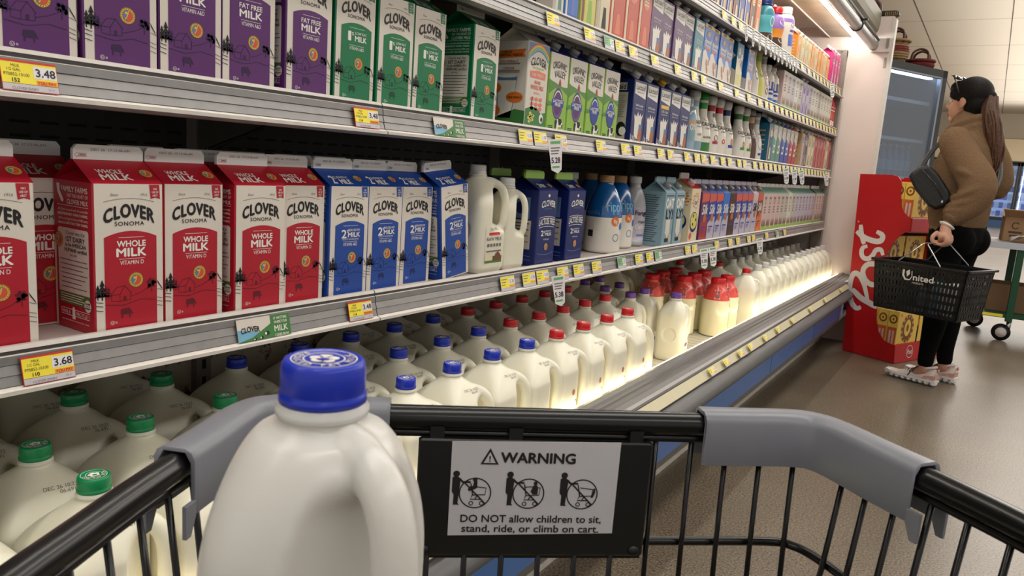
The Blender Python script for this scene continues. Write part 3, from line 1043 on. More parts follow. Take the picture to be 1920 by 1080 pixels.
def art_orange(b, g, t, F, S, R, T, w, d, hb, Ls, hf):
    y, x = w / 2, d / 2
    G, G2 = lift(F, .0002), lift(F, .0004)
    b.rect(-y + .001, y - .001, .84 * hb, hb - .001, F, 'seal_blue')
    for i, k in enumerate(('salmon_red', 'gold', 'lime', 'sky_blue')):
        b.stroke([(u * y * .98, (.995 - .022 * i - .13 * u * u) * hb) for u in [-1 + .2 * j for j in range(11)]], .022 * hb, lift(F, .0003 + .00005 * i), k)
    b.shape([(u * y * .98, (.905 - .13 * u * u) * hb) for u in [-1 + .2 * j for j in range(11)]], G2, 'carton_white')
    b.text('CLOVER', G2, 0, .80 * hb, .085 * hb, 'ink_black', w=1.42 * y, bold=.02, arc=.03 * hb)
    b.text('the Rainbow', G2, 0, .72 * hb, .03 * hb, 'lime', w=1.1 * y, shear=.2)
    b.shape([(-.7 * y, .60 * hb), (.7 * y, .60 * hb), (.75 * y, .67 * hb), (0, .69 * hb), (-.75 * y, .67 * hb)], G, 'coral')
    b.text('DHA OMEGA-3', G2, 0, .635 * hb, .03 * hb, 'white_ink', w=1.1 * y, bold=.01)
    b.text('ORGANIC', G, 0, .555 * hb, .035 * hb, 'coral', w=.6 * y, bold=.02)
    b.text('WHOLE MILK', G, 0, .495 * hb, .05 * hb, 'coral', w=1.25 * y, bold=.02)
    b.text('GRADE A', G, 0, .43 * hb, .025 * hb, 'coral')
    for i, v in enumerate((.36, .30, .25)):
        for j in (-.4, 0, .4):
            b.disc(j * y, v * hb, .17 * y, .022 * hb, G, 'coral', 12)
    hill = [(-y + .001, .001), (y - .001, .001), (y - .001, .22 * hb), (.5 * y, .20 * hb), (.1 * y, .25 * hb), (-.4 * y, .27 * hb), (-y + .001, .23 * hb)]
    b.shape(hill, G, 'hill_green')
    for i in range(9):
        b.disc((-.45 + .28 * math.cos(i * 2.4) * (i / 9) ** .5) * y, (.14 + .06 * math.sin(i * 2.4) * (i / 9) ** .5) * hb, .12 * y, .02 * hb, G2, 'yellow_green', 8)
    b.disc(.55 * y, .14 * hb, .2 * y, .06 * hb, G2, 'white_ink', 10)
    b.disc(.6 * y, .13 * hb, .1 * y, .03 * hb, lift(F, .0006), 'ink_black', 8)
    b.stroke([(-.45 * y, .27 * hb), (-.4 * y, .38 * hb)], .003, G2, 'ink_green')
    # side
    L1, L2 = lift(S, .0002), lift(S, .0004)
    b.shape([(-x + .001, .80 * hb), (.85 * x, .82 * hb), (.75 * x, .86 * hb), (.85 * x, .91 * hb), (-x + .001, .89 * hb)], S, 'orange')
    b.text('MADE FOR', L1, -.2 * x, .875 * hb, .018 * hb, 'ink_black', bold=.01)
    b.text('GROWING MINDS!', L1, -.1 * x, .843 * hb, .03 * hb, 'ink_black', w=1.5 * x, bold=.02)
    for s_, v, k in (('DHA OMEGA-3', .77, 'crimson'), ('CHOLINE', .69, 'crimson')):
        b.text(s_, S, -.1 * x, v * hb, .026 * hb, k, bold=.012)
    for i, v in enumerate((.745, .735, .665, .652, .64)):
        b.rect(-.75 * x, .55 * x, v * hb, (v + .005) * hb, S, 'ink_black')
    b.shape([(-.75 * x, .60 * hb), (.45 * x, .60 * hb), (.2 * x, .10 * hb), (-.6 * x, .10 * hb)], S, 'seal_blue')
    b.shape([(-.70 * x, .55 * hb), (.40 * x, .55 * hb), (.17 * x, .115 * hb), (-.56 * x, .115 * hb)], L1, 'milk_pour')
    b.disc(-.15 * x, .60 * hb, .6 * x, .018 * hb, L2, 'white_ink', 18)
    b.disc(.35 * x, .355 * hb, .5 * x, .065 * hb, L2, 'orange', 14)
    b.text('+DHA OMEGA-3', lift(S, .0006), .35 * x, .355 * hb, .022 * hb, 'ink_black', w=.8 * x, bold=.02)
    b.disc(-.75 * x, .46 * hb, .3 * x, .06 * hb, L2, 'orange', 12)
    b.disc(-.75 * x, .2 * hb, .3 * x, .06 * hb, L2, 'orange', 12)
    b.shape([(-x + .001, .001), (x - .001, .001), (x - .001, .2 * hb), (.4 * x, .22 * hb), (-x + .001, .1 * hb)], L1, 'hill_green')
K['orange'] = carton('organic_milk_carton', W, W, 0.198, 0.030, 0.018, 'carton_white', 'carton_white', 'pale_grey', 'cap_white', art_orange, None)

def art_lact(kc, yellow=False):
    def art(b, g, t, F, S, R, T, w, d, hb, Ls, hf):
        y, x = w / 2, d / 2
        G, G2 = lift(F, .0002), lift(F, .0004)
        b.shape([(-.86 * y, .79 * hb), (.86 * y, .73 * hb), (.86 * y, .965 * hb), (-.86 * y, .965 * hb)], F, 'white_ink')
        b.text('Lactaid', G, 0, .90 * hb, .085 * hb, 'ink_grey', w=1.4 * y, bold=.006)
        b.text('100% REAL MILK', G, 0, .82 * hb, .022 * hb, 'ink_grey', w=1.1 * y)
        if yellow: b.rect(-.7 * y, .7 * y, .66 * hb, .72 * hb, F, 'gold')
        b.text('Whole' if not yellow else '2% fat', G, 0, .615 * hb, .04 * hb, 'white_ink', w=1.2 * y)
        b.text('lactose free', G, 0, .565 * hb, .022 * hb, 'white_ink', w=1.1 * y)
        col = [(-.75, .49), (-.55, .42), (-.45, .47), (-.25, .43), (-.1, .52), (.1, .44), (.3, .5), (.45, .44), (.75, .50), (.55, .40), (.5, .08), (-.45, .08), (-.55, .38)]
        b.shape([(u * y, v * hb) for u, v in col], F, 'milk_pour')
        b.shape([(-y + .001, .002), (y - .001, .002), (y - .001, .06 * hb), (.2 * y, .04 * hb), (-.5 * y, .11 * hb), (-y + .001, .16 * hb)], G, 'white_ink')
        for i in range(6):
            b.shape([((-.95 + .3 * i) * y, (.16 - .024 * i) * hb), ((-.8 + .3 * i) * y, (.15 - .024 * i) * hb), ((-.7 + .3 * i) * y, (.06 - .012 * i) * hb if i < 4 else .004), ((-.9 + .3 * i) * y, (.07 - .012 * i) * hb if i < 4 else .004)], lift(F, .0004), 'ink_blue')
        b.shape([(u * y, v * hb) for u, v in [(.15, .02), (.6, .02), (.7, .2), (.62, .27), (.2, .26), (.1, .12)]], lift(F, .0006), 'almond')
        b.rect(.2 * y, .65 * y, .24 * hb, .32 * hb, lift(F, .0007), 'seal_blue')
        # side
        b.rect(-.8 * x, .62 * x, .03 * hb, .80 * hb, S, 'pale_grey')
        L1 = lift(S, .0002)
        b.rect(-.8 * x, .5 * x, .83 * hb, .95 * hb, S, 'pale_grey')
        b.text('Lactaid', L1, -.15 * x, .89 * hb, .08 * hb, 'ink_black', w=1.15 * x, bold=.02)
        for i in range(13):
            b.rect(-.7 * x, (.45 - .2 * ((i * 7) % 3) / 3) * x, (.745 - .028 * i) * hb, (.752 - .028 * i) * hb, L1, 'ink_grey')
        b.disc(.3 * x, .22 * hb, .35 * x, .12 * hb, L1, 'ink_black', 9)
        b.disc(.42 * x, .19 * hb, .25 * x, .07 * hb, lift(S, .0004), 'white_ink', 9)
    return art
for nm, kc in (('lact', 'carton_navy'), ('lacty', 'carton_navy'), ('lactp', 'plum'), ('lactt', 'teal')):
    K[nm] = carton('lactose_free_carton', W, W, 0.188, 0.03, 0.02, kc, kc, kc, 'cap_white', art_lact(kc, nm == 'lacty'), 'cap_yellow' if nm == 'lacty' else 'cap_white')

def art_navy(b, g, t, F, S, R, T, w, d, hb, Ls, hf):
    y, x = w / 2, d / 2
    b.text('CLOVER', F, .05 * y, .84 * hb, .08 * hb, 'white_ink', w=1.42 * y, bold=.022, arc=.03 * hb)
    b.disc(.05 * y, .935 * hb, .1 * y, .022 * hb, F, 'white_ink', 12)
    b.text('SONOMA', F, .05 * y, .765 * hb, .022 * hb, 'seal_blue', w=.8 * y)
    b.stroke([(u * y, (.66 - .03 * u * u) * hb) for u in [-.8 + .16 * i for i in range(11)]], .0012, F, 'white_ink')
    b.text('LACTOSE FREE', F, 0, .60 * hb, .085 * hb, 'white_ink', w=1.66 * y, bold=.012, arc=.02 * hb)
    b.stroke([(u * y, (.53 - .03 * u * u) * hb) for u in [-.8 + .16 * i for i in range(11)]], .0012, F, 'white_ink')
    for s_, cx, cy, h, ww, bo in (('2', -.42, .44, .07, .26, .02), ('%', -.22, .455, .03, None, .01), ('REDUCED FAT', .2, .465, .02, .6, .005), ('MILK', .22, .425, .04, .66, .03), ('VITAMIN A&D', .02, .355, .02, .6, 0)):
        b.text(s_, F, cx * y, cy * hb, h * hb, 'white_ink', w=ww * y if ww else None, bold=bo)
    seal(b, lift(F, .0002), .06 * y, .255 * hb, .05 * hb)
    b.stroke([(u * y, (.15 + .04 * u * u) * hb) for u in [-.8 + .16 * i for i in range(11)]], .0012, F, 'seal_blue')
    b.rect(-.6 * x, .5 * x, .62 * hb, .90 * hb, S, 'seal_blue')
    L1 = lift(S, .0002)
    b.disc(-.1 * x, .76 * hb, .35 * x, .08 * hb, L1, 'ink_blue', 10)
    b.rect(-.75 * x, .62 * x, .22 * hb, .60 * hb, S, 'pale_grey')
    for i in range(8):
        b.rect(-.65 * x, (.5 - .3 * (i % 2)) * x, (.55 - .04 * i) * hb, (.562 - .04 * i) * hb, L1, 'ink_grey' if i > 2 else 'ink_black')
    b.stroke([(-.7 * x, .13 * hb), (.7 * x, .13 * hb), (.7 * x, .08 * hb), (-.7 * x, .08 * hb), (-.7 * x, .13 * hb)], .001, S, 'seal_blue')
    for s_, cx, cy, h, ww, bo in (('2', -.5, .4, .3, .16, .02), ('MILK', -.1, .4, .24, .5, .03)):
        g.text(s_, R, cx * y, cy * Ls, h * Ls, 'white_ink', w=ww * y, bold=bo)
    seal(g, lift(R, .0002), .66 * y, .42 * Ls, .008)
K['lf'] = carton('lactose_free_carton', W, W, 0.192, 0.028, 0.019, 'carton_navy', 'carton_navy', 'carton_navy', 'lime', art_navy)

def art_silk(kc, word='Silk', kb='seal_blue', ktop='salmon_red', kword='white_ink'):
    def art(b, g, t, F, S, R, T, w, d, hb, Ls, hf):
        y = w / 2
        G = lift(F, .0002)
        b.shape([(-y + .001, .001), (y - .001, .001), (y - .001, .50 * hb), (-.1 * y, .46 * hb), (-y + .001, .36 * hb)], F, kb)
        b.shape([(-y + .001, .80 * hb), (y - .001, .84 * hb), (y - .001, hb - .001), (-y + .001, hb - .001)], F, ktop)
        b.text(word, lift(F, .0004), 0, .66 * hb, .20 * hb, kword, w=1.5 * y, bold=.02, shear=.2)
        b.disc(.1 * y, .47 * hb, .42 * y, .085 * hb, G, 'almond', 14)
        b.rect(-.7 * y, .5 * y, .27 * hb, .30 * hb, G, 'royal')
        for i in range(4):
            b.rect(-.7 * y, (.2 - .1 * i) * y, (.235 - .025 * i) * hb, (.247 - .025 * i) * hb, G, kc)
    return art
silks = [('silk_plum', 'plum', 'crimson', 'salmon_red'), ('silk_blue', 'royal', 'pale_lilac', 'salmon_red'), ('silk_royal', 'bright_blue', 'pale_lilac', 'bright_blue'), ('silk_brown', 'dark_brown', 'dark_brown', 'dark_brown'), ('silk_white', 'pale_lilac', 'pale_lilac', 'pale_pink'), ('silk_orange', 'brown', 'orange', 'salmon_red')]
for nm, kc, kb, kt in silks:
    K[nm] = carton('almond_drink_carton', 0.088, 0.088, 0.188, 0.034, 0.018, kc, kc, kc, 'pale_lilac', art_silk(kc, 'Silk', kb, kt, 'ink_black' if nm == 'silk_white' else 'white_ink'), 'cap_grey')

def art_oat(b, g, t, F, S, R, T, w, d, hb, Ls, hf):
    y, x = w / 2, d / 2
    G = lift(F, .0002)
    b.rect(-.8 * y, .8 * y, .93 * hb, .945 * hb, F, 'ink_black')
    b.text('OAT', F, 0, .80 * hb, .17 * hb, 'white_ink', w=1.6 * y, bold=.04)
    b.text('LY!', F, .1 * y, .60 * hb, .17 * hb, 'ink_black', w=1.4 * y, bold=.04)
    b.shape([(-.5 * y, .50 * hb), (.4 * y, .50 * hb), (.4 * y, .28 * hb), (.55 * y, .27 * hb), (0, .15 * hb), (-.6 * y, .27 * hb), (-.5 * y, .28 * hb)], F, 'carton_white')
    b.rect(-.5 * y, .3 * y, .08 * hb, .15 * hb, G, 'ink_black')
    b.disc(.6 * y, .15 * hb, .3 * y, .08 * hb, F, 'pale_grey', 12)
    for i in range(22):
        L = .2 + .6 * ((i * 37) % 10) / 10
        b.rect(-.8 * x, (-.8 + 1.5 * (.6 + .4 * L)) * x, (.92 - .04 * i) * hb, (.938 - .04 * i) * hb, S, 'oat_dark')
K['oat'] = carton('oat_drink_carton', 0.09, 0.09, 0.19, 0.034, 0.018, 'oat_grey', 'oat_grey', 'oat_grey', 'oat_grey', art_oat, 'cap_grey')

def art_bowl(b, g, t, F, S, R, T, w, d, hb, Ls, hf):
    y, x = w / 2, d / 2
    for f, q in ((F, y), (S, x)):
        G, G2 = lift(f, .0002), lift(f, .0004)
        for i in range(26):
            a, r = i * 2.4, (i / 26) ** .5
            b.disc((.25 * q + .7 * q * r * math.cos(a)) if f is S else .8 * q * r * math.cos(a), (.78 + .15 * r * math.sin(a)) * hb, .12 * q, .018 * hb, f, 'orange' if i % 3 else 'tan', 7)
        b.disc(-.1 * q, .38 * hb, .88 * q, .19 * hb, G, 'carton_navy', 24)
        b.disc(-.1 * q, .40 * hb, .76 * q, .155 * hb, G2, 'yellow_green', 20)
        for i in range(8):
            b.disc((-.1 + .45 * math.cos(i * 2.1)) * q, (.42 + .09 * math.sin(i * 2.1)) * hb, .12 * q, .03 * hb, lift(f, .0006), ('salmon_red', 'gold', 'lime')[i % 3], 8)
        b.disc(-.6 * q, .12 * hb, .3 * q, .07 * hb, f, 'salmon_red', 10)
    b.disc(.0, .74 * hb, .5 * y, .09 * hb, lift(F, .0006), 'carton_white', 16)
    b.text('OAT', lift(F, .0008), 0, .74 * hb, .07 * hb, 'ink_black', w=.7 * y, bold=.02)
K['bowl'] = carton('drink_carton', W, 0.115, 0.205, 0.034, 0.022, 'cream', 'cream', 'cap_red', 'cap_white', art_bowl, 'cap_white')

def art_pale(kt, kb, kmark, cap_w=False):
    def art(b, g, t, F, S, R, T, w, d, hb, Ls, hf):
        y, x = w / 2, d / 2
        G = lift(F, .0002)
        for f, q in ((F, y), (S, x)):
            b.shape([(-q + .001, .001), (q - .001, .001), (q - .001, .10 * hb), (0, .15 * hb), (-q + .001, .09 * hb)], f, kb)
        for u in (-.55, 0, .5):
            b.shape([(u * y - .25 * y, .13 * hb), (u * y + .25 * y, .13 * hb), (u * y, .32 * hb)], G, 'brown')
            b.stroke([((u + .3) * y, .13 * hb), (u * y + .1 * y, .36 * hb)], .003, lift(F, .0004), 'carton_white')
        b.stroke([(-.5 * y, .86 * hb), (-.2 * y, .91 * hb), (.2 * y, .86 * hb), (.5 * y, .91 * hb)], .006, F, kmark)
        b.ring(0, .80 * hb, .4 * y, .1 * y, F, kmark, 14)
        for i in range(3):
            b.rect(-.35 * y, .35 * y, (.62 - .07 * i) * hb, (.655 - .07 * i) * hb, F, kmark)
        for i in range(6):
            b.rect(-.6 * x, (.5 - .2 * (i % 3)) * x, (.8 - .08 * i) * hb, (.825 - .08 * i) * hb, S, kmark)
    return art
for nm, kb_, kt, kg, km in (('pale_pink', 'pale_pink', 'pale_pink', 'sage', 'ink_grey'), ('pale_green', 'pale_grey', 'pale_grey', 'sage', 'ink_grey'), ('pale_lilac', 'pale_lilac', 'pale_lilac', 'sage', 'ink_grey'), ('pale_white', 'carton_white', 'carton_white', 'pale_grey', 'sage')):
    K[nm] = carton('nut_drink_carton', 0.086, 0.086, 0.188, 0.03, 0.018, kb_, kt, kg, 'cap_white', art_pale(kt, 'lime', km))

def art_alm(b, g, t, F, S, R, T, w, d, hb, Ls, hf):
    y, x = w / 2, d / 2
    G = lift(F, .0002)
    b.rect(-y + .001, y - .001, .93 * hb, hb - .001, F, 'gold')
    b.rect(-.4 * y, .5 * y, .945 * hb, .985 * hb, G, 'dark_brown')
    b.disc(.1 * y, .79 * hb, .62 * y, .10 * hb, F, 'royal', 18)
    b.disc(.1 * y, .82 * hb, .28 * y, .05 * hb, G, 'tan', 10)
    b.text('Almond', lift(F, .0004), 0, .68 * hb, .09 * hb, 'white_ink', w=1.6 * y, bold=.03)
    b.text('Breeze', G, 0, .60 * hb, .07 * hb, 'white_ink', w=1.3 * y, bold=.02)
    b.rect(-.7 * y, .6 * y, .52 * hb, .56 * hb, G, 'salmon_red')
    for f, q in ((F, y), (S, x)):
        b.shape([(-q + .001, .001), (q - .001, .001), (q - .001, .33 * hb), (.3 * q, .40 * hb), (-.4 * q, .52 * hb), (-q + .001, .46 * hb)], f, 'carton_white')
    for u, v in ((.2, .2), (.4, .12), (.05, .28), (.55, .3)):
        b.disc(u * y, v * hb, .16 * y, .07 * hb, G, 'almond', 10)
    b.disc(-.3 * x, .7 * hb, .45 * x, .1 * hb, S, 'carton_white', 7)
    b.disc(-.3 * x, .7 * hb, .16 * x, .04 * hb, lift(S, .0002), 'gold', 8)
K['alm'] = carton('almond_drink_carton', 0.088, 0.088, 0.19, 0.03, 0.016, 'bright_blue', 'bright_blue', 'bright_blue', 'cap_white', art_alm, 'cap_white')

def art_flower(b, g, t, F, S, R, T, w, d, hb, Ls, hf):
    y, x = w / 2, d / 2
    for f, q in ((F, y), (S, x)):
        b.shape([(-q + .001, .001), (q - .001, .001), (q - .001, .40 * hb), (-.3 * q, .62 * hb), (-q + .001, .72 * hb)], f, 'cream')
        for cu, cv in ((-.3, .82), (-.1, .62), (.5, .72)):
            for i in range(5):
                b.disc((cu + .22 * math.cos(i * 1.257)) * q, (cv + .05 * math.sin(i * 1.257)) * hb, .17 * q, .032 * hb, lift(f, .0002), 'carton_white', 8)
            b.disc(cu * q, cv * hb, .1 * q, .02 * hb, lift(f, .0004), 'salmon_red', 7)
        b.rect(-.7 * q, .5 * q, .12 * hb, .34 * hb, lift(f, .0002), 'yellow_green')
K['flower'] = carton('almond_drink_carton', 0.088, 0.1, 0.19, 0.03, 0.016, 'teal_deep', 'teal_deep', 'teal', 'cap_white', art_flower, 'cap_white')

def art_stripe(kmain, kband, kmark):
    def art(b, g, t, F, S, R, T, w, d, hb, Ls, hf):
        y, x = w / 2, d / 2
        G = lift(F, .0002)
        b.rect(-.9 * y, -.62 * y, .02 * hb, .97 * hb, F, kband)
        b.rect(-.55 * y, .8 * y, .10 * hb, .62 * hb, F, kmain)
        b.disc(0.1 * y, .76 * hb, .5 * y, .1 * hb, F, kmark, 14)
        for i in range(4):
            b.rect(-.3 * y, .5 * y, (.88 - .05 * i) * hb, (.905 - .05 * i) * hb, G, kband)
        b.shape([(-.2 * y, .1 * hb), (.5 * y, .1 * hb), (.35 * y, .4 * hb), (-.05 * y, .4 * hb)], G, kmark)
        for i in range(5):
            b.rect(-.7 * x, .6 * x, (.8 - .12 * i) * hb, (.83 - .12 * i) * hb, S, kband)
    return art
def gen(nm, kmain, kband, kmark, roof=None, cap='cap_white', w=0.086, hb=.186, name='drink_carton'):
    K[nm] = carton(name, w, w, hb, 0.03, 0.018, kmain, kmain, roof or kmain, 'cap_white', art_stripe(kmain, kband, kmark), cap)
gen('c_salmon', 'salmon_red', 'cream', 'coral', w=.092)
gen('c_blue', 'bright_blue', 'carton_white', 'periwinkle', w=.07)
gen('c_greyw', 'carton_white', 'pale_grey', 'sage', w=.05)
gen('c_photo', 'yellow_green', 'brown', 'lime', w=.08)
gen('c_cream', 'cream', 'pale_grey', 'ink_black', w=.075)
gen('c_tealtan', 'teal_deep', 'tan', 'cream')
def art_so(kc):
    def art(b, g, t, F, S, R, T, w, d, hb, Ls, hf):
        y, x = w / 2, d / 2
        b.shape([(-y + .001, .72 * hb), (y - .001, .60 * hb), (y - .001, hb - .001), (-y + .001, hb - .001)], F, 'pale_grey')
        S2 = [(.45, .80), (.1, .88), (-.35, .82), (-.3, .72), (.2, .62), (.4, .52), (.1, .44), (-.4, .48)]
        b.stroke([tuple(p) for p in [(q.x, q.y) for q in catmull([(u * y, v * hb, 0) for u, v in S2], 4)]], .007, lift(F, .0003), 'white_ink')
        b.ring(.1 * y, .40 * hb, .42 * y, .12 * y, lift(F, .0003), 'white_ink', 16)
        b.rect(-.5 * y, .4 * y, .28 * hb, .33 * hb, F, 'white_ink')
    return art
for nm, kc in (('so_green', 'sage'), ('so_blue', 'royal'), ('so_red', 'crimson')):
    K[nm] = carton('coconut_drink_carton', .082, .082, .186, .03, .018, kc, kc, kc, 'cap_grey', art_so(kc), 'cap_grey')
gen('c_tan', 'tan', 'bright_blue', 'pale_lilac')
gen('c_dark', 'carton_navy', 'pale_grey', 'tan')
gen('c_crm2', 'cream', 'tan', 'sage')
gen('c_red', 'crimson', 'pale_pink', 'salmon_red')
gen('c_lil', 'pale_lilac', 'lilac', 'ink_violet')
gen('j_yel', 'yellow_green', 'carton_white', 'hill_green', cap='cap_lime', w=.098, hb=.235, name='juice_carton')
gen('j_or', 'juice_orange', 'carton_white', 'orange', w=.09, hb=.20, name='juice_carton')
gen('j_or_small', 'juice_orange', 'carton_white', 'yellow_green', w=.07, hb=.13, name='juice_carton')
gen('j_yel_small', 'cream', 'yellow_green', 'juice_orange', w=.07, hb=.13, name='juice_carton')
gen('j_pink', 'hot_pink', 'ink_black', 'carton_white', w=.08, hb=.19, name='juice_carton')
gen('j_choc', 'dark_brown', 'orange', 'cream', w=.07, hb=.15, name='creamer_carton')
gen('j_blue', 'royal', 'carton_white', 'gold', w=.07, hb=.15, name='creamer_carton')
gen('j_orange', 'orange', 'brown', 'cream', w=.08, hb=.17, name='creamer_carton')
# ------------------------------------------------------------------ plastic jugs
def jug_meshes(a, H, voxel, mk, cut=0.60, dimple=False, hthick=0.0125, stamp=True, dome=0.8, sh=0.62, hz=(.30, .74), sq=7.0):
    lean = 0.88 if sq < 5.9 else 0.5
    # a = half width, H = height to the top of the neck; the handle leaves the +X+Y corner
    seg = 72
    b = MB()
    n_low = 16
    zsh = H * sh
    levels = [0.0, 0.004, 0.012, 0.03] + [0.03 + (zsh - 0.03) * i / n_low for i in range(1, n_low + 1)] + [zsh + (H - 0.014 - zsh) * i / 14 for i in range(1, 15)] + [H - 0.007, H]
    v, f = [], []
    rn = 0.0185
    diag = math.sqrt(2) * a
    for z in levels:
        if z <= zsh:
            base = a * (0.90 + 0.10 * smoothstep(0, 0.012, z))
            nexp = sq
        else:
            t = min(1.0, (z - zsh) / (H - 0.014 - zsh))
            base = rn + (a - rn) * (lean * math.cos(t * PI / 2) ** dome + (1 - lean) * (1 - t)) if t < 1 else rn
            nexp = sq - (sq - 2.0) * smoothstep(0.1, 1.0, t)
        ck = smoothstep((hz[0] - .12) * H, hz[0] * H, z) * (1 - smoothstep(hz[1] * H, (hz[1] + .09) * H, z))
        for j in range(seg):
            th = 2 * PI * j / seg
            c, s = abs(math.cos(th)), abs(math.sin(th))
            r = base / ((c ** nexp + s ** nexp) ** (1 / nexp))
            dth = (th - PI / 4 + PI) % (2 * PI) - PI
            if abs(dth) < 1.2 and ck > 0:
                rc = diag * cut / max(0.2, math.cos(dth))
                if rc < r: r = r + (rc - r) * ck
            v.append((r * math.cos(th), r * math.sin(th), z))
    n = len(levels)
    for i in range(n - 1):
        for j in range(seg):
            j2 = (j + 1) % seg
            f.append((i * seg + j, i * seg + j2, (i + 1) * seg + j2, (i + 1) * seg + j))
    f.append(tuple(range(seg - 1, -1, -1)))
    f.append(tuple((n - 1) * seg + j for j in range(seg)))
    b.add(v, f, mk, True)
    q = math.sqrt(0.5)
    o = (a - hthick - .0005) * 1.4142 if sq > 5.9 else diag * (0.93 - 0.05 * (7.0 - sq) / 3.0) - hthick * .5
    path = [(0.016, (hz[1] + .105) * H), (0.52 * o, (hz[1] + .10) * H), (0.84 * o, (hz[1] + .045) * H), (0.985 * o, (hz[1] - .06) * H), (1.0 * o, (hz[0] + hz[1]) / 2 * H), (0.99 * o, (hz[0] + .05) * H), (0.94 * o, (hz[0] - .05) * H), (0.76 * o, (hz[0] - .12) * H)]
    pts = catmull([(d * q, d * q, z) for d, z in path], 5)
    b.tube(pts, hthick, mk, 14, ry=1.0)
    me = remeshed(b, voxel, 6)
    if dimple:
        for vtx in me.vertices:      # round moulded ring on the face turned to -Y
            x, y, z = vtx.co
            if y < -a * 0.8:
                r = math.hypot(x, z - 0.42 * H)
                R = a * 0.52
                if r < R: vtx.co.y += 0.004 * (1 - smoothstep(R * 0.80, R, r))
    def isH(c):
        d = (c.x + c.y) * q
        lat = abs(c.x - c.y) * q
        if lat > hthick * 1.5: return 0
        lim = diag * cut + 0.006
        if (hz[0] - .02) * H < c.z < (hz[1] + .02) * H: return 1 if d > lim else 0
        if (hz[1] + .02) * H <= c.z < (hz[1] + .14) * H: return 1 if d > 0.66 * o and lat < hthick * 1.25 else 0
        return 0
    return split_mesh(me, isH, ['jug_body', 'handle'], [mk, mk]), BVHTree.FromPolygons([v_.co.copy() for v_ in me.vertices], [tuple(p.vertices) for p in me.polygons])

def project(mb, bvh, start, direction_fn, e):
    # drop flat lettering onto a curved surface
    out = []
    for p in mb.v:
        o, d = direction_fn(Vector(p))
        hit = bvh.ray_cast(o, d)
        out.append(tuple(hit[0] + hit[1] * e) if hit[0] is not None else None)
    good = [p for p in out if p]
    for i, p in enumerate(out):
        if p is None: out[i] = good[0] if good else tuple(mb.v[i])
    mb.v = out

def cap_part(kc, words, root, zt, r=0.0192, h=0.0195):
    b = MB()
    prof = [(r * 1.03, 0), (r * 1.03, 0.0035), (r * 0.985, 0.0042), (r * 0.985, 0.0055), (r * 1.0, 0.0062), (r * 0.985, h - 0.003), (r * 0.93, h - 0.0006), (r * 0.86, h), (r * 0.82, h - 0.0006), (0, h - 0.0006)]
    b.lathe(prof, kc, 40)
    if words:
        P = lambda u, v: (-v, u, h - 0.0003)     # reads upright seen from the aisle
        s = words
        R0 = r * 0.62
        nn = len(s)
        for i, ch in enumerate(s):
            if ch == ' ': continue
            a = PI * 1.5 + (i - (nn - 1) / 2) * 0.29
            def G(u, v, aa=a):
                X = (R0 - v) * math.cos(aa) - u * math.sin(aa)
                Y = (R0 - v) * math.sin(aa) + u * math.cos(aa)
                return (-Y, X, h - 0.0003)
            b.text(ch, G, 0, 0, r * 0.17, 'white_ink', bold=.01)
        b.ring(0, 0, r * 0.50, r * 0.035, P, 'white_ink', 28)
        b.ring(0, 0, r * 0.78, r * 0.03, P, 'white_ink', 28)
        for i in range(5):
            a = i * 1.257 + 0.3
            b.disc(r * .2 * math.cos(a), r * .2 * math.sin(a), r * .17, r * .15, P, 'white_ink', 10)
        b.disc(0, -r * .1, r * .16, r * .1, lambda u, v: (-v, u, h - 0.0001), kc, 10)
    o = b.build('cap', root)
    o.location = (0, 0, zt)
    return o

def stamp_on(mb_text, bvh, a, H, lines, ang, z0, k, size=0.0052):
    # date stamp on the shoulder, seen from direction ang
    mb = MB()
    ca, sa = math.cos(ang), math.sin(ang)
    for i, (s_, du) in enumerate(lines):
        F = lambda u, v: (-sa * u, ca * u, z0 + v)
        mb.text(s_, F, du, -i * size * 1.25, size, k)
    dirv = Vector((-ca, -sa, -0.35)).normalized()
    project(mb, bvh, None, lambda p: (p - dirv * 0.3, dirv), 0.0004)
    return mb

def jug(name, a, H, voxel, mk, cap, words, cut=0.6, dimple=False, hthick=0.0125, stamp_lines=None, dome=0.8, sh=0.62, art=None, hz=(.30, .74), sq=8.5):
    (body, handle), bvh = jug_meshes(a, H, voxel, mk, cut, dimple, hthick, dome=dome, sh=sh, hz=hz, sq=sq)
    r = thing(name, name, 'milk jug')
    bo = link(body, 'jug_body', r)
    link(handle, 'handle', r)
    extra = []
    if stamp_lines:
        extra.append(stamp_on(None, bvh, a, H, stamp_lines, math.radians(-12), H * 0.80, 'ink_grey'))
    if art:
        extra.append(art(bvh))
    for i, e in enumerate(extra):
        e.build('date_stamp' if i == 0 and stamp_lines else 'label', r)
    b = MB()
    b.lathe([(0.0195, 0), (0.0212, 0.001), (0.0212, 0.0035), (0.0198, 0.005), (0.0195, 0.008)], mk, 28)
    b.build('neck_ring', r, (0, 0, H - 0.0115))
    cap_part(cap, words, r, H - 0.005)
    return Kind(r)

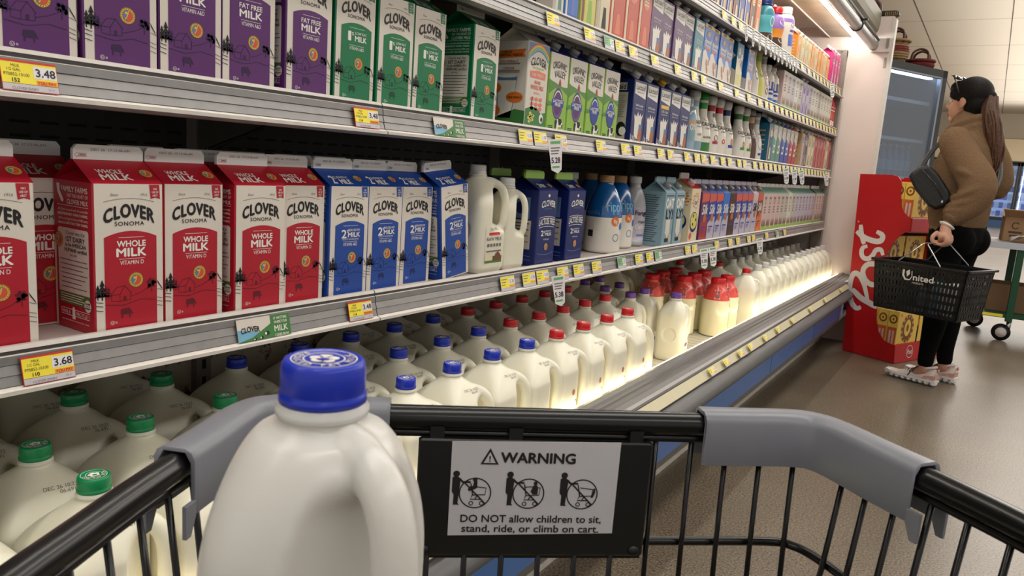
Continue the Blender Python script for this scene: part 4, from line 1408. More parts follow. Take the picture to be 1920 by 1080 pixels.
STAMP = [('DEC 26 10:23', 0.018), ('06-691', 0.026)]
def art_prairie(bvh):
    # small print and red splash on the face turned to the aisle
    mb = MB()
    F = lambda u, v: (0.2, u, v)
    mb.text('Milk', F, 0.012, 0.098, .016, 'ink_black', w=.05, shear=.2)
    mb.text('Whole', F, 0.014, 0.118, .009, 'ink_grey', w=.03, shear=.2)
    mb.disc(-.020, .125, .007, .008, F, 'almond', 12)
    mb.shape([(u * .046, .022 + v * .052) for u, v in [(-.6, 0), (-.2, -.1), (.3, 0), (.7, .2), (.5, .5), (.8, .9), (.2, .8), (-.1, 1.1), (-.5, .7), (-.9, .6), (-.5, .3)]], F, 'cap_red')
    project(mb, bvh, None, lambda p: (p, Vector((-1, 0, 0))), 0.0005)
    return mb
def art_half(bvh):
    mb = MB()
    F = lambda u, v: (0.2, u, v)
    mb.disc(.0, .135, .013, .012, F, 'cap_red', 14)
    for i in range(3):
        mb.rect(-.016, .016, .10 - .022 * i, .113 - .022 * i, F, ('ink_violet', 'periwinkle', 'ink_violet')[i])
    project(mb, bvh, None, lambda p: (p, Vector((-1, 0, 0))), 0.0005)
    return mb
def art_raw(bvh):
    mb = MB()
    F = lambda u, v: (0.2, u, v)
    mb.shape([(-.036, .022), (.036, .022), (.036, .105), (.030, .112), (-.030, .112), (-.036, .105)], F, 'carton_white')
    e1 = MB()
    e1.text('ORGANIC', F, 0, .102, .006, 'ink_grey')
    e1.rect(-.022, .022, .0885, .0945, F, 'cap_red')
    e1.text('RAW MILK', F, 0, .080, .0085, 'ink_black', w=.06)
    for i in range(5):
        e1.rect(-.028 + .012 * i, -.02 + .012 * i, .062, .069, F, 'ink_grey')
    e1.rect(-.03, .03, .05, .053, F, 'ink_grey')
    e1.shape([(-.034, .024), (.034, .024), (.034, .04), (-.034, .04)], F, 'label_green')
    e1.shape([(-.034, .03), (-.005, .03), (-.004, .046), (-.02, .05), (-.034, .046)], F, 'cream')
    e1.shape([(-.0, .03), (.03, .03), (.028, .042), (.018, .05), (.008, .046)], F, 'brown')
    dn = Vector((-1, 0, 0))
    project(mb, bvh, None, lambda p: (p, dn), 0.0005)
    project(e1, bvh, None, lambda p: (p, dn), 0.0009)
    o = len(mb.v)
    mb.v += e1.v
    for f, m, s in zip(e1.f, e1.m, e1.sm):
        mb.f.append(tuple(o + q for q in f)); mb.m.append(mb.mi(e1.keys[m])); mb.sm.append(s)
    return mb

GA, GH = 0.0726, 0.255
K['g_green'] = jug('milk_jug', GA, GH, 0.0032, 'jug_milk', 'cap_green', 'LOW FAT MILK', cut=.5, sh=.70, stamp_lines=STAMP)
def recap(src, cap, words, zt, name='milk_jug', r=0.0192):
    # same moulded jug with another cap
    root = src.root.copy()
    COL.objects.link(root)
    for ch in src.root.children:
        if ch.name.split('.')[0] == 'cap': continue
        c = ch.copy(); COL.objects.link(c); c.parent = root
    cap_part(cap, words, root, zt, r)
    return Kind(root)
K['g_blue'] = recap(K['g_green'], 'cap_blue', 'REDUCED FAT MILK', GH - .005)
K['g_red'] = jug('milk_jug', GA, GH, 0.0032, 'jug_milk', 'cap_red', 'WHOLE MILK', cut=.5, sh=.70, stamp_lines=STAMP, art=art_prairie)
K['g_plain'] = recap(K['g_green'], 'cap_red', None, GH - .005)
K['h_purple'] = jug('milk_jug', 0.0535, 0.235, 0.0028, 'jug_milk', 'cap_purple', None, cut=0.5, dimple=True, hthick=0.0095, art=art_half, sh=.70, hz=(.42, .76), sq=5)
K['g_white'] = jug('milk_jug', GA, GH + .008, 0.004, 'jug_milk', 'cap_white', None, cut=.5, sh=.70)
K['raw'] = jug('raw_milk_jug', 0.058, 0.232, 0.0028, 'jug_milk', 'cap_white', None, cut=0.40, dimple=True, hthick=0.0100, art=art_raw, sh=.66, hz=(.52, .80), sq=5.5)
K['raw_s'] = jug('raw_milk_jug', 0.041, 0.205, 0.0024, 'jug_milk', 'cap_white', None, cut=0.42, dimple=False, hthick=0.0080, sh=.68, hz=(.50, .80), sq=5.5)

# ------------------------------------------------------------------ lathe-turned bottles
def bottle(name, prof, k, bands, capdef, wraps=(), cat='bottle', seg=28):
    r = thing(name, name, cat)
    b = MB()
    pts = [(q.x, q.y) for q in catmull([(a, z, 0) for a, z in prof], 5)]
    zz_ = 0.0
    mono = []
    for a, z in pts:
        zz_ = max(zz_, z)
        mono.append((max(0.002, a), zz_))
    pts = mono
    cuts = sorted({z for z0, z1, _ in bands for z in (z0, z1)})
    full = []
    for i in range(len(pts) - 1):
        full.append(pts[i])
        for c in cuts:
            if pts[i][1] < c < pts[i + 1][1]:
                t = (c - pts[i][1]) / (pts[i + 1][1] - pts[i][1])
                full.append((pts[i][0] + (pts[i + 1][0] - pts[i][0]) * t, c))
    full.append(pts[-1])
    b.lathe(full, k, seg, bands=bands)
    def rad(z):
        for i in range(len(full) - 1):
            if full[i][1] <= z <= full[i + 1][1]:
                t = (z - full[i][1]) / max(1e-6, full[i + 1][1] - full[i][1])
                return full[i][0] + (full[i + 1][0] - full[i][0]) * t
        return full[-1][0]
    def wrap(ang, e):
        def F(u, v):
            R = rad(v)
            a = ang + u / max(.012, R)
            return ((R + e) * math.cos(a), (R + e) * math.sin(a), v)
        return F
    for w in wraps: w(b, wrap)
    b.build('bottle_body', r)
    rc, zc, hc, kc = capdef
    c = MB()
    c.lathe([(rc * 1.02, 0), (rc * 1.02, .003), (rc * .98, .004), (rc, .006), (rc * .98, hc - .002), (rc * .9, hc), (0, hc)], kc, 24)
    for i in range(24):
        a = 2 * PI * i / 24
        c.tube([(rc * math.cos(a), rc * math.sin(a), .006), (rc * .98 * math.cos(a), rc * .98 * math.sin(a), hc - .003)], .0004, kc, 4, cap=False)
    c.build('cap', r, (0, 0, zc))
    return Kind(r)
TA = math.radians(-18)
def w_text(s, v, h, k, w=None, bold=.01, arc=0, du=0):
    return lambda b, wr: b.text(s, wr(TA, .0006), du, v, h, k, w=w, bold=bold, arc=arc)
def w_disc(v, ru, rv, k, du=0, n=16, e=.0005):
    return lambda b, wr: b.disc(du, v, ru, rv, wr(TA, e), k, n)
def w_rect(u0, u1, v0, v1, k, e=.0004):
    def f(b, wr):
        F = wr(TA, e)
        n = 6
        for i in range(n):
            b.rect(u0 + (u1 - u0) * i / n, u0 + (u1 - u0) * (i + 1) / n, v0, v1, F, k)
    return f
CALP = [(.030, 0), (.039, .004), (.041, .02), (.0405, .07), (.036, .10), (.028, .125), (.020, .15), (.0185, .18), (.0195, .20), (.0195, .215)]
def califia(nm, kneck, klabel, kcap, extra=()):
    K[nm] = bottle('almond_milk_bottle', CALP, 'bottle_white', [(.172, .195, kneck)] + ([(0.002, .045, klabel)] if klabel else []), (.0215, .205, .026, kcap),
                   [w_text('CALIFIA', .115, .014, 'ink_black', w=.05, bold=.02), w_text('FARMS', .099, .006, 'ink_grey'), w_disc(.135, .014, .008, 'tan')] + list(extra))
califia('cal_blue', 'bottle_clear', 'oat_grey', 'cap_white', [w_text('OAT', .07, .008, 'ink_black')])
califia('cal_green', 'cap_lime', 'hill_green', 'cap_lime', [w_text('ALMOND', .065, .008, 'ink_black')])
califia('cal_choc', 'crimson', None, 'cap_white', [w_disc(.068, .012, .012, 'brown'), w_rect(-.018, .018, .045, .056, 'crimson'), w_rect(-.008, .008, .15, .165, 'ink_grey')])
califia('cal_red', 'cap_red', None, 'cap_white', [w_disc(.06, .010, .01, 'cap_red')])
califia('cal_navy', 'carton_navy', None, 'cap_white', [w_disc(.062, .008, .016, 'almond', .004), w_rect(-.016, .016, .04, .052, 'royal')])
califia('cal_gr2', 'hill_green', None, 'cap_white', [w_disc(.062, .008, .016, 'almond', .004), w_rect(-.016, .016, .04, .052, 'cap_lime')])
K['brown_b'] = bottle('coffee_drink_bottle', CALP, 'bottle_brown', [(.172, .20, 'tan')], (.0215, .205, .026, 'cap_grey'), [w_text('CO', .11, .012, 'white_ink'), w_disc(.13, .012, .008, 'tan')])
K['zero'] = bottle('ultra_filtered_milk_bottle', [(.028, 0), (.034, .004), (.035, .02), (.034, .08), (.035, .12), (.028, .15), (.018, .165), (.017, .18)], 'bottle_clear', [(.04, .075, 'oat_grey'), (.10, .112, 'tan')], (.018, .176, .016, 'cap_grey'), [w_text('0%', .09, .022, 'white_ink', bold=.02)])
K['white_blue'] = bottle('creamer_bottle', CALP, 'bottle_white', [(.172, .195, 'bottle_grey')], (.0215, .205, .02, 'cap_grey'), [w_disc(.085, .015, .03, 'periwinkle'), w_text('CA', .13, .01, 'ink_black'), w_rect(-.012, .012, .03, .04, 'royal')])
RIP = [(.048, 0), (.056, .004), (.0575, .02), (.057, .10), (.055, .13), (.046, .165), (.033, .195), (.022, .212), (.0205, .225)]
def ripple_wraps():
    def f(b, wr):
        b.text('ripple', wr(TA, .0008), .0, .145, .03, 'sky_blue', w=.07, bold=.01)
        b.disc(-.006, .100, .015, .015, wr(TA, .0008), 'orange', 18)
        b.text('8g', wr(TA, .0011), -.006, .10, .011, 'white_ink', bold=.015)
        b.ring(.0, .05, .012, .002, wr(TA, .0008), 'seal_blue', 20)
        b.text('vanilla', wr(TA - 1.45, .0008), 0, .125, .014, 'seal_blue')
        b.rect(-.01, .012, .045, .075, wr(TA - 1.5, .0008), 'carton_white')
        b.rect(-.008, .01, .05, .07, wr(TA - 1.5, .0011), 'ink_black')
        b.disc(.022, .085, .009, .012, wr(TA, .0008), 'bright_blue', 12)
    return f
K['ripple'] = bottle('pea_milk_bottle', RIP, 'bottle_white', [(.11, .23, 'bottle_blue')], (.023, .215, .022, 'cork'), [ripple_wraps()], seg=36)
K['forager'] = bottle('oat_milk_bottle', [(.036, 0), (.043, .004), (.0445, .02), (.044, .12), (.040, .155), (.028, .19), (.0195, .205), (.0195, .222)], 'bottle_grey', [(.02, .135, 'pale_lilac')], (.021, .215, .022, 'cap_white'),
    [w_text('Forager', .115, .016, 'ink_black', w=.06, bold=.02), w_text('Organic', .085, .008, 'ink_black'), w_text('Oatmilk', .068, .016, 'white_ink', w=.055, bold=.02), w_rect(-.02, .02, .035, .042, 'seal_blue')], seg=32)
K['c_bot_w'] = bottle('milk_bottle', CALP, 'bottle_white', [(.05, .09, 'carton_white')], (.0215, .205, .02, 'cap_white'), [w_disc(.10, .01, .02, 'royal')])
K['c_bot_g'] = bottle('milk_bottle', CALP, 'yellow_green', [(.172, .195, 'lime')], (.0215, .205, .02, 'cap_white'), [w_text('CA', .11, .012, 'ink_green')])
K['c_bot_p'] = bottle('milk_bottle', CALP, 'bottle_white', [(.172, .195, 'cap_grey')], (.0215, .205, .02, 'cap_grey'), [w_disc(.09, .014, .02, 'salmon_red'), w_disc(.05, .012, .015, 'brown'), w_disc(.13, .01, .012, 'salmon_red')])
K['c_jar'] = bottle('drink_bottle', [(.032, 0), (.038, .004), (.039, .05), (.037, .12), (.026, .145), (.018, .155), (.018, .17)], 'carton_white', [(.01, .03, 'bright_blue')], (.020, .165, .018, 'cap_white'), [w_text('LILI', .085, .04, 'royal', w=.05, bold=.03), w_rect(-.02, .02, .045, .055, 'royal')])
K['red_b'] = bottle('drink_bottle', [(.026, 0), (.031, .004), (.032, .04), (.029, .09), (.032, .13), (.026, .16), (.017, .178), (.017, .19)], 'cap_red', [(.06, .10, 'salmon_red')], (.018, .186, .018, 'cap_red'), [w_rect(-.01, .014, .02, .05, 'white_ink'), w_rect(-.01, .014, .11, .135, 'white_ink')])
CRP = [(.026, 0), (.033, .004), (.035, .03), (.032, .07), (.035, .11), (.03, .15), (.019, .17), (.018, .18)]
def creamer(nm, k, bands, kc, wr=()):
    K[nm] = bottle('creamer_bottle', CRP, k, bands, (.022, .172, .03, kc), list(wr))
creamer('cr_teal', 'aqua', [(.0, .05, 'dark_brown'), (.125, .18, 'teal')], 'carton_navy', [w_disc(.10, .012, .022, 'white_ink'), w_disc(.03, .016, .014, 'cream')])
creamer('cr_orange', 'juice_orange', [(.0, .06, 'dark_brown'), (.10, .18, 'lilac')], 'cap_red', [w_disc(.13, .016, .014, 'white_ink'), w_disc(.05, .014, .014, 'cream')])
K['cr_white'] = bottle('creamer_bottle', [(.034, 0), (.043, .004), (.045, .03), (.042, .09), (.044, .14), (.038, .175), (.026, .19), (.025, .20)], 'bottle_white', [(.15, .168, 'lilac')], (.028, .19, .03, 'cap_white'), [w_rect(-.018, .018, .05, .10, 'periwinkle'), w_rect(-.014, .02, .11, .12, 'ink_violet'), w_disc(.14, .012, .01, 'periwinkle')])
def wrapped():
    prof = [(.050, 0), (.058, .004), (.060, .02), (.060, .12), (.057, .155), (.047, .19), (.034, .212), (.030, .222), (.030, .236)]
    def art(b, wr):
        b.shape([(-.02, .175), (.018, .172), (.017, .20), (-.015, .202)], wr(TA + .35, .0008), 'white_ink')
        b.ring(.0, .188, .012, .003, wr(TA + .35, .001), 'tag_red', 14)
        b.rect(-.012, .011, .166, .202, wr(TA - .9, .0008), 'white_ink')
        b.rect(-.007, .007, .171, .197, wr(TA - .9, .001), 'ink_grey')
        b.disc(0.012, .135, .006, .008, wr(TA + .25, .0006), 'dark_brown', 12)
        for i in range(9):
            b.rect(.006, .012, .115 - .009 * i, .121 - .009 * i, wr(TA + .25, .0006), 'ink_black')
    return bottle('cream_top_milk_bottle', prof, 'glass_cream', [(.158, .24, 'shrink_red')], (.031, .226, .024, 'cap_red'), [art], 'bottle', 36)
K['wrapped'] = wrapped()
# ------------------------------------------------------------------ stocking the shelves
FX = -0.9475
def row(kinds, shelf, ys, labels, group, d=W, dx=None, cat=None, rz=None, z=None, sc=None):
    zz = SH[shelf][0] if z is None else z
    out = []
    for i, y in enumerate(ys):
        k = kinds[i] if isinstance(kinds, (list, tuple)) else kinds
        dd = d[i] if isinstance(d, (list, tuple)) else d
        lab = labels[i] if isinstance(labels, (list, tuple)) else labels % ORD[i]
        g = group[i] if isinstance(group, (list, tuple)) else group
        out.append(K[k].place((FX - dd / 2 - (dx[i] if dx else 0), y, zz), rz[i] if rz else 0.0, lab, cat, g, sc or ((1, 1, .955) if shelf == 'C' else None)))
    return out

# shelf B, near end: red, blue
row('whole', 'B', [0.395, 0.558, 0.659, 0.769, 0.866],
    ['red whole milk carton cut off by the left edge of the photo', 'red whole milk carton showing its printed side panel, price tag 3.68 below', 'red whole milk carton right of the one showing its side panel',
     'red whole milk carton above the green and blue shelf banner', 'rightmost red whole milk carton, beside the first blue carton'], 'red whole milk cartons', dx=[0, 0, .008, 0, .014])
row('whole', 'B', [0.498, 0.662, 0.765, 0.862], ['red whole milk carton set back in the gap left of the side-panel carton'] + ['red whole milk carton in the second row, behind the %s front one' % ORD[i] for i in (2, 3, 4)], 'red whole milk cartons', dx=[.098, .108, .1, .115])
row('two', 'B', [0.968, 1.068, 1.168], ['blue 2% milk carton standing next to the last red carton', 'second blue 2% milk carton from the red ones', 'blue 2% milk carton that the tilted one leans against'], 'blue reduced fat milk cartons', dx=[.008, .014, .02])
o = K['two'].place((FX - W / 2 - .004, 1.288, SH['B'][0] + W / 2 * math.sin(.115) + .001), 0, 'blue 2% milk carton leaning to the left beside the raw milk jug', None, 'blue reduced fat milk cartons')
o.rotation_euler = (.108, 0, 0)
row('two', 'B', [0.966, 1.066, 1.250], ['blue 2% milk carton in the second row behind the leftmost blue one', 'blue 2% milk carton in the second row behind the middle blue ones', 'blue 2% milk carton set back behind the leaning one'], 'blue reduced fat milk cartons', dx=[.11, .118, .124])
K['raw'].place((-1.013, 1.435, SH['B'][0]), 0.0, 'white plastic raw milk jug with a round dimple, front of the lower shelf', 'milk jug', 'raw milk jugs')
K['raw'].place((-1.152, 1.42, SH['B'][0]), 0.0, 'white plastic raw milk jug half hidden behind the front one', 'milk jug', 'raw milk jugs')
K['raw_s'].place((-0.995, 1.535, SH['B'][0]), -0.15, 'small narrow raw milk jug next to the larger raw milk jug', 'milk jug')
row('lf', 'B', [1.660, 1.818], ['navy lactose free milk carton beside the raw milk jugs', 'navy lactose free milk carton beside the blue pea milk bottles'], 'navy lactose free cartons')
row('lf', 'B', [1.655, 1.815], ['navy lactose free carton behind the one next to raw milk', 'navy lactose free carton behind the one next to blue bottles'], 'navy lactose free cartons', dx=[.1, .1])
zB = SH['B'][0]
K['ripple'].place((-1.008, 2.118, zB), 0, 'large blue and white pea milk bottle with cork-coloured cap, frontmost', None, 'blue pea milk bottles')
K['ripple'].place((-1.052, 2.312, zB), 0.05, 'blue and white pea milk bottle directly right of the frontmost one', None, 'blue pea milk bottles')
K['ripple'].place((-1.19, 2.37, zB), 0, 'blue and white pea milk bottle standing behind the frontmost one', None, 'blue pea milk bottles')
K['forager'].place((-1.042, 2.418, zB), 0.05, 'white oat milk bottle with lilac label beside the blue bottles', 'bottle', 'oat milk bottles')
K['forager'].place((-1.20, 2.25, zB), 0, 'grey-white oat milk bottle at the back behind the navy cartons', 'bottle', 'oat milk bottles')
row('oat', 'B', [2.518, 2.621], ['grey-blue oat drink carton showing its dark text side', 'grey-blue oat drink carton beside the carton with a food bowl'], 'grey-blue oat drink cartons', d=.09)
row('bowl', 'B', [2.79], ['cream drink carton picturing a food bowl, with red roof'], None, d=.115)
sk = ['silk_plum', 'silk_blue', 'silk_blue', 'silk_royal', 'silk_brown', 'silk_blue', 'silk_blue', 'silk_blue', 'silk_white', 'silk_orange']
sl = ['plum almond drink carton beside the carton with a food bowl', 'first light blue almond drink carton after the plum one', 'second light blue almond drink carton after the plum one', 'royal blue almond drink carton left of the brown one', 'dark brown almond drink carton',
      'first light blue almond drink carton right of the brown one', 'second light blue almond drink carton right of the brown one', 'third light blue almond drink carton right of the brown one', 'whitish almond drink carton with black lettering', 'orange-brown almond drink carton next to the pale cartons']
row(sk, 'B', [2.905 + .0925 * i for i in range(10)], sl, 'almond drink cartons on the lower shelf', d=.088)
pk = ['pale_pink'] * 4 + ['pale_green'] * 2 + ['pale_white', 'pale_green', 'pale_lilac', 'pale_lilac', 'pale_lilac', 'pale_lilac', 'pale_lilac', 'pale_lilac']
row(pk, 'B', [3.836 + .0895 * i for i in range(14)], 'pale nut drink carton on the lower shelf, %s after the orange-brown carton', 'pale nut drink cartons', d=.086)
row('pale_pink', 'B', [5.145, 5.232, 5.319], ['pink nut drink carton right after the gap in the pale row', 'middle pink nut drink carton near the end frame', 'pink nut drink carton closest to the end frame, lower shelf'], 'pale nut drink cartons', d=.088)

# shelf A
row('fatfree', 'A', [0.452, 0.552, 0.652, 0.750, 0.862], ['purple fat free milk carton above the 3.48 tag at the left edge', 'purple fat free milk carton, second from the left', 'purple fat free milk carton, third from the left', 'purple fat free milk carton, fourth from the left', 'purple fat free milk carton beside the green cartons'], 'purple fat free milk cartons', dx=[.003, 0, .004, .008, .004])
row('fatfree', 'A', [0.80], ['purple fat free carton set back, its side showing between two front ones'], 'purple fat free milk cartons', dx=[.109])
row('lowfat', 'A', [0.966, 1.067, 1.168, 1.352], ['green 1% milk carton beside the purple cartons', 'green 1% milk carton, second from the purple ones', 'green 1% milk carton, third from the purple ones', 'green 1% milk carton showing its printed side panel'], 'green low fat milk cartons', dx=[.006, .004, .008, .003])
row('orange', 'A', [1.563], ['white kids milk carton with rainbow and glass of milk picture'], None)
row(['orgval_p', 'orgval_p', 'orgval_b', 'orgval_b'], 'A', [1.666, 1.767, 1.871, 1.972], ['lime organic milk carton with cow, next to the rainbow carton', 'second lime organic milk carton with cow and purple badge', 'lime organic milk carton with blue badge, third from the left', 'lime organic milk carton next to the navy lactose free carton'], 'lime organic milk cartons')
row(['lact', 'lact', 'lacty', 'lact', 'lact'], 'A', [2.171, 2.268, 2.38, 2.476, 2.572], ['navy milk-splash carton showing its text side, by the lime cartons', 'navy milk-splash carton left of the yellow-capped one', 'navy milk-splash carton with the yellow cap', 'navy milk-splash carton right of the yellow-capped one', 'navy milk-splash carton beside the bottles'], 'navy lactose free cartons on the middle shelf')
bk = ['zero', 'cal_blue', 'cal_green', 'cal_choc', 'cal_red', 'cal_navy', 'cal_gr2', 'cal_gr2', 'brown_b', 'white_blue']
bl = ['clear blue milk bottle reading 0% beside the navy cartons', 'white curvy bottle with grey-blue neck and grey label', 'white curvy bottle with bright green cap', 'white curvy bottle with dark red neck', 'white curvy bottle with bright red neck', 'white curvy bottle with navy neck', 'white curvy bottle with green neck, left one of two', 'white curvy bottle with green neck, right one of two', 'dark brown curvy coffee drink bottle', 'white curvy creamer bottle with lilac-blue print by the brown one']
by = [2.70, 2.80, 2.90, 3.0, 3.10, 3.205, 3.385, 3.49, 3.58, 3.672]
for i in range(10):
    K[bk[i]].place((-1.0 if i != 0 else -0.985, by[i], SH['A'][0]), 0, bl[i], 'bottle', 'curvy drink bottles on the middle shelf')
K['cal_choc'].place((-1.12, 2.77, SH['A'][0]), 0, 'white-capped curvy bottle standing behind the clear blue bottle', 'bottle', 'curvy drink bottles on the middle shelf')
ck = ['c_tealtan', 'so_green', 'so_green', 'so_blue', 'so_blue', 'so_red', 'so_red', 'c_greyw', 'c_tan', 'c_dark', 'c_crm2', 'c_crm2', 'c_red', 'c_red', 'c_red', 'c_red', 'c_crm2', 'c_red']
cl = ['deep teal and tan drink carton beside the curvy bottles', 'green coconut drink carton, left one of two', 'green coconut drink carton, right one of two', 'blue coconut drink carton, left one of two', 'blue coconut drink carton, right one of two', 'red coconut drink carton, left one of two', 'red coconut drink carton, right one of two', 'narrow grey-white drink carton right of the red coconut cartons',
      'tan and blue drink carton on the middle shelf', 'dark navy drink carton among the cream ones', 'cream drink carton right of the dark navy one', 'cream drink carton left of the four red ones', 'first of four dark red drink cartons, middle shelf', 'second of four dark red drink cartons, middle shelf', 'third of four dark red drink cartons, middle shelf', 'fourth of four dark red drink cartons, middle shelf', 'cream drink carton right of the four red ones', 'dark red drink carton last before the end frame, middle shelf']
row(ck, 'A', [3.778 + .0902 * i for i in range(17)] + [5.315], cl, 'drink cartons at the far end of the middle shelf', d=.086)

# shelf C
row(['c_greyw', 'c_blue', 'c_photo', 'c_cream', 'c_salmon', 'c_salmon', 'c_salmon'], 'C', [1.635, 1.70, 1.79, 1.876, 1.962, 2.056, 2.15],
    ['narrow white carton at the near end of the upper shelf', 'narrow blue carton at the near end of the upper shelf', 'yellow-green carton with brown picture, upper shelf', 'cream carton with black drawing, upper shelf', 'first salmon-red carton on the upper shelf', 'second salmon-red carton on the upper shelf', 'third salmon-red carton, beside the plum cartons'], 'cartons at the near end of the upper shelf', d=[.05, .07, .08, .075, .092, .092, .092])
row('lactp', 'C', [2.245, 2.342, 2.44, 2.537], 'plum milk-splash carton, %s of four on the upper shelf', 'plum lactose free cartons', dx=[0, .004, 0, .004])
row('lactt', 'C', [2.634], ['teal milk-splash carton beside the bright blue almond cartons'], None)
row(['alm', 'alm', 'alm', 'alm', 'flower', 'alm'], 'C', [2.728, 2.818, 2.910, 3.0, 3.135, 3.30], ['bright blue almond drink carton next to the teal carton', 'second bright blue almond drink carton, upper shelf', 'third bright blue almond drink carton, upper shelf', 'bright blue almond drink carton left of the flower carton', 'teal and cream carton with white flowers, upper shelf', 'bright blue almond drink carton right of the flower carton'], 'bright blue almond drink cartons', d=[.088, .088, .088, .088, .1, .088], dx=[0, .003, 0, .004, 0, .002])
for k, y, l in (('c_bot_w', 3.46, 'white curvy milk bottle beside the last almond carton'), ('c_bot_g', 3.55, 'yellow-green curvy milk bottle on the upper shelf'), ('c_bot_p', 3.64, 'white curvy bottle with red and brown pictures, upper shelf'), ('c_jar', 3.735, 'plain white wide bottle with blue band, left one'), ('c_jar', 3.83, 'white wide bottle with blue lettering left of pale cartons')):
    K[k].place((-0.993, y, SH['C'][0]), 0, l, 'bottle', 'milk bottles on the upper shelf')
row(['pale_pink', 'pale_green', 'pale_lilac', 'pale_white', 'pale_green', 'c_lil', 'c_lil', 'pale_lilac', 'pale_white', 'pale_white', 'pale_green', 'pale_white', 'pale_white', 'pale_white', 'pale_white'], 'C', [3.928 + .0865 * i for i in range(15)], 'pale drink carton on the upper shelf, %s after the white bottles', 'pale drink cartons on the upper shelf', d=.086)
for i, (x, y) in enumerate(((-0.982, 5.262), (-0.982, 5.326))):
    K['red_b'].place((x, y, SH['C'][0]), 0, ('red drink bottle beside the pale cartons, upper shelf', 'red drink bottle next to the end frame, upper shelf')[i], 'bottle', 'red drink bottles')

# shelf D
row(['j_choc', 'j_blue', 'j_blue', 'j_choc', 'j_blue', 'j_blue', 'j_choc', 'j_orange'], 'D', [2.78, 2.855, 2.93, 3.005, 3.08, 3.155, 3.23, 3.31],
    ['brown creamer carton first in view on the top shelf', 'first blue creamer carton on the top shelf', 'second blue creamer carton on the top shelf', 'brown creamer carton between blue ones, top shelf', 'third blue creamer carton on the top shelf', 'fourth blue creamer carton on the top shelf', 'brown creamer carton beside the orange one, top shelf', 'orange creamer carton beside the teal bottle'], 'creamer cartons on the top shelf', d=[.07] * 7 + [.08])
K['cr_teal'].place((-0.99, 3.57, SH['D'][0]), 0, 'teal creamer bottle with navy cap on the top shelf', 'bottle', 'creamer bottles on the top shelf', (1.25, 1.25, 1.0))
K['cr_orange'].place((-0.99, 3.76, SH['D'][0]), 0, 'orange and lilac creamer bottle with red cap', 'bottle', 'creamer bottles on the top shelf', (1.25, 1.25, 1.0))
K['cr_white'].place((-1.0, 3.965, SH['D'][0]), 0, 'tall white creamer bottle with violet band, top shelf', 'bottle', 'creamer bottles on the top shelf', (1.15, 1.15, 1.1))
row(['j_yel'] * 2 + ['j_or'] * 7, 'D', [4.11, 4.22, 4.33, 4.43, 4.53, 4.63, 4.73, 4.83, 4.93], ['yellow juice carton with green cap, back row of the top shelf', 'second yellow juice carton in the back row'] + ['orange juice carton, %s of the back row, top shelf' % ORD[i] for i in range(7)], 'juice cartons in the back row of the top shelf', d=.095, dx=[.09] * 9)
row(['j_or_small', 'j_yel_small', 'j_yel_small', 'j_yel_small', 'j_or_small', 'j_yel_small', 'j_or_small', 'j_or_small', 'j_yel_small', 'j_or_small'], 'D', [4.11 + .088 * i for i in range(10)], 'small juice carton, front row of the top shelf, %s from the left', 'small juice cartons in the front row of the top shelf', d=.07)
row(['j_pink'] * 3, 'D', [5.06, 5.15, 5.24], ['pink-topped juice carton beside the orange ones, top shelf', 'middle pink-topped juice carton on the top shelf', 'pink-topped juice carton nearest the end frame'], 'pink juice cartons', d=.08)

# ------------------------------------------------------------------ bottom well
ZD = 0.361
R1X, R2X, R3X, R4X = -0.885, -1.038, -1.205, -1.357
def jugs(kind, x, ys, fmt, group):
    for i, y in enumerate(ys):
        j = (random.random() - .5) * .003
        K[kind].place((x + j, y, ZD), (random.random() - .5) * .04, fmt % ORD[i] if '%s' in fmt else fmt, 'milk jug', group)
GG, GB, GR = 'green-capped gallon jugs', 'blue-capped gallon jugs', 'red-capped gallon jugs'
jugs('g_green', R1X + .002, [.322, .470, .618, .764], 'green-capped gallon milk jug, front row, %s from the left', GG)
jugs('g_green', R2X + .008, [.318, .471, .619, .767], 'green-capped gallon milk jug, second row, %s from the left', GG)
jugs('g_green', R3X, [.31, .46, .612, .764], 'green-capped gallon milk jug, third row, %s from the left', GG)
jugs('g_green', R4X, [.46, .612, .764], 'green-capped gallon milk jug against the back panel, %s from the left', GG)
jugs('g_blue', R1X, [.912, 1.058, 1.206, 1.354, 1.501], 'blue-capped gallon milk jug, front row, %s from the left', GB)
jugs('g_blue', R2X, [.915, 1.06, 1.212, 1.365, 1.516], 'blue-capped gallon milk jug, second row, %s from the left', GB)
jugs('g_blue', R3X, [.924, 1.085, 1.238, 1.386, 1.54], 'blue-capped gallon milk jug, third row, %s from the left', GB)
jugs('g_blue', R4X, [1.40, 1.553], 'blue-capped gallon milk jug against the back panel, %s from the left', GB)
jugs('g_red', R1X, [1.648, 1.795, 1.942, 2.089], 'red-capped gallon milk jug, front row, %s from the left', GR)
jugs('g_red', R2X, [1.666, 1.812, 1.957, 2.104, 2.25], 'red-capped gallon milk jug, second row, %s from the left', GR)
jugs('g_red', R3X, [1.695, 1.842, 1.99, 2.137, 2.283], 'red-capped gallon milk jug, third row, %s from the left', GR)
jugs('g_red', R4X, [1.706, 1.857, 2.01, 2.16], 'red-capped gallon milk jug against the back panel, %s from the left', GR)
for i, (x, y, l) in enumerate(((-.93, 2.635, 'purple-capped half gallon jug standing alone at the front'), (-1.05, 2.49, 'purple-capped half gallon jug behind the last red front jug'), (-1.052, 2.625, 'purple-capped half gallon jug directly behind the front one'),
        (-1.172, 2.53, 'purple-capped jug, left one of the third row'), (-1.172, 2.66, 'purple-capped jug, right one of the third row'), (-1.292, 2.60, 'purple-capped jug, left one at the back'), (-1.292, 2.73, 'purple-capped jug, right one at the back'))):
    K['h_purple'].place((x, y, ZD), 0.1, l, 'milk jug', 'purple-capped half gallon jugs')
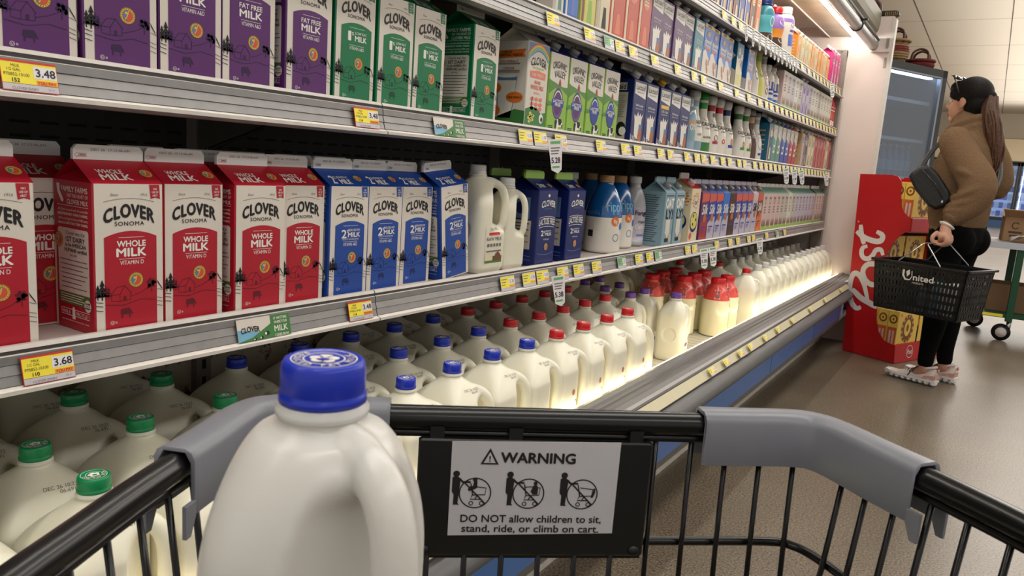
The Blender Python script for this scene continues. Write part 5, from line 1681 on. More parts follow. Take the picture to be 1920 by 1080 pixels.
for i, (x, y) in enumerate(((-1.34, 2.99), (-1.34, 3.14), (-1.355, 3.29))):
    K['g_plain'].place((x, y, ZD), 0, ('plain gallon jug against the back, left of the wrapped bottles', 'plain gallon jug with red cap behind the wrapped bottles', 'plain gallon jug at the back, right of the plain red-capped one')[i], 'milk jug', 'plain gallon jugs')
for i, (x, y) in enumerate(((-1.222, 3.465), (-1.08, 3.62), (-.912, 3.50))):
    K['g_plain'].place((x, y, ZD), 0, ('plain red-capped gallon jug in the third row behind wrapped bottles', 'plain red-capped gallon jug in the second row beside wrapped bottles', 'plain red-capped gallon jug in the front row beside wrapped bottles')[i], 'milk jug', 'plain gallon jugs')
for i, (x, y) in enumerate(((-.945, 3.19), (-.945, 3.325), (-1.068, 3.11), (-1.07, 3.245), (-1.07, 3.38), (-1.185, 3.03), (-1.19, 3.17), (-1.19, 3.32))):
    K['wrapped'].place((x, y, ZD), 0, ('cream-filled bottle with red shrink neck, foremost', 'red-necked cream bottle right of the foremost one', 'red-necked cream bottle left in the second row', 'red-necked cream bottle in the middle of the second row', 'red-necked cream bottle right in the second row', 'red-necked cream bottle left in the back row', 'red-necked cream bottle in the middle of the back row', 'red-necked cream bottle right in the back row')[i], 'bottle', 'bottles with red shrink-wrapped necks')
for rn, x, y0, n in (('front row', -.905, 3.665, 12), ('second row', -1.06, 3.78, 11), ('third row', -1.206, 3.625, 12), ('back row', -1.352, 3.61, 12)):
    jugs('g_white', x, [y0 + .1475 * i for i in range(n)], 'white-capped milk jug, far ' + rn + ', %s from the left', 'white-capped jugs at the far end')

# ------------------------------------------------------------------ shelf tickets
def ticket_mesh(price, num, near=True, green=False, code='P70852-10100'):
    b = MB()
    w, h = 0.059, 0.0352
    F0 = lambda u, v: (.0042 - v * .235, u, v)
    base = 'tag_green' if green else 'tag_yellow'
    pts = [F0(-w / 2, -.0045), F0(w / 2, -.0045), F0(w / 2, -.0045 - h + .002), F0(-w / 2, -.0045 - h + .002)]
    b.prism(pts, (.0006, 0, 0.0002), 'tag_red' if near else 'tag_white')
    F = lift(lambda u, v: (.0050 - v * .235, u, v), .0002)
    G = lift(F, .0002)
    t, m, bt = -.0052, -.0295, -.0368
    b.rect(-w / 2 + .0006, w / 2 - .0006, m, t, F, base)
    b.rect(-w / 2 + .0006, w / 2 - .0006, bt, m - .0005, F, 'tag_grey')
    b.rect(.004, w / 2 - .001, -.0225, -.0095, G, 'tag_white')
    if near:
        b.rect(-w / 2 + .0006, w / 2 - .0006, t - .0016, t, G, 'tag_red')
        H2 = lift(F, .0004)
        b.text(price, H2, .0168, -.016, .0085, 'ink_black', w=.0205, bold=.015)
        b.rect(.006, w / 2 - .001, -.0295, -.0245, G, 'tag_orange')
        b.text('YOU PAY', H2, .017, -.0268, .0033, 'tag_red', bold=.02)
        b.text('MILK', G, -.014, -.0105, .003, 'ink_black')
        b.text('1/2 GAL', G, -.016, -.0148, .003, 'ink_black')
        b.text(code, G, -.0135, -.020, .0034, 'ink_black', w=.026)
        b.text(num, G, -.015, -.026, .0042, 'ink_black', bold=.02)
        b.text('CLOVER DAIRY', G, -.006, -.0345, .0028, 'ink_grey')
        b.text('121.3', G, .021, -.0335, .0022, 'ink_grey')
    else:
        H2 = lift(F, .0004)
        b.text(price, H2, .0165, -.016, .0075, 'ink_grey', w=.017)
        b.rect(.006, w / 2 - .001, -.0295, -.0245, G, 'tag_orange' if not green else 'tag_white')
        for i in range(3):
            b.rect(-.026, -.004 - .004 * i, -.012 - .006 * i, -.0102 - .006 * i, G, 'ink_grey')
    return b.mesh('price_tag')
TM = {p: ticket_mesh(p[0], p[1], True) for p in (('3.48', '152'), ('3.68', '110'), ('3.48', '114'))}
TF = ticket_mesh('5.28', '', False)
TG = ticket_mesh('5.38', '', False, True)
def ticket(me, shelf, y, label, group='price tickets on the shelf rails'):
    z = SH[shelf][0]
    o = link(me, 'price_tag')
    o.location = (-.93, y, z)
    tag(o, label, 'price tag', group)
NAMES = {'A': 'middle shelf', 'B': 'lower shelf', 'C': 'upper shelf', 'D': 'top shelf'}
ticket(TM[('3.48', '152')], 'A', .43, 'yellow price tag reading 3.48 at the left edge of the middle shelf')
ticket(TM[('3.68', '110')], 'B', .439, 'yellow price tag reading 3.68 under the red milk cartons')
ticket(TM[('3.48', '114')], 'A', .965, 'yellow price tag reading 3.48 under the first green carton')
ticket(TM[('3.48', '114')], 'B', .967, 'yellow price tag reading 3.48 under the first blue carton')
TY = {'A': [1.485, 1.552, 1.653, 1.879, 2.041, 2.133, 2.32, 2.407, 2.567, 2.673, 2.747, 2.854, 2.981, 3.073, 3.21, 3.29, 3.453],
      'B': [1.452, 1.548, 1.614, 1.719, 1.809, 1.92, 2.224, 2.314, 2.682, 2.756, 3.028, 3.216, 3.332, 3.508, 3.586, 3.832, 4.218],
      'C': [1.569, 1.758, 1.941, 2.032, 2.195, 2.392, 2.552, 2.65, 2.849, 3.057, 3.235, 3.409, 3.523, 3.609],
      'D': [2.798, 2.914, 3.009, 4.117, 4.28]}
for s in 'ABCD':
    for i, y in enumerate(TY[s]):
        ticket(TF, s, y, 'small yellow price tag on the %s rail, %s from the left' % (NAMES[s], ORD[i]))
for s, y, l in (('C', 1.872, 'green price tag under the salmon-red cartons'), ('B', 2.091, 'green price tag under the blue pea milk bottles'), ('B', 2.389, 'green price tag under the grey-blue oat cartons'), ('B', 4.045, 'green price tag under the pale nut drink cartons')):
    ticket(TG, s, y, l, 'green price tickets')
for s, y0, n, dy in (('A', 3.56, 20, .089), ('C', 3.72, 17, .097), ('D', 4.42, 9, .10)):
    for i in range(n):
        ticket(TF, s, y0 + dy * i, 'small yellow tag in the close far run on the %s rail, %s along' % (NAMES[s], ORD[i]), 'close run of far tickets')
# banners
def banner(s, y, label):
    b = MB()
    w, h = .100, .0335
    F0 = lambda u, v: (.0042 - v * .235, u, v - .0035)
    b.prism([F0(-w / 2, 0), F0(w / 2, 0), F0(w / 2, -h), F0(-w / 2, -h)], (.0006, 0, .0002), 'carton_white')
    F = lift(lambda u, v: (.0050 - v * .235, u, v - .0035), .0002)
    L = [lift(F, .0002 * i) for i in range(1, 5)]
    b.shape([(-w / 2, -h), (.012, -h), (.012, -.014), (-.01, -.022), (-.03, -.018), (-w / 2, -.015)], F, 'sky_blue')
    b.shape([(-w / 2, -h), (.012, -h), (.012, -.012), (-.005, -.02), (-.025, -.029), (-w / 2, -.033)], L[0], 'hill_green')
    for u, v, r in ((-.02, -.032, .003), (-.008, -.031, .0035), (.003, -.026, .005)):
        b.disc(u, v, r, r * .7, L[1], 'ink_black', 8)
        b.disc(u - r * .5, v, r * .4, r * .5, L[2], 'white_ink', 6)
    b.text('CLOVER', L[1], -.027, -.0155, .008, 'ink_black', w=.034, bold=.02, arc=.002)
    b.rect(.012, w / 2, -h, 0, F, 'hill_green')
    for t, v, hh, ww in (('IT MATTERS', -.0055, .0042, .026), ('WHERE YOUR', -.0115, .0042, .026), ('MILK', -.021, .009, .026), ('COMES FROM', -.0315, .0042, .026)):
        b.text(t, L[0], .031, v, hh, 'white_ink', w=ww, bold=.015)
    o = b.build('shelf_banner')
    o.location = (-.93, y, SH[s][0])
    tag(o, label, 'banner', 'milk banners on the shelf rails')
banner('B', .757, 'blue and green milk banner on the rail under the red cartons')
banner('A', 1.20, 'blue and green milk banner on the rail under the green cartons')
# hanging price strips
def hang_mesh(price):
    b = MB()
    F = lambda u, v: (0.0, u, v)
    b.prism([F(-.016, 0), F(.016, 0), F(.0125, -.066), F(.004, -.074), F(-.010, -.066)], (.0006, 0, 0), 'tag_white')
    G = lift(lambda u, v: (.0006, u, v), .0003)
    b.rect(-.011, .011, -.010, -.004, G, 'tag_green')
    for i in range(3):
        b.rect(-.010, .010 - .002 * i, -.020 - .006 * i, -.0175 - .006 * i, G, 'ink_grey')
    b.text(price, G, .0, -.045, .012, 'ink_black', w=.019, bold=.02)
    b.rect(-.008, .008, -.062, -.0575, G, 'tag_green')
    return b.mesh('hanging_price_tag')
HM = {p: hang_mesh(p) for p in ('5.28', '5.38')}
def hang(p, s, y, label, tilt=0.1, sc=1.0, dz=-.018, turn=-.6):
    o = link(HM[p], 'hanging_price_tag')
    o.location = (-.900, y, SH[s][0] + dz)
    o.rotation_euler = (tilt, 0, turn)
    o.scale = (1, sc * 1.2, sc * 1.1)
    tag(o, label, 'price tag', 'hanging white price tags')
hang('5.28', 'A', 1.585, 'white hanging price tag reading 5.28 below the lime organic cartons', .12)
hang('5.38', 'B', 1.655, 'white hanging price tag reading 5.38 below the navy cartons', .15)
for s, y, l in (('B', 2.80, 'white hanging tag, left one of two under the plum almond carton'), ('B', 2.905, 'white hanging tag, right one of two under the plum almond carton'), ('B', 3.61, 'white hanging tag under the orange-brown almond carton'),
        ('A', 3.96, 'white hanging tag under the green coconut cartons'), ('A', 4.155, 'white hanging tag under the blue coconut cartons'), ('A', 4.32, 'white hanging tag under the red coconut cartons'), ('A', 5.04, 'white hanging tag under the dark red cartons')):
    hang('5.38', s, y, l, .15 + .1 * random.random(), 1.0)
for i, y in enumerate((3.0, 3.11, 3.21, 3.31, 3.385, 3.46, 3.53, 3.60, 3.68, 3.75, 3.82, 3.89)):
    hang('5.38', 'D', y, 'white hanging tag on the top shelf rail, %s from the left' % ORD[i], .2 + .2 * random.random(), .8, turn=-.1)
hang('5.38', 'D', 4.84, 'white hanging tag on the top shelf near the end frame', .2)
# tickets in the front strip
for i, y in enumerate((2.337, 2.492, 2.664, 2.797, 3.012, 3.221, 3.497, 3.893, 4.278, 4.782)):
    o = link(TF, 'price_tag')
    o.location = (-.6915, y, .436)
    o.rotation_euler = (0, math.radians(-25), 0)
    o.scale = (1, 1, .75)
    tag(o, 'small yellow tag in the cream front strip, %s from the left' % ORD[i], 'price tag', 'tickets in the front strip')
o = link(TM[('3.68', '110')], 'price_tag')
o.location = (-.6915, .93, .436)
o.rotation_euler = (0, math.radians(-25), 0)
o.scale = (1, 1, .75)
tag(o, 'yellow price tag in the cream front strip beside the shopping cart', 'price tag', 'tickets in the front strip')
# ------------------------------------------------------------------ shopping cart with its jug
mat('cart_black', (9, 9, 10), 0.28, var=0.06, scale=60, coat=0.15, spec=0.4)
mat('grip_grey', (122, 124, 132), 0.38, var=0.03, scale=30)
mat('sign_white', (196, 194, 198), 0.45, var=0.03, scale=40)
mat('wheel_grey', (90, 90, 92), 0.6, var=0.05)
mat('chrome', (200, 200, 204), 0.18, 1.0, var=0.02)
RIM = 0.8265
cart = thing('shopping_cart', 'black wire shopping cart with grey corner guards and a warning sign', 'shopping cart', (-.30, .557, 0), math.atan2(.636, .7716))
def cp(mb, name, label=None):
    o = mb.build(name, cart)
    if label: o['label'] = label
    return o
rimR = [(.12, 0), (.225, 0), (.247, -.008), (.259, -.03), (.270, -.075), (.283, -.12), (.302, -.20), (.325, -.33), (.335, -.58)]
def rounded(pts): return catmull(pts, 5)
full = [(-x, y, RIM) for x, y in reversed(rimR)] + [(x, y, RIM) for x, y in rimR]
path = catmull(full, 5)
b = MB()
b.tube(path, 0.0105, 'cart_black', 16)
b.tube([(p.x, p.y, p.z - .0135) for p in path], 0.0042, 'cart_black', 8)
cp(b, 'top_rim')
# lower ring, following the basket wall
def ringpath(z, inset):
    return catmull([(-x + (inset if x > .2 else 0), y - inset * .3, z) for x, y in reversed(rimR)] + [(x - (inset if x > .2 else 0), y - inset * .3, z) for x, y in rimR], 5)
b = MB()
b.tube([(p.x, p.y + .006, p.z) for p in ringpath(RIM - .117, .004)], 0.0042, 'cart_black', 10)
cp(b, 'middle_ring')
b = MB()
b.tube([(p.x, p.y - .01, p.z) for p in ringpath(RIM - .33, .05)], 0.004, 'cart_black', 10)
for i in range(9):
    x = -.2 + .05 * i
    b.tube([(x, -.02, RIM - .33), (x, -.57, RIM - .33)], .0025, 'cart_black', 6)
for i in range(8):
    y = -.05 - .07 * i
    b.tube([(-.28, y, RIM - .332), (.28, y, RIM - .332)], .0025, 'cart_black', 6)
cp(b, 'basket_floor')
# upright wires
def wire(x, y, z0, nx, ny):
    w = MB()
    w.tube([(x, y, z0), (x - nx * .01, y - ny * .01, RIM - .12), (x - nx * .05, y - ny * .05, RIM - .33)], .0026, 'cart_black', 8)
    cp(w, 'basket_wire')
for i in range(15):
    x = -.2455 + .0335 * i + .010
    if x > .245: continue
    under = -.115 < x < .094
    wire(x, 0.0, RIM - .122 if under else RIM - .012, 0, .35)
side = [(.262, -.040), (.268, -.066), (.275, -.094), (.283, -.122), (.2905, -.152), (.298, -.184), (.305, -.217), (.311, -.25), (.317, -.285), (.322, -.32), (.326, -.36), (.329, -.40), (.331, -.44), (.333, -.49), (.334, -.54)]
for x, y in side:
    for sg in (-1, 1):
        wire(sg * x, y, RIM - .012, sg, 0)
# corner guards
def guard(sg):
    pts = catmull([(sg * x, y, RIM) for x, y in [(.139, 0), (.18, 0), (.225, 0), (.247, -.008), (.259, -.03), (.270, -.075), (.281, -.113)]], 5)
    sec = [(-.0155, -.033), (-.0155, .006), (-.013, .0115), (-.008, .0142), (.008, .0142), (.013, .0115), (.0155, .006), (.0155, -.033), (.0125, -.033), (.0122, .004), (.008, .0112), (-.008, .0112), (-.0122, .004), (-.0125, -.033)]
    n, m = len(pts), len(sec)
    v, f = [], []
    for i in range(n):
        t = (pts[min(i + 1, n - 1)] - pts[max(i - 1, 0)]); t.z = 0; t.normalize()
        nn = Vector((t.y, -t.x, 0))
        for a, z in sec:
            v.append(pts[i] + nn * a + Vector((0, 0, z)))
    for i in range(n - 1):
        for j in range(m):
            j2 = (j + 1) % m
            f.append((i * m + j, i * m + j2, (i + 1) * m + j2, (i + 1) * m + j))
    for k0 in (0, (n - 1) * m):
        f.append(tuple(k0 + j for j in (0, 1, 12, 13))); f.append(tuple(k0 + j for j in (1, 2, 11, 12)))
        f.append(tuple(k0 + j for j in (2, 3, 10, 11))); f.append(tuple(k0 + j for j in (3, 4, 9, 10)))
        f.append(tuple(k0 + j for j in (4, 5, 8, 9))); f.append(tuple(k0 + j for j in (5, 6, 7, 8)))
    b = MB()
    b.add(v, f, 'grip_grey', True)
    # locking tabs beyond the end of the guard
    e = pts[-1]
    t = (pts[-1] - pts[-2]).normalized()
    nn = Vector((t.y, -t.x, 0))
    for a in (-.0165, .0135):
        p = [e + nn * a + Vector((0, 0, -.022)), e + nn * a + t * .012 + Vector((0, 0, -.022)), e + nn * a + t * .012 + Vector((0, 0, -.046)), e + nn * a + t * .006 + Vector((0, 0, -.046)), e + nn * a + Vector((0, 0, -.033))]
        b.prism(p, nn * .003, 'grip_grey')
    o = cp(b, 'corner_guard', 'grey plastic corner guard')
    md = o.modifiers.new('edge', 'BEVEL'); md.width = 0.0012; md.segments = 2; md.limit_method = 'ANGLE'; md.angle_limit = math.radians(50)
guard(-1); guard(1)
# sign plate
b = MB()
b.rbox(-.1135, .0935, -.0125, -.0045, .7035, .8115, .0015, 'black_plastic')
b.box(-.1135, .0935, -.006, .004, .698, .7045, 'cart_black')
for x in (-.098, -.03, .078):
    b.box(x - .006, x + .006, -.011, -.004, .811, .822, 'black_plastic')
for x in (-.105, .085):
    b.ellipsoid((x, -.0125, .709), (.006, .003, .005), 'black_plastic', 10, 8)
cp(b, 'sign_plate', 'black sign plate')
sg = MB()
F = lambda u, v: (-.0108 + u, -.0136, .7665 + v)
b = MB()
b.prism([(-.0845, -.0127, .7235), (.0630, -.0127, .7265), (.0635, -.0127, .8122), (-.0850, -.0127, .8102)], (0, -.0008, 0), 'sign_white')
G = lift(F, .0003)
# warning triangle and words
b.shape([(-.049, .0235), (-.033, .0235), (-.041, .0385)], G, 'ink_black')
b.shape([(-.0462, .0250), (-.0358, .0250), (-.041, .0350)], lift(F, .0005), 'sign_white')
b.text('!', lift(F, .0007), -.041, .0290, .0052, 'ink_black', bold=.03)
b.text('WARNING', G, .0015, .0302, .0092, 'ink_black', w=.0655, bold=.035)
b.text('DO NOT allow children to sit,', G, -.0005, -.0265, .0068, 'ink_black', w=.1255, bold=.016)
b.text('stand, ride, or climb on cart.', G, -.0005, -.0358, .0068, 'ink_black', w=.1225, bold=.016)
def picto(cx, mode):
    X = lambda x, y: (cx + x * .001, y * .001)
    def sh(pts): b.shape([X(*p) for p in pts], G, 'ink_black')
    def st(pts, t=.9): b.stroke([X(*p) for p in pts], t * .001, lift(F, .0004), 'ink_black')
    b.disc(cx - .0135, .0145, .0029, .0029, G, 'ink_black', 16)
    sh([(-16.8, 11), (-15.5, 12), (-11.8, 12), (-9.6, 9.5), (-10.2, 2), (-10.6, -4.5), (-11.2, -12.5), (-9.8, -14), (-15.2, -14), (-15.0, -4.5), (-16.8, -2)])
    st([(-11, 10.5), (-7.5, 7), (-3.6, 7.2), (-.8, 7.0)], 1.8)
    b.ring(cx + .0035, -.0030, .0142, .0011, G, 'ink_black', 36)
    st([(-6.5, 7), (13.3, -13.2)], 1.3)
    st([(-.6, 6), (1.6, -5.2)], 1.0)
    if mode != 1:
        st([(1.4, 3.2), (13, 1.8), (12.2, -4.4), (1.6, -4.8)], .9)
    else:
        st([(0, 3), (5, 3.6), (13.6, 2.6), (12.8, -4.2), (1.6, -4.8)], .9)
    st([(1.2, -5), (-.4, -8.8), (9.5, -8.8)], .9)
    st([(5.5, -5), (3.6, -8.6)], .9)
    for wx in (.4, 9.6):
        b.ring(cx + wx * .001, -.0125, .0021, .0008, G, 'ink_black', 14)
    if mode == 0:
        b.disc(cx + .0030, .0095, .0020, .0020, lift(F, .0005), 'ink_black', 12)
        sh([(2, 8), (5, 8), (5.2, 2), (3, .5), (-2, -1.5), (-3, .5), (-1, 3.4), (1.5, 3.6)])
    elif mode == 1:
        b.disc(cx + .0092, .0068, .0018, .0018, lift(F, .0005), 'ink_black', 12)
        sh([(7.6, 5), (10.8, 5), (11.8, 1.6), (11.4, -3.6), (7.4, -3.8), (5.2, -1.0)])
    else:
        sh([(13.6, 3.0), (15.2, 2.4), (15.2, -2), (13.4, -6), (11.4, -6.2), (12.6, -3), (13.2, 0)])
picto(-.0555, 0); picto(-.0085, 1); picto(.0395, 2)
o = cp(b, 'warning_sign', 'white printed warning sign')
# handle, child-seat shelf under the jug, frame and wheels (below the picture)
b = MB()
b.tube([(-.335, -.57, RIM), (-.335, -.60, .86), (-.33, -.62, .90), (.33, -.62, .90), (.335, -.60, .86), (.335, -.57, RIM)], .013, 'cart_black', 12)
cp(b, 'push_handle')
b = MB()
for i in range(10):
    y = -.18 - .03 * i
    b.tube([(-.318, y, .7025), (.318, y, .7025)], .0025, 'cart_black', 6)
b.tube([(-.31, -.17, .699), (-.31, -.46, .699)], .004, 'cart_black', 8)
b.tube([(.31, -.17, .699), (.31, -.46, .699)], .004, 'cart_black', 8)
cp(b, 'child_seat_shelf')
b = MB()
for s_ in (-1, 1):
    b.tube([(s_ * .24, -.55, RIM - .33), (s_ * .26, -.50, .22), (s_ * .22, -.05, .16)], .012, 'cart_black', 10)
    b.tube([(s_ * .2, -.05, RIM - .33), (s_ * .22, -.05, .16)], .012, 'cart_black', 10)
b.tube([(-.22, -.05, .16), (.22, -.05, .16)], .012, 'cart_black', 10)
b.tube([(-.26, -.50, .21), (.26, -.50, .21)], .012, 'cart_black', 10)
cp(b, 'under_frame')
for sx, sy, fz in ((-.22, -.05, .15), (.22, -.05, .15), (-.26, -.50, .21), (.26, -.50, .21)):
    w = MB()
    w.tube([(sx - .014, sy - .02, .0605), (sx + .014, sy - .02, .0605)], .06, 'wheel_grey', 24)
    w.tube([(sx, sy - .02, .06), (sx, sy, fz)], .009, 'chrome', 8)
    cp(w, 'caster_wheel')

K['near'] = jug('milk_jug', 0.0495, 0.235, 0.0018, 'jug_milk_near', 'cap_blue', 'REDUCED FAT MILK', cut=0.42, hthick=0.0105, dome=.42, sh=.66, hz=(.36, .80), sq=3.4)
K['near'].place((-.2445, .2345, .7055), math.radians(-53.8), 'blue-capped half gallon milk jug standing in the shopping cart', 'milk jug')

# ------------------------------------------------------------------ cereal display
mat('post_red', (188, 18, 24), 0.42, var=0.02)
mat('post_inside', (150, 110, 80), 0.7, var=0.05)
mat('cereal_gold', (238, 200, 92), 0.45, var=0.06, scale=18)
mat('cereal_brown', (132, 78, 28), 0.45, var=0.06, scale=60)
mat('cereal_orange', (206, 96, 42), 0.45, var=0.06, scale=20)
mat('logo_white', (226, 220, 216), 0.45, var=0)
dsp = thing('cereal_display', 'red cardboard cereal display with a large white script word on its side', 'display stand', (-.6634, 5.1059, 0), math.radians(-23))
def dp(mb, name, label=None):
    o = mb.build(name, dsp)
    if label: o['label'] = label
    return o
DW = 0.52
out = [(-.004, 0.003), (-.057, 1.12), (0.150, 1.124), (0.185, 1.116), (0.205, 1.095), (.213, 1.06), (.214, 1.02), (.222, .96), (.245, .915), (.275, .889), (.308, .876), (.312, .800), (.286, .799), (.252, .772), (.215, .722), (.188, .655), (.176, .56), (.172, .45), (.176, .33), (.186, .24), (.207, .177), (.245, .13), (.288, .116), (.326, .114), (.335, .003)]
for y0, nm in ((0.0, 'side_panel'), (DW - .006, 'side_panel')):
    b = MB()
    b.prism([(u, y0, h) for u, h in out], (0, .006, 0), 'post_red')
    if y0 == 0:
        S = lambda u, v: (u, -.0008, v)
        t = .032
        cs = lambda L: [(q.x, q.y) for q in catmull([(a, c, 0) for a, c in L], 6)]
        def sw(L, t0, layer):
            P = cs(L)
            n = len(P)
            b.stroke(P, [t0 * (.55 + .45 * min(1, 4 * min(i, n - 1 - i) / n + .25)) for i in range(n)], lift(S, layer), 'logo_white')
        sw([(-.026, .764), (.005, .745), (.042, .729), (.084, .72), (.12, .718), (.144, .732), (.142, .761), (.104, .778)], .034, 0)
        sw([(-.004, .808), (.006, .766), (.024, .716), (.037, .692)], .03, .0002)
        sw([(.060, .682), (.032, .668), (.028, .635), (.045, .608), (.078, .606), (.103, .632), (.118, .664), (.148, .671), (.167, .640)], .03, .0004)
        sw([(.165, .585), (.125, .580), (.080, .570), (.056, .535), (.066, .490), (.100, .458), (.140, .452), (.168, .470)], .033, .0006)
        sw([(.076, .301), (.050, .287), (.012, .316), (-.010, .378), (-.016, .451), (.0, .500), (.038, .494), (.076, .442), (.114, .350)], .034, .0008)
        sw([(.004, .402), (.066, .358), (.125, .337), (.180, .318)], .036, .001)
        b.ring(-.022, .826, .005, .002, S, 'logo_white', 14)
        b.disc(-.022, .826, .002, .002, S, 'logo_white', 8)
    dp(b, nm)
b = MB()
b.prism([(-.004, 0.006, .003), (-.0565, .006, 1.11), (-.050, .006, 1.11), (.002, .006, .003)], (0, DW - .012, 0), 'post_red')
dp(b, 'back_panel')
for h, u1 in ((.80, .306), (.47, .16), (.03, .325)):
    b = MB(); b.box(-.028 if h > .6 else .0, u1, .007, DW - .007, h - .008, h, 'post_inside'); dp(b, 'tray', 'brown cardboard tray')
b = MB()
b.prism([(.3125, .0, .800), (.309, .0, .876), (.3035, .0, .876), (.307, .0, .800)], (0, DW, 0), 'post_red')
dp(b, 'upper_lip')
b = MB()
b.prism([(.3355, .0, .003), (.3265, .0, .114), (.321, .0, .114), (.330, .0, .003)], (0, DW, 0), 'post_red')
Fl = lambda u, v: (.3368 - (v) * .081 + .0004, u, v)
b.ring(.17, .062, .040, .004, Fl, 'logo_white', 24)
b.text('Post', lift(Fl, .0003), .17, .062, .03, 'logo_white', w=.058, shear=.25, bold=.02)
dp(b, 'lower_lip')
def cereal(name, kmain, kband, wv=.235, du=.062, hh=.285):
    r = thing(name, name, 'cereal box')
    b = MB()
    b.rbox(-du / 2, du / 2, -wv / 2, wv / 2, 0, hh, .001, kmain)
    F = lambda u, v: (du / 2 + .0005, u, v)
    S = lambda u, v: (u, -wv / 2 - .0005, v)
    y = wv / 2
    L = [lift(F, .0003 * i) for i in range(6)]
    for FF, q, cx in ((F, y, 0.0), (S, du / 2, 0)):
        l = [lift(FF, .0003 * i) for i in range(6)]
        if FF is F:
            FF2 = FF
            b.disc(cx, .175, .070, .088, l[0], 'cereal_brown', 28)
            for i in range(26):
                a = i * 2 * PI / 26
                b.disc(.062 * math.cos(a), .175 + .078 * math.sin(a), .010, .010, l[1], 'cereal_brown' if i % 2 else 'tan', 8)
            b.disc(cx, .180, .036, .052, l[2], 'cereal_gold', 24)
            b.disc(cx, .180, .014, .024, l[3], 'cereal_brown', 14)
            b.rect(-y + .002, y - .002, .002, .085, l[0], kband)
            b.rect(-y + .015, y - .015, .062, .080, l[1], 'pale_pink' if kband != 'carton_navy' else 'bright_blue')
            b.text('HONEY', l[2], 0, .110, .016, 'cereal_brown', w=.09, bold=.02)
            b.disc(.02, .034, .035, .018, l[1], 'tan' if kband != 'carton_navy' else 'white_ink', 12)
            b.disc(-.085, .262, .012, .009, l[1], 'coral', 10)
        else:
            b.disc(0, .235, .026, .028, l[0], 'cereal_brown', 20)
            b.disc(0, .235, .016, .018, l[1], 'cereal_gold', 16)
            b.disc(0, .235, .006, .008, l[2], 'cereal_brown', 10)
            b.rect(-q + .003, q - .003, .012, .185, l[0], kband)
            for i, du_ in enumerate((-.010, .010)):
                b.rect(du_ - .006, du_ + .006, .06 - .02 * i, .165, l[1], 'pale_pink')
    b.build('carton_box', r)
    f = MB()
    f.box(-du / 2 + .002, du / 2 - .002, -wv / 2 + .002, wv / 2 - .002, hh - .0005, hh + .0008, 'cereal_gold')
    f.box(-.006, .01, -wv / 2 + .002, wv / 2 - .002, hh + .0008, hh + .0014, 'post_inside')
    f.build('top_flap', r)
    return Kind(r)
K['cer'] = cereal('cereal_box', 'cereal_gold', 'cereal_orange')
K['cerb'] = cereal('cereal_box', 'cereal_gold', 'carton_navy')
ca, sa = math.cos(math.radians(-23)), math.sin(math.radians(-23))
def at_dsp(u, v, h): return (-.6634 + ca * u - sa * v, 5.1059 + sa * u + ca * v, h)
for h, nm, us in ((.8005, 'upper', (.265, .20, .135)), (.4705, 'middle', (.125, .06)), (.0305, 'lower', (.285, .22, .155, .09))):
    for i, u in enumerate(us):
        for j, v in enumerate((.130, .385)):
            kk = 'cer' if j == 0 else 'cerb'
            K[kk].place(at_dsp(u, v, h), math.radians(-23), '%s cereal box, %s tier of the red display, %s from the front' % (('gold and orange', 'gold and navy')[j], nm, ORD[i]), 'cereal box', 'cereal boxes in the red display')
# ------------------------------------------------------------------ the shopper
mat('skin', (196, 146, 122), 0.5, var=0.04, scale=40, sss=0.12)
mat('lips', (168, 98, 92), 0.45, var=0)
mat('fleece', (134, 106, 80), 0.95, var=0.14, scale=170, bump=0.9, bscale=210, spec=0.1)
mat('leggings', (10, 10, 11), 0.9, var=0.05, spec=0.1)
mat('hair_dark', (18, 14, 13), 0.6, var=0.25, scale=90, bump=0.3, bscale=120, spec=0.2)
mat('hair_brown', (84, 52, 32), 0.5, var=0.3, scale=60, bump=0.4, bscale=120)
mat('shoe_white', (222, 208, 200), 0.6, var=0.05, scale=80)
mat('shoe_pink', (214, 160, 146), 0.6, var=0.05, scale=80)
mat('shoe_sole', (236, 232, 230), 0.5, var=0.02)
mat('bag_black', (20, 19, 20), 0.5, var=0.1, bump=0.15, bscale=60)
mat('lens', (14, 14, 16), 0.08, var=0, coat=1)
mat('eye_white', (230, 224, 220), 0.3, var=0)
O = Vector((-.14, 4.66, 0))
fw = Vector((-.902, .431, 0)).normalized()
lf = Vector((-fw.y, fw.x, 0))            # her left, towards the aisle camera
def bp(a, l, z): return O + fw * a + lf * l + Vector((0, 0, z))
per = thing('person', 'woman in a brown fleece jacket and black leggings carrying a basket', 'person', tuple(O))
def pl(me, name, label=None):
    o = link(me, name, per)
    o.matrix_parent_inverse = Matrix.Translation(-O)
    if label: o['label'] = label
    return o
def loftb(mb, rings, k, seg=28):
    # rings: (a, l, z, half depth, half width)
    v, f = [], []
    for a, l, z, ra, rl in rings:
        for j in range(seg):
            t = 2 * PI * j / seg
            v.append(bp(a + ra * math.cos(t), l + rl * math.sin(t), z))
    n = len(rings)
    for i in range(n - 1):
        for j in range(seg):
            j2 = (j + 1) % seg
            f.append((i * seg + j, i * seg + j2, (i + 1) * seg + j2, (i + 1) * seg + j))
    f.append(tuple(range(seg - 1, -1, -1)))
    f.append(tuple((n - 1) * seg + j for j in range(seg)))
    mb.add(v, f, k, True)
def chain(mb, pts, k, seg=14):
    # tapered limb: list of (point, radius), smoothed along its length, ends rounded
    P = catmull([tuple(p) for p, r in pts], 4)
    R = [q.x for q in catmull([(r, 0, 0) for p, r in pts], 4)]
    mb.tube(P, R, k, seg)
    for p, r in (pts[0], pts[-1]):
        mb.ellipsoid(p, (r, r, r), k, 12, 8)

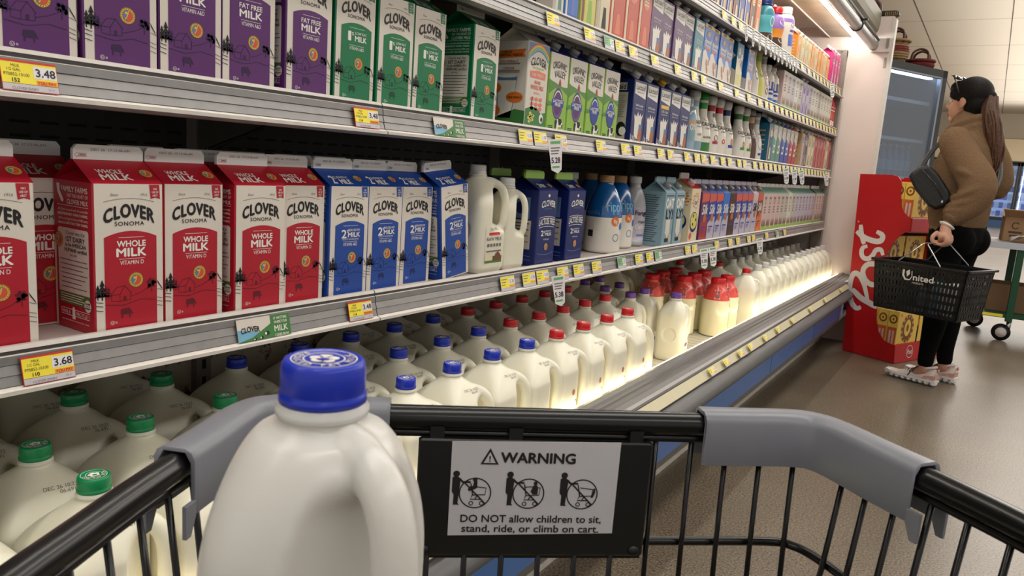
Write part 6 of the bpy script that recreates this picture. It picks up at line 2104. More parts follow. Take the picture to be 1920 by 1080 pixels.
# joints
shL, shR = bp(.0, .155, 1.315), bp(0, -.155, 1.315)
elL, wrL = Vector((-.085, 4.435, 1.075)), Vector((-.176, 4.385, .885))
hdL = Vector((-.182, 4.362, .812))
elR, wrR = Vector((-.0, 4.86, 1.09)), Vector((-.19, 4.89, 1.10))
hipL, hipR = bp(.0, .085, .86), bp(.0, -.085, .86)
knL, knR = Vector((-.168, 4.585, .49)), Vector((-.120, 4.735, .49))
anL, anR = Vector((-.178, 4.590, .085)), Vector((-.090, 4.745, .085))
hc = bp(.052, .0, 1.530)                 # head centre
fh = Vector((-.905, .425, 0)).normalized()
lh = Vector((-fh.y, fh.x, 0))
def hp(a, l, z): return hc + fh * a + lh * l + Vector((0, 0, z))
HR_ = Matrix((fh, lh, Vector((0, 0, 1)))).transposed()

b = MB()
# head
b.ellipsoid(hp(-.012, 0, .018), (.092, .074, .088), 'skin', 24, 16, HR_)
b.ellipsoid(hp(.030, 0, -.040), (.058, .056, .072), 'skin', 20, 14, HR_)
b.ellipsoid(hp(.062, 0, -.098), (.022, .024, .020), 'skin', 14, 10, HR_)       # chin
b.ellipsoid(hp(.046, .030, -.042), (.026, .024, .030), 'skin', 12, 10, HR_)
b.ellipsoid(hp(.046, -.030, -.042), (.026, .024, .030), 'skin', 12, 10, HR_)
b.ellipsoid(hp(.070, 0, .012), (.016, .036, .012), 'skin', 12, 10, HR_)        # brow
b.tube([hp(.080, 0, .004), hp(.094, 0, -.022), hp(.104, 0, -.036)], [.007, .009, .010], 'skin', 10)
b.ellipsoid(hp(.092, 0, -.038), (.014, .015, .009), 'skin', 12, 8, HR_)
b.ellipsoid(hp(.082, 0, -.066), (.010, .020, .006), 'skin', 12, 8, HR_)        # lips
b.ellipsoid(hp(.080, 0, -.076), (.010, .017, .006), 'skin', 12, 8, HR_)
for s_ in (-1, 1):
    b.ellipsoid(hp(-.012, s_ * .074, -.018), (.017, .008, .030), 'skin', 12, 10, HR_)
    b.ellipsoid(hp(-.004, s_ * .072, -.040), (.009, .007, .011), 'skin', 10, 8, HR_)
# neck, torso
chain(b, [(hp(-.030, 0, -.05), .050), (bp(.0, 0, 1.40), .050), (bp(-.01, 0, 1.33), .060)], 'skin')
loftb(b, [(0, 0, .80, .085, .145), (.0, 0, .90, .095, .155), (.0, 0, 1.02, .080, .125), (.0, 0, 1.15, .095, .145), (0, 0, 1.27, .085, .155), (-.005, 0, 1.335, .06, .12), (-.01, 0, 1.37, .045, .06)], 'skin')
for s_, el, wr in ((shL, elL, wrL), (shR, elR, wrR)):
    chain(b, [(s_, .048), ((s_ + el) / 2, .042), (el, .037), ((el + wr) / 2, .033), (wr, .024)], 'skin')
for h, kn, an in ((hipL, knL, anL), (hipR, knR, anR)):
    chain(b, [(h, .085), ((h * .55 + kn * .45), .074), (kn, .052), (kn * .68 + an * .32, .052), (kn * .2 + an * .8, .034), (an, .032)], 'skin')
    chain(b, [(an, .03), (an + Vector((-.03, .012, -.03)), .025), (an + Vector((-.07, .027, -.048)), .014)], 'skin')
# left hand closed over the basket's handle bar; the bar runs along bx
bx = Vector((.39, .92, 0)).normalized()      # handle bar direction
bo_ = Vector((-.92, .39, 0)).normalized()    # across the bar, towards her front
pc = hdL + Vector((0, 0, .012))
up_ = Vector((0, 0, 1))
chain(b, [(wrL, .024), (wrL * .5 + pc * .5 + Vector((0, 0, .006)), .026), (pc + Vector((0.010, 0, 0)), .029)], 'skin')
b.ellipsoid(pc + Vector((.004, 0, -.002)), (.024, .043, .028), 'skin', 16, 12, Matrix((-bo_, bx, up_)).transposed())
for i, (s_, L) in enumerate(((-.033, .92), (-.011, 1.0), (.011, .96), (.032, .80))):
    k0 = pc + bx * s_ - bo_ * .022 + up_ * .004
    k1 = pc + bx * s_ - bo_ * (.034 * L) - up_ * (.022 * L)
    k2 = pc + bx * s_ - bo_ * .018 - up_ * (.043 * L)
    k3 = pc + bx * s_ + bo_ * .008 - up_ * (.041 * L)
    k4 = pc + bx * s_ + bo_ * .016 - up_ * (.028 * L)
    chain(b, [(k0, .0105), (k1, .0100), (k2, .0094), (k3, .0086), (k4, .0074)], 'skin', 10)
t0 = pc + bx * -.030 + bo_ * .020 + up_ * .016
chain(b, [(t0, .0125), (pc - bx * .046 + bo_ * .030 - up_ * .006, .0115), (pc - bx * .048 + bo_ * .026 - up_ * .026, .0095), (pc - bx * .040 + bo_ * .014 - up_ * .040, .0082)], 'skin', 10)
# right hand, relaxed
chain(b, [(wrR, .024), (wrR + Vector((-.05, .01, -.005)), .028), (wrR + Vector((-.08, .012, -.012)), .022)], 'skin')
for i in range(4):
    q = wrR + Vector((-.085, -.022 + .017 * i, -.014))
    chain(b, [(q, .009), (q + Vector((-.03, 0, -.008)), .0085), (q + Vector((-.052, 0, -.026)), .0072)], 'skin', 8)
q = wrR + Vector((-.03, -.03, -.002))
chain(b, [(q, .011), (q + Vector((-.03, -.012, -.012)), .0095), (q + Vector((-.052, -.012, -.022)), .008)], 'skin', 8)
body = pl(remeshed(b, .0042, 5, .5), 'body')
body.data.materials.clear(); body.data.materials.append(M('skin'))
b = MB()
for s_ in (-1, 1):
    b.ellipsoid(hp(.066, s_ * .031, -.006), (.012, .013, .009), 'eye_white', 12, 8, HR_)
    b.ellipsoid(hp(.075, s_ * .031, -.006), (.005, .005, .005), 'ink_black', 10, 6, HR_)
    b.tube([hp(.074, s_ * .018, .014), hp(.078, s_ * .034, .018), hp(.064, s_ * .050, .012)], .0025, 'hair_dark', 6)
o = pl(b.mesh('eyes'), 'eyes', 'eyes and brows')
b = MB()
b.tube([hp(.086, -.018, -.070), hp(.0925, 0, -.0685), hp(.086, .018, -.070)], [.002, .0045, .002], 'lips', 8)
b.tube([hp(.083, -.016, -.0755), hp(.0905, 0, -.077), hp(.083, .016, -.0755)], [.002, .005, .002], 'lips', 8)
pl(b.mesh('lips'), 'lips')

# hair
b = MB()
b.ellipsoid(hp(-.022, 0, .030), (.098, .083, .090), 'hair_dark', 28, 18, HR_)
b.ellipsoid(hp(-.050, 0, -.020), (.066, .072, .080), 'hair_dark', 24, 16, HR_)
b.ellipsoid(hp(.050, 0, .062), (.040, .062, .040), 'hair_dark', 20, 12, HR_)
b.ellipsoid(hp(-.060, 0, -.075), (.040, .050, .042), 'hair_dark', 18, 12, HR_)
for s_ in (-1, 1):
    b.ellipsoid(hp(.038, s_ * .060, .030), (.030, .018, .032), 'hair_dark', 14, 10, HR_)
b.ellipsoid(hp(-.105, 0, .012), (.034, .034, .034), 'hair_dark', 16, 12, HR_)
hair = pl(remeshed(b, .005, 4), 'hair', 'dark pulled-back hair')
hair.data.materials.clear(); hair.data.materials.append(M('hair_dark'))
b = MB()
tl = [(hp(-.110, 0, .010), .026), (Vector((-.085, 4.61, 1.485)), .034), (Vector((-.062, 4.60, 1.41)), .042), (Vector((-.040, 4.595, 1.33)), .043), (Vector((-.026, 4.60, 1.26)), .036), (Vector((-.022, 4.60, 1.20)), .022), (Vector((-.026, 4.60, 1.165)), .010)]
chain(b, tl, 'hair_brown', 16)
for i in range(16):
    a = i * 2.4
    off = [Vector((math.cos(a) * r * .95, math.sin(a) * r * .95, 0)) for p, r in tl]
    wob = random.random() * 6
    chain(b, [(p + o_ + Vector((.006 * math.sin(wob + 2 * k_), .004 * math.cos(wob + 2 * k_), -.012 * k_ / 6)), max(.0035, .0095 * (1 - k_ / 7.5))) for k_, ((p, r), o_) in enumerate(zip(tl, off))], 'hair_brown', 6)
tail = pl(b.mesh('ponytail'), 'ponytail', 'long brown wavy ponytail')
b = MB()
b.tube([hp(-.108 + .0 * math.cos(t), .024 * math.cos(t), .012 + .024 * math.sin(t)) for t in [2 * PI * i / 14 for i in range(15)]], .006, 'hair_dark', 8)
pl(b.mesh('hair_tie'), 'hair_tie')

# jacket
b = MB()
loftb(b, [(.0, 0, .845, .105, .165), (.0, 0, .875, .118, .178), (.003, 0, .93, .130, .188), (.004, 0, 1.02, .136, .192), (.002, 0, 1.12, .140, .196), (-.004, 0, 1.21, .136, .196), (-.008, 0, 1.28, .118, .184), (-.008, 0, 1.33, .092, .150), (-.006, 0, 1.365, .074, .098)], 'fleece', 36)
# funnel collar, tipped forward
cpts = [(bp(-.004, 0, 1.335), .105), (bp(.012, 0, 1.375), .092), (bp(.030, 0, 1.405), .084)]
chain(b, [(p, r) for p, r in cpts], 'fleece', 22)
b.tube([bp(.026 + .088 * math.cos(t), .080 * math.sin(t), 1.400 - .040 * math.cos(t)) for t in [2 * PI * i / 24 for i in range(25)]], .024, 'fleece', 12)
b.tube([bp(.020 + .092 * math.cos(t), .088 * math.sin(t), 1.360 - .042 * math.cos(t)) for t in [2 * PI * i / 24 for i in range(25)]], .022, 'fleece', 12)
# left sleeve: full, gathered above the cuff
chain(b, [(shL + Vector((0, 0, -.01)), .078), (shL * .6 + elL * .4 + Vector((.006, -.004, 0)), .080), (elL + Vector((.012, 0, .02)), .086), (elL * .75 + wrL * .25 + Vector((.018, 0, -.02)), .078), (elL * .38 + wrL * .62 + Vector((.012, 0, -.004)), .058), (wrL * .85 + elL * .15, .037)], 'fleece', 22)
b.ellipsoid(Vector((-.088, 4.425, 1.00)), (.072, .062, .045), 'fleece', 18, 12)
b.ellipsoid(Vector((-.125, 4.42, .955)), (.060, .056, .032), 'fleece', 18, 12)
for c, r1, tz in ((Vector((-.132, 4.422, .962)), .060, .25), (Vector((-.112, 4.43, 1.005)), .074, .45), (Vector((-.092, 4.432, 1.062)), .080, .6), (Vector((-.10, 4.445, 1.13)), .074, -.5)):
    b.tube([c + Vector((r1 * math.cos(t), r1 * .95 * math.sin(t), tz * r1 * math.cos(t))) for t in [2 * PI * i / 20 for i in range(21)]], .019, 'fleece', 10)
# right sleeve
chain(b, [(shR + Vector((0, 0, -.01)), .078), (shR * .5 + elR * .5 + Vector((.02, 0, 0)), .080), (elR + Vector((.0, 0, 0)), .074), (elR * .4 + wrR * .6, .056), (wrR * .9 + elR * .1, .040)], 'fleece', 20)
# folds down the back and side
for a, l, z0, z1, w_ in ((-.10, .09, 1.24, .95, .016), (-.12, .03, 1.2, .92, .014), (.06, .165, 1.18, .93, .013), (-.02, .186, 1.12, .90, .013)):
    b.tube([bp(a, l, z0), bp(a * 1.06, l * 1.02, (z0 + z1) / 2), bp(a * .98, l * 1.0, z1)], [.006, w_, .006], 'fleece', 10)
jk = remeshed(b, .007, 4)
jacket = pl(jk, 'jacket', 'brown fuzzy fleece jacket with funnel collar')
jacket.data.materials.clear(); jacket.data.materials.append(M('fleece'))
b = MB()
v_, f_ = [], []
for i in range(41):
    t = 2 * PI * i / 40
    r_ = 1 + .012 * (i % 2)
    for z, s_ in ((.838, .90), (.838, 1.0), (.868, 1.0), (.868, .9)):
        v_.append(bp(.113 * s_ * r_ * math.cos(t), .172 * s_ * r_ * math.sin(t), z))
for i in range(40):
    for j in range(4):
        f_.append((i * 4 + j, i * 4 + (j + 1) % 4, i * 4 + 4 + (j + 1) % 4, i * 4 + 4 + j))
b.add(v_, f_, 'fleece', True)
pl(b.mesh('hem_band'), 'hem_band')
b = MB()
b.tube([wrL * .72 + elL * .28, wrL * .94 + elL * .06 + Vector((0, 0, .004))], [.041, .038], 'fleece', 20)
pl(b.mesh('cuff'), 'cuff')
# watch
b = MB()
ax = (wrL - elL).normalized()
e1 = ax.cross(Vector((0, 1, 0))).normalized(); e2 = ax.cross(e1)
cW = wrL + Vector((0, 0, -.006))
b.tube([cW + e1 * (.029 * math.cos(t)) + e2 * (.029 * math.sin(t)) for t in [2 * PI * i / 24 for i in range(25)]], .0055, 'cap_white', 8, ry=2.0)
pl(b.mesh('watch'), 'watch', 'white wrist watch band')

# leggings
b = MB()
loftb(b, [(0, 0, .73, .10, .15), (-.014, 0, .80, .118, .164), (-.010, 0, .86, .112, .166), (0, 0, .92, .10, .155)], 'leggings')
for h, kn, an in ((hipL, knL, anL), (hipR, knR, anR)):
    chain(b, [(h + Vector((.01, 0, -.02)), .098), ((h * .55 + kn * .45), .083), (kn, .060), (kn * .70 + an * .30 + Vector((.008, 0, 0)), .060), (kn * .28 + an * .72, .044), (kn * .10 + an * .90, .040)], 'leggings', 20)
b.ellipsoid(bp(-.065, .075, .80), (.075, .075, .085), 'leggings', 18, 12)
b.ellipsoid(bp(-.065, -.075, .80), (.075, .075, .085), 'leggings', 18, 12)
lg = pl(remeshed(b, .006, 4), 'leggings', 'black leggings')
lg.data.materials.clear(); lg.data.materials.append(M('leggings'))

# shoes
def shoe(heel, d, label):
    d = Vector(d).normalized()
    n = Vector((-d.y, d.x, 0))           # to her left side
    def sp(a, l, z): return Vector(heel) + d * a + n * l + Vector((0, 0, z))
    b = MB()
    secs = [(0.004, .024, .030, .092), (.03, .033, .028, .098), (.07, .036, .026, .086), (.10, .037, .024, .080), (.14, .041, .022, .068), (.18, .044, .022, .052), (.22, .043, .024, .042), (.25, .034, .028, .036), (.272, .016, .032, .030)]
    v, f, seg = [], [], 18
    for a, w_, zb, ht in secs:
        for j in range(seg):
            t = 2 * PI * j / seg
            z = math.sin(t)
            v.append(sp(a, w_ * math.cos(t) * (1 if z < 0 else (1 - .35 * z)), zb + .012 + (z * (ht - zb - .012) if z > 0 else z * .012)))
    for i in range(len(secs) - 1):
        for j in range(seg):
            j2 = (j + 1) % seg
            f.append((i * seg + j, i * seg + j2, (i + 1) * seg + j2, (i + 1) * seg + j))
    f.append(tuple(range(seg - 1, -1, -1))); f.append(tuple((len(secs) - 1) * seg + j for j in range(seg)))
    b.add(v, f, 'shoe_white', True)
    b.tube([sp(.052 + .042 * math.cos(t), .030 * math.sin(t), .094 + .012 * math.cos(t) * -1) for t in [2 * PI * i / 16 for i in range(17)]], .007, 'shoe_white', 8)
    sh = pl(b.mesh('shoe'), 'shoe', label)
    def sub(mb, nm):
        o = mb.build(nm, sh)
        return o
    s = MB()
    # cloud-like sole: a ribbed band with open pods
    for i in range(9):
        a = -.002 + .031 * i
        w_ = [.030, .036, .038, .039, .042, .045, .044, .040, .026][i]
        z = 0.016 + (.006 if i > 7 else 0)
        s.ellipsoid(sp(a + .012, 0, z), (.017, w_, .0155), 'shoe_sole', 14, 8, Matrix((d, n, Vector((0, 0, 1)))).transposed())
    v, f = [], []
    for i in range(12):
        a = -.006 + .0255 * i
        w_ = [.026, .033, .036, .037, .038, .040, .043, .045, .045, .042, .032, .014][i]
        for l, z in ((-w_, .024), (w_, .024), (w_, .034 + (.004 if i > 9 else 0)), (-w_, .034 + (.004 if i > 9 else 0))):
            v.append(sp(a, l, z))
    for i in range(11):
        for j in range(4):
            f.append((i * 4 + j, i * 4 + (j + 1) % 4, i * 4 + 4 + (j + 1) % 4, i * 4 + 4 + j))
    f.append((3, 2, 1, 0)); f.append((44, 45, 46, 47))
    s.add(v, f, 'shoe_sole', False)
    sub(s, 'sole')
    h = MB()
    for sg in (-1, 1):
        h.add([sp(.004, sg * .027, .040), sp(.062, sg * .0375, .038), sp(.05, sg * .036, .054), (sp(.004, sg * .0275, .062))], [(0, 1, 2, 3)], 'shoe_pink')
    h.add([sp(-.001, -.026, .040), sp(-.001, .026, .040), sp(-.001, .024, .066), sp(-.001, -.024, .066)], [(0, 1, 2, 3)], 'shoe_pink')
    h.ellipsoid(sp(-.004, 0, .088), (.006, .010, .012), 'shoe_pink', 10, 8)
    sub(h, 'heel_patch')
    L = MB()
    for i in range(5):
        a = .108 + .017 * i
        z = .080 - .0088 * i
        L.tube([sp(a - .006, -.022, z - .012), sp(a, -.006, z + .003), sp(a + .004, .010, z + .002), sp(a + .008, .028, z - .018)], .0028, 'ink_black', 6)
        L.tube([sp(a - .006, .022, z - .012), sp(a, .006, z + .003), sp(a + .008, -.028, z - .016)], .0025, 'ink_black', 6)
    L.tube([sp(.112, .02, .074), sp(.122, .042, .056), sp(.132, .046, .036)], .0025, 'ink_black', 6)
    L.tube([sp(.106, .015, .082), sp(.09, .034, .098), sp(.110, .036, .080)], .0025, 'ink_black', 6)
    sub(L, 'laces')
shoe((-.112, 4.575, 0), (-.935, .355, 0), 'white running shoe with black laces, nearer one')
shoe((-.026, 4.735, 0), (-.935, .355, 0), 'white running shoe, farther one')

# sunglasses on her head
sung = thing('sunglasses', 'dark sunglasses pushed up on the woman\'s hair', 'sunglasses', tuple(hp(.030, 0, .112)))
b = MB()
for s_ in (-1, 1):
    b.ellipsoid(fh * .030 + lh * (s_ * .030) + Vector((0, 0, .004)), (.024, .026, .009), 'lens', 16, 10, HR_ @ Matrix.Rotation(-.5, 3, 'Y'))
b.build('lens_pair', sung)
b = MB()
for s_ in (-1, 1):
    b.tube([fh * .030 + lh * (s_ * .056) + Vector((0, 0, -.003)), fh * .004 + lh * (s_ * .078) + Vector((0, 0, -.030)), fh * -.024 + lh * (s_ * .086) + Vector((0, 0, -.085))], .0030, 'lens', 8)
    b.tube([fh * .030 + lh * (s_ * .030) + fh * (.026 * math.cos(t)) + lh * (.028 * math.sin(t)) + Vector((0, 0, .004 + .012 * math.cos(t))) for t in [2 * PI * i / 18 for i in range(19)]], .0026, 'lens', 6)
b.build('frame', sung)

# sling bag
bag = thing('sling_bag', 'black sling bag across the woman\'s chest', 'bag', (-.272, 4.44, 1.068))
b = MB()
ang = math.radians(-50)
c1, s1 = math.cos(ang), math.sin(ang)
def bgp(u, w_, y): return Vector((u * c1 - w_ * s1, y, u * s1 + w_ * c1))
secs = [(-.048, .90), (-.034, 1.0), (.0, 1.03), (.034, 1.0), (.046, .88)]
outl = [(-.115, -.035), (-.105, -.058), (-.03, -.070), (.07, -.066), (.108, -.05), (.118, -.01), (.108, .032), (.07, .050), (-.04, .056), (-.10, .046), (-.118, .01)]
v, f = [], []
m = len(outl)
for y, s_ in secs:
    for u, w_ in outl: v.append(bgp(u * s_, w_ * s_, y))
for i in range(len(secs) - 1):
    for j in range(m):
        f.append((i * m + j, i * m + (j + 1) % m, (i + 1) * m + (j + 1) % m, (i + 1) * m + j))
f.append(tuple(range(m - 1, -1, -1))); f.append(tuple((len(secs) - 1) * m + j for j in range(m)))
b.add(v, f, 'bag_black', False)
bo2 = b.build('pouch', bag)
md = bo2.modifiers.new('soft', 'BEVEL'); md.width = .012; md.segments = 3
b = MB()
b.tube([bgp(-.095, .012, -.053), bgp(.0, .022, -.0545), bgp(.095, .006, -.051)], .0022, 'lens', 6)
b.box(bgp(.09, 0, 0).x - .004, bgp(.09, 0, 0).x + .004, -.056, -.05, bgp(.09, .0, 0).z - .008, bgp(.09, 0, 0).z + .004, 'chrome')
b.build('zipper', bag)
b = MB()
base = Vector((-.272, 4.44, 1.068))
sp_ = [Vector(p) - base for p in ((-.345, 4.47, 1.155), (-.318, 4.58, 1.235), (-.275, 4.70, 1.315), (-.19, 4.80, 1.375), (-.10, 4.82, 1.385), (-.030, 4.78, 1.32), (.004, 4.70, 1.22), (.012, 4.60, 1.13), (-.010, 4.50, 1.06), (-.06, 4.44, 1.02), (-.14, 4.425, .995), (-.205, 4.44, 1.0))]
b.tube(catmull(sp_, 4), .0045, 'bag_black', 8, ry=3.2)
b.build('strap', bag)

# hand basket
BKC = Vector((-.205, 4.357, 0))
bk = thing('hand_basket', 'black plastic shopping basket with white lettering held by the woman', 'shopping basket', (BKC.x, BKC.y, .43), math.radians(-23))
HU, HV, BH = .230, .140, .243
def bpart(mb, nm, label=None):
    o = mb.build(nm, bk)
    if label: o['label'] = label
    return o
def wall(mb, p00, p10, p01, p11, cols, rows, solid, t):
    # slotted basket wall between four corners, leaving bars round each slot
    P = lambda s, q: (Vector(p00) * (1 - s) + Vector(p10) * s) * (1 - q) + (Vector(p01) * (1 - s) + Vector(p11) * s) * q
    n = ((Vector(p10) - Vector(p00)).cross(Vector(p01) - Vector(p00))).normalized() * t
    def bar(s0, s1, q0, q1):
        mb.prism([P(s0, q0), P(s1, q0), P(s1, q1), P(s0, q1)], n, 'black_plastic')
    for i in range(cols + 1):
        s = i / cols
        hw = .32 / cols
        bar(max(0, s - hw), min(1, s + hw), 0, 1)
    for j in range(rows + 1):
        q = j / rows
        hw = .2 / rows
        bar(0, 1, max(0, q - hw), min(1, q + hw))
    for s0, s1, q0, q1 in solid: bar(s0, s1, q0, q1)
    return P, n
k0 = .90
tp = [(-HU, -HV, BH), (HU, -HV, BH), (HU, HV, BH), (-HU, HV, BH)]
bt = [(-HU * k0, -HV * k0, 0), (HU * k0, -HV * k0, 0), (HU * k0, HV * k0, 0), (-HU * k0, HV * k0, 0)]
b = MB()
Pf, nf = wall(b, bt[0], bt[1], tp[0], tp[1], 24, 6, [(.34, .68, .58, .93), (0, 1, .93, 1.0), (.0, .03, 0, 1), (.97, 1, 0, 1), (.28, .46, .22, .34), (.62, .66, 0, .6)], .003)
bpart(b, 'front_wall')
L = MB()
FB = lambda u, v: tuple(Pf(u, v) + nf + nf.normalized() * .0010)
vw = 1.0
def FB2(u, v): return FB(.5 + u / (2 * HU * .96), .5 + v / BH)
L.text('nited', FB2, .030, .062, .030, 'logo_white', w=.098, bold=.02)
L.stroke([(-.068, .094), (-.070, .066), (-.058, .046), (-.036, .046), (-.026, .064), (-.028, .092)], [.010, .010, .009, .006, .004, .004], FB2, 'logo_white')
L.shape([(-.056, .086), (-.040, .098), (-.036, .076), (-.050, .060)], FB2, 'logo_white')
L.text('MARKETS', FB2, .006, .034, .009, 'logo_white', w=.056)
bpart(L, 'lettering', 'white lettering')
for a, c, nm in ((1, 2, 'end_wall'), (2, 3, 'back_wall'), (3, 0, 'end_wall')):
    b = MB()
    wall(b, bt[a], bt[c], tp[a], tp[c], 24 if nm == 'back_wall' else 10, 6, [(0, 1, .93, 1), (0, 1, .33, .62) if nm == 'end_wall' else (0, 1, .6, .7), (0, .04, 0, 1), (.96, 1, 0, 1)], .003)
    bpart(b, nm)
b = MB()
b.box(-HU * k0, HU * k0, -HV * k0, HV * k0, -.003, .001, 'black_plastic')
bpart(b, 'basket_floor')
b = MB()
for s0, s1 in ((0, 1), (1, 2), (2, 3), (3, 0)):
    A, Bq = Vector(tp[s0]), Vector(tp[s1])
    oo = Vector(((A + Bq).x, (A + Bq).y, 0)).normalized() * .014
    ext = (Bq - A).normalized() * .014
    b.prism([A - ext + oo, Bq + ext + oo, Bq + ext - oo * .2, A - ext - oo * .2], (0, 0, .010), 'black_plastic')
bpart(b, 'rim')
for sgn in (-1, 1):
    b = MB()
    u0 = sgn * .102
    pts = [(u0, -HV - .004, BH + .004), (u0, -HV - .004, BH + .014), (sgn * .012, -.112, .352), (sgn * .010, -.10, .357), (sgn * .010, .10, .357), (sgn * .012, .112, .352), (u0, HV + .004, BH + .014), (u0, HV + .004, BH + .004)]
    b.tube(pts, .0032, 'chrome', 8)
    bpart(b, 'wire_handle', 'chrome wire handle')
# things seen through the basket
b = MB()
pk = thing('carton_box', 'pale blue box lying inside the black shopping basket', 'box', tuple(BKC + Vector((.03, .0, .435))), math.radians(-23))
b.rbox(-.05, .06, -.08, .07, 0, .15, .003, 'oat_grey')
b.rect(-.04, .05, .03, .12, lambda u, v: (u, -.0808, v), 'seal_blue')
b.build('box_body', pk)
pk2 = thing('milk_carton', 'white carton standing inside the shopping basket at its right end', 'carton', tuple(BKC + Vector((.125, -.045, .435))), math.radians(-23))
b = MB(); b.rbox(-.04, .04, -.055, .055, 0, .16, .002, 'carton_white'); b.rect(-.03, .03, .04, .1, lambda u, v: (u, -.0558, v), 'pale_grey'); b.build('carton_body', pk2)
# ------------------------------------------------------------------ upright glass-door cooler behind the end panel
glass('cooler_glass', (214, 224, 236), 0.06, 0.76)
mat('cooler_glow', (225, 235, 255), 0.5, var=0, emit=14)
mat('cooler_black', (22, 24, 28), 0.4, var=0.05)
mat('cooler_inner', (150, 162, 172), 0.5, var=0.03)
mat('door_steel', (150, 156, 162), 0.3, 0.7, var=0.03)
mat('bottle_dark', (70, 104, 150), 0.15, var=0.1, coat=0.5)
da = Vector((.33, .67, 0)).normalized()
cool = thing('glass_door_cooler', 'black upright glass-door drinks cooler behind the white end panel', 'cooler', (-.80, 6.27, 0), math.atan2(da.y, da.x))
CWD, CD, CH = .80, .60, 1.985
def cl_(mb, nm, label=None):
    o = mb.build(nm, cool)
    if label: o['label'] = label
    return o
b = MB()
b.box(0, .02, .05, CD, .10, CH, 'cooler_black'); b.box(CWD - .02, CWD, .05, CD, .10, CH, 'cooler_black')
b.box(0, CWD, CD - .02, CD, .10, CH, 'cooler_inner'); b.box(0, CWD, .05, CD, CH - .04, CH, 'cooler_black'); b.box(0, CWD, .05, CD, 0, .12, 'cooler_black')
cl_(b, 'cabinet')
b = MB(); b.box(.03, CWD - .03, .10, .14, CH - .06, CH - .045, 'cooler_glow'); cl_(b, 'cooler_light')
for h in (.45, .80, 1.12, 1.42, 1.72):
    b = MB()
    b.box(.025, CWD - .025, .10, CD - .03, h, h + .008, 'cooler_inner'); b.box(.025, CWD - .025, .095, .102, h - .004, h + .022, 'white_ink')
    cl_(b, 'cooler_shelf')
b = MB()
for x0, x1, z0, z1 in ((0, .045, .10, CH), (CWD - .06, CWD, .10, CH), (0, CWD, CH - .055, CH), (0, CWD, .10, .18)):
    b.box(x0, x1, 0, .045, z0, z1, 'cooler_black')
b.box(.045, .055, .0, .03, .18, CH - .055, 'door_steel'); b.box(CWD - .082, CWD - .06, .0, .03, .18, CH - .055, 'door_steel'); b.box(.045, CWD - .06, .0, .03, CH - .066, CH - .055, 'door_steel')
door = cl_(b, 'glass_door', 'black-framed glass door')
b = MB(); b.box(.05, CWD - .07, .016, .022, .18, CH - .06, 'cooler_glass'); o = b.build('glass_pane', door)
# bottles standing in it
K['cbot'] = bottle('drink_bottle', [(.026, 0), (.033, .004), (.034, .10), (.032, .16), (.016, .22), (.014, .25)], 'bottle_dark', [(.06, .14, 'bottle_clear')], (.016, .246, .016, 'cap_white'))
Rz = Matrix.Rotation(math.atan2(da.y, da.x), 4, 'Z')
n = 0
for h in (.809, 1.129):
    for r_ in range(2):
        for i in range(8):
            p = Rz @ Vector((.09 + .085 * i, .16 + .09 * r_, 0))
            K['cbot'].place((-.80 + p.x, 6.27 + p.y, h), 0, 'dark blue bottle in the glass-door cooler, %s from the left, %s of the %s shelf' % (ORD[i], ('front', 'back')[r_], 'lower' if h < 1 else 'upper'), 'bottle', 'bottles in the glass-door cooler')

# ------------------------------------------------------------------ woven baskets on top
mat('weave', (150, 122, 82), 0.85, var=0.25, scale=90, bump=0.8, bscale=120)
mat('weave_red', (110, 36, 34), 0.85, var=0.2, scale=90, bump=0.6, bscale=120)
mat('leather', (70, 34, 24), 0.5, var=0.2, scale=30)
def woven(loc, r, h, label, kinds, hh, tilt=0):
    t = thing('woven_basket', label, 'basket', loc)
    b = MB()
    prof = [(r * .62, 0), (r * .9, h * .16), (r, h * .42), (r * .97, h * .62), (r * .88, h * .85), (r * .94, h)]
    prof = [(q.x, q.y) for q in catmull([(a, z, 0) for a, z in prof], 4)]
    inner = [(a * .92, z) for a, z in reversed(prof) if z > h * .1]
    b.lathe(prof + inner, kinds[0], 28, bands=[(h * .45, h * .75, kinds[1])], cap=True)
    for i in range(9):
        z = h * (i + .5) / 9
        rr = [a for a, zz in prof if zz >= z][0]
        b.tube([(rr * 1.01 * math.cos(t_), rr * 1.01 * math.sin(t_), z) for t_ in [2 * PI * k / 24 for k in range(25)]], .0035, kinds[1] if .45 < z / h < .75 else kinds[0], 6)
    b.build('basket_body', t)
    b = MB()
    b.tube([(r * 1.0 * math.cos(t_), r * 1.0 * math.sin(t_), h) for t_ in [2 * PI * k / 24 for k in range(25)]], .011, kinds[0], 8)
    b.build('rolled_rim', t)
    for s_ in (-1, 1):
        b = MB()
        b.tube(catmull([(r * .6, s_ * r * .82, h * .9), (r * .5, s_ * r * .7, h + hh * .7), (0, s_ * r * .6, h + hh), (-r * .5, s_ * r * .7, h + hh * .7), (-r * .6, s_ * r * .82, h * .9)], 5), .009, 'leather', 8)
        b.build('leather_handle', t)
    t.rotation_euler = (0, tilt, 0)
    return t
woven((-.790, 6.50, 1.986), .095, .155, 'tan and red woven basket on the cooler beside the end panel', ('weave', 'weave_red'), .085)
woven((-.640, 6.84, 1.986), .10, .055, 'low red basket with tall handles at the right of the cooler top', ('weave_red', 'weave_red'), .085)
bag2 = thing('leather_bag', 'dark brown leather bag lying on top of the white end panel', 'bag', (-.745, 5.46, 2.116))
b = MB()
b.rbox(-.085, .075, -.034, .034, 0, .036, .010, 'bag_black')
for i in range(7):
    b.box(-.005 + .011 * i, .001 + .011 * i, -.0355, -.033, .004, .028, 'weave')
b.build('bag_body', bag2)
b = MB()
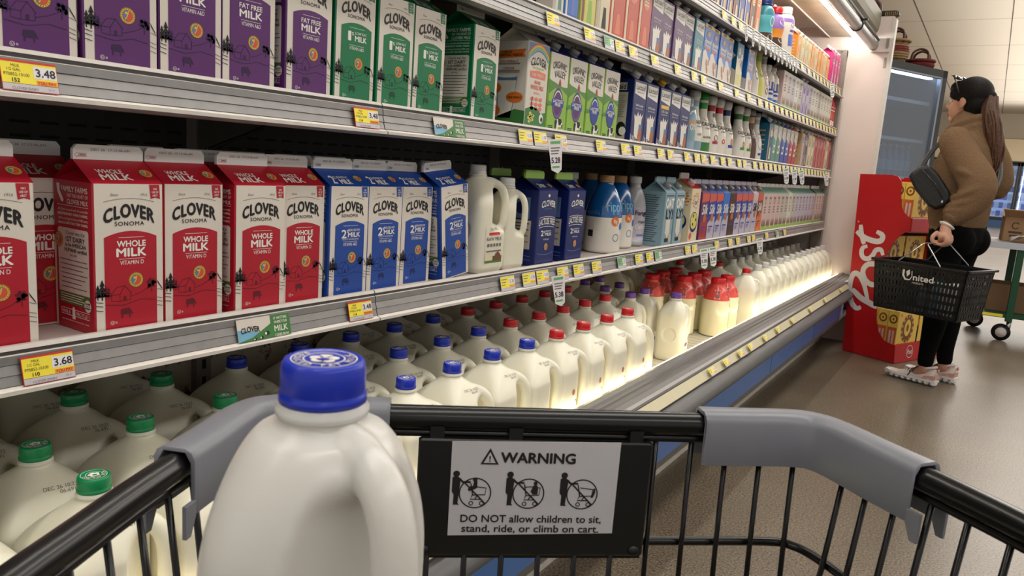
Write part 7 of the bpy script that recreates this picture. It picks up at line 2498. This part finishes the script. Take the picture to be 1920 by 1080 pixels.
b.tube(catmull([(-.09, 0, .01), (-.115, 0, .05), (-.09, 0, .10), (-.05, 0, .085), (-.04, 0, .03)], 5), .014, 'leather', 10, ry=1.6)
b.build('bag_flap', bag2)

# ------------------------------------------------------------------ stock trolley at the right
mat('trolley_green', (14, 72, 44), 0.45, var=0.05)
mat('trolley_deck', (150, 142, 132), 0.5, var=0.1, scale=12)
mat('cardboard', (152, 120, 86), 0.8, var=0.08, scale=14)
mat('cardboard_dark', (112, 86, 60), 0.8, var=0.08, scale=14)
mat('print_brown', (70, 52, 40), 0.7, var=0)
mat('paper', (214, 208, 206), 0.6, var=0.03)
tr = thing('stock_trolley', 'green-framed two-deck stock trolley carrying cardboard boxes', 'trolley', (.45, 6.75, 0), math.radians(3))
def tp_(mb, nm, label=None):
    o = mb.build(nm, tr)
    if label: o['label'] = label
    return o
b = MB(); b.box(-.50, .80, -.32, .32, .685, .72, 'trolley_deck'); b.box(-.50, .80, -.326, -.32, .675, .722, 'chrome'); tp_(b, 'upper_deck')
b = MB(); b.box(-.45, .80, -.30, .32, .175, .205, 'trolley_green'); tp_(b, 'lower_deck')
for x, y in ((-.24, -.29), (-.24, .29), (.72, -.29), (.72, .29)):
    b = MB(); b.rbox(x - .022, x + .022, y - .022, y + .022, .15, .69, .003, 'trolley_green'); tp_(b, 'post')
for x, y in ((-.25, -.25), (-.40, .25), (.7, -.25), (.7, .25)):
    b = MB()
    b.tube([(x - .02, y - .016, .062), (x - .02, y + .016, .062)], .061, 'black_plastic', 28)
    b.tube([(x - .02, y - .019, .062), (x - .02, y + .019, .062)], .036, 'paper', 20)
    b.tube([(x - .02, y, .062), (x + .02, y, .10), (x + .02, y, .176)], .016, 'chrome', 8)
    tp_(b, 'caster_wheel')
b = MB(); b.box(-.42, -.28, -.304, -.298, .18, .20, 'tag_yellow'); tp_(b, 'yellow_tape', 'yellow tape')
def cardbox(loc, rz, sx, sy, h, label, k='cardboard', flaps=True, printed=False):
    t = thing('cardboard_box', label, 'box', loc, rz)
    b = MB()
    w = .004
    b.box(-sx, sx, -sy, sy, 0, w, k)
    for x0, x1, y0, y1 in ((-sx, sx, -sy, -sy + w), (-sx, sx, sy - w, sy), (-sx, -sx + w, -sy, sy), (sx - w, sx, -sy, sy)):
        b.box(x0, x1, y0, y1, 0, h, k)
    if printed:
        F = lambda u, v: (u, -sy - .0006, v)
        b.ring(-sx * .45, h * .66, .026, .008, F, 'print_brown', 18, .6, 2 * PI - .6)
        b.rect(-sx * .75, -sx * .12, h * .34, h * .42, F, 'print_brown')
        b.rect(-sx * .68, -sx * .2, h * .18, h * .26, F, 'print_brown')
        b.rect(sx * .12, sx * .85, h * .3, h * .85, F, 'paper')
        for i in range(4): b.rect(sx * .2, sx * .75, h * (.72 - .1 * i), h * (.76 - .1 * i), lift(F, .0003), 'print_brown')
    b.build('box_body', t)
    if flaps:
        for pts in ([(-sx, -sy, h), (sx, -sy, h), (sx + .03, -sy - .075, h + .045), (-sx - .02, -sy - .085, h + .055)], [(-sx, sy, h), (sx, sy, h), (sx, sy + .08, h + .05), (-sx, sy + .08, h + .05)], [(-sx, -sy, h), (-sx, sy, h), (-sx - .1, sy, h + .035), (-sx - .1, -sy, h + .035)], [(sx, -sy, h), (sx, sy, h), (sx + .1, sy, h + .03), (sx + .1, -sy, h + .03)]):
            q = MB(); q.prism(pts, (0, 0, .003), k); q.build('flap', t)
    return t
cardbox((.225, 6.78, .7205), .05, .135, .14, .175, 'open cardboard box with brown print on the trolley deck', printed=True)
cardbox((.30, 6.70, .206), .02, .235, .16, .20, 'dark cardboard box on the lower trolley deck', 'cardboard_dark', False)
pp = thing('paper_sheet', 'crumpled white paper lying on the trolley deck', 'paper', (.27, 6.52, .7205))
b = MB()
v, f = [], []
for i in range(7):
    for j in range(5):
        v.append((-.12 + .05 * i, -.07 + .03 * j, .012 + .03 * abs(math.sin(i * 1.3 + j * .9)) + .012 * i))
for i in range(6):
    for j in range(4):
        a = i * 5 + j
        f.append((a, a + 5, a + 6, a + 1))
b.add(v, f, 'paper', True)
o = b.build('sheet', pp)
md = o.modifiers.new('t', 'SOLIDIFY'); md.thickness = .003

# ------------------------------------------------------------------ far freezers
mat('freezer_frame', (18, 20, 26), 0.4, var=0.03)
mat('freezer_base', (46, 84, 128), 0.4, var=0.05)
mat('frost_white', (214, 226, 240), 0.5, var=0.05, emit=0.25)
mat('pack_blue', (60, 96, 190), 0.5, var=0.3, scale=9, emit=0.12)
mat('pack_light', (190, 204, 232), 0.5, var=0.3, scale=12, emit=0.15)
glass('freezer_glass', (225, 235, 248), 0.05, 0.86)
def freezer(i, x):
    t = thing('freezer_cabinet', ('black-framed glass freezer door of blue packs at the far wall, %s from the left' % ORD[i]), 'freezer', (x, 29.6, 0), 0, 'freezers along the far wall')
    w, h = .86, 2.12
    b = MB()
    b.box(0, w, 0, .5, 0, .26, 'freezer_base'); b.box(0, w, .46, .5, .26, h, 'frost_white'); b.box(0, .02, 0, .5, .26, h, 'freezer_frame'); b.box(w - .02, w, 0, .5, .26, h, 'freezer_frame'); b.box(0, w, 0, .5, h - .05, h, 'freezer_frame')
    b.build('cabinet', t)
    b = MB()
    for x0, x1, z0, z1 in ((0, .06, .26, h), (w - .06, w, .26, h), (0, w, h - .10, h), (0, w, .26, .34)): b.box(x0, x1, -.05, 0, z0, z1, 'freezer_frame')
    d = b.build('glass_door', t)
    b = MB(); b.box(.06, w - .06, -.03, -.02, .34, h - .1, 'freezer_glass'); b.build('glass_pane', d)
    b = MB(); b.box(.1, .13, .03, .06, .36, h - .12, 'fixture_glow'); b.build('inner_light', t)
    g = MB()
    for j in range(6):
        z = .36 + .27 * j
        g.box(.03, w - .03, .10, .45, z - .02, z, 'frost_white')
        x0 = .05
        while x0 < w - .12:
            ww = .09 + .05 * random.random()
            g.box(x0, x0 + ww, .12, .40, z, z + .15 + .06 * random.random(), 'pack_blue' if random.random() < .62 else 'pack_light')
            x0 += ww + .01
    o = g.build('frozen_packs', t)
    o['kind'] = 'stuff'
for i in range(6): freezer(i, -1.15 + .88 * i)
b = MB(); b.box(-3.0, 6.0, 29.3, 30.1, 2.12, 2.16, 'freezer_frame'); b.box(-3.0, 6.0, 29.4, 30.1, 2.16, 2.86, 'wall_cream'); struct(b, 'trim_2')
# ceiling fixtures seen at the far right
mat('fixture_dim', (70, 60, 52), 0.6, var=0.05)
for i, (x, y) in enumerate(((1.2, 24.0), (4.2, 24.0), (1.2, 15.0))):
    t = thing('ceiling_fixture', ('dark slim ceiling fixture near the far wall', 'dark slim ceiling fixture right of the far one', 'dark slim ceiling fixture over the aisle beyond the trolley')[i], 'ceiling light', (x, y, 3.715))
    b = MB(); b.rbox(-.6, .6, -.08, .08, -.09, 0, .01, 'fixture_dim'); b.build('housing', t)
    b = MB(); b.box(-.57, .57, -.05, .05, -.094, -.088, 'wall_cream'); b.build('diffuser', t)

for k_ in K.values():                    # drop moulds nothing was stocked from
    if not k_.used:
        for ch in list(k_.root.children): bpy.data.objects.remove(ch)
        bpy.data.objects.remove(k_.root)
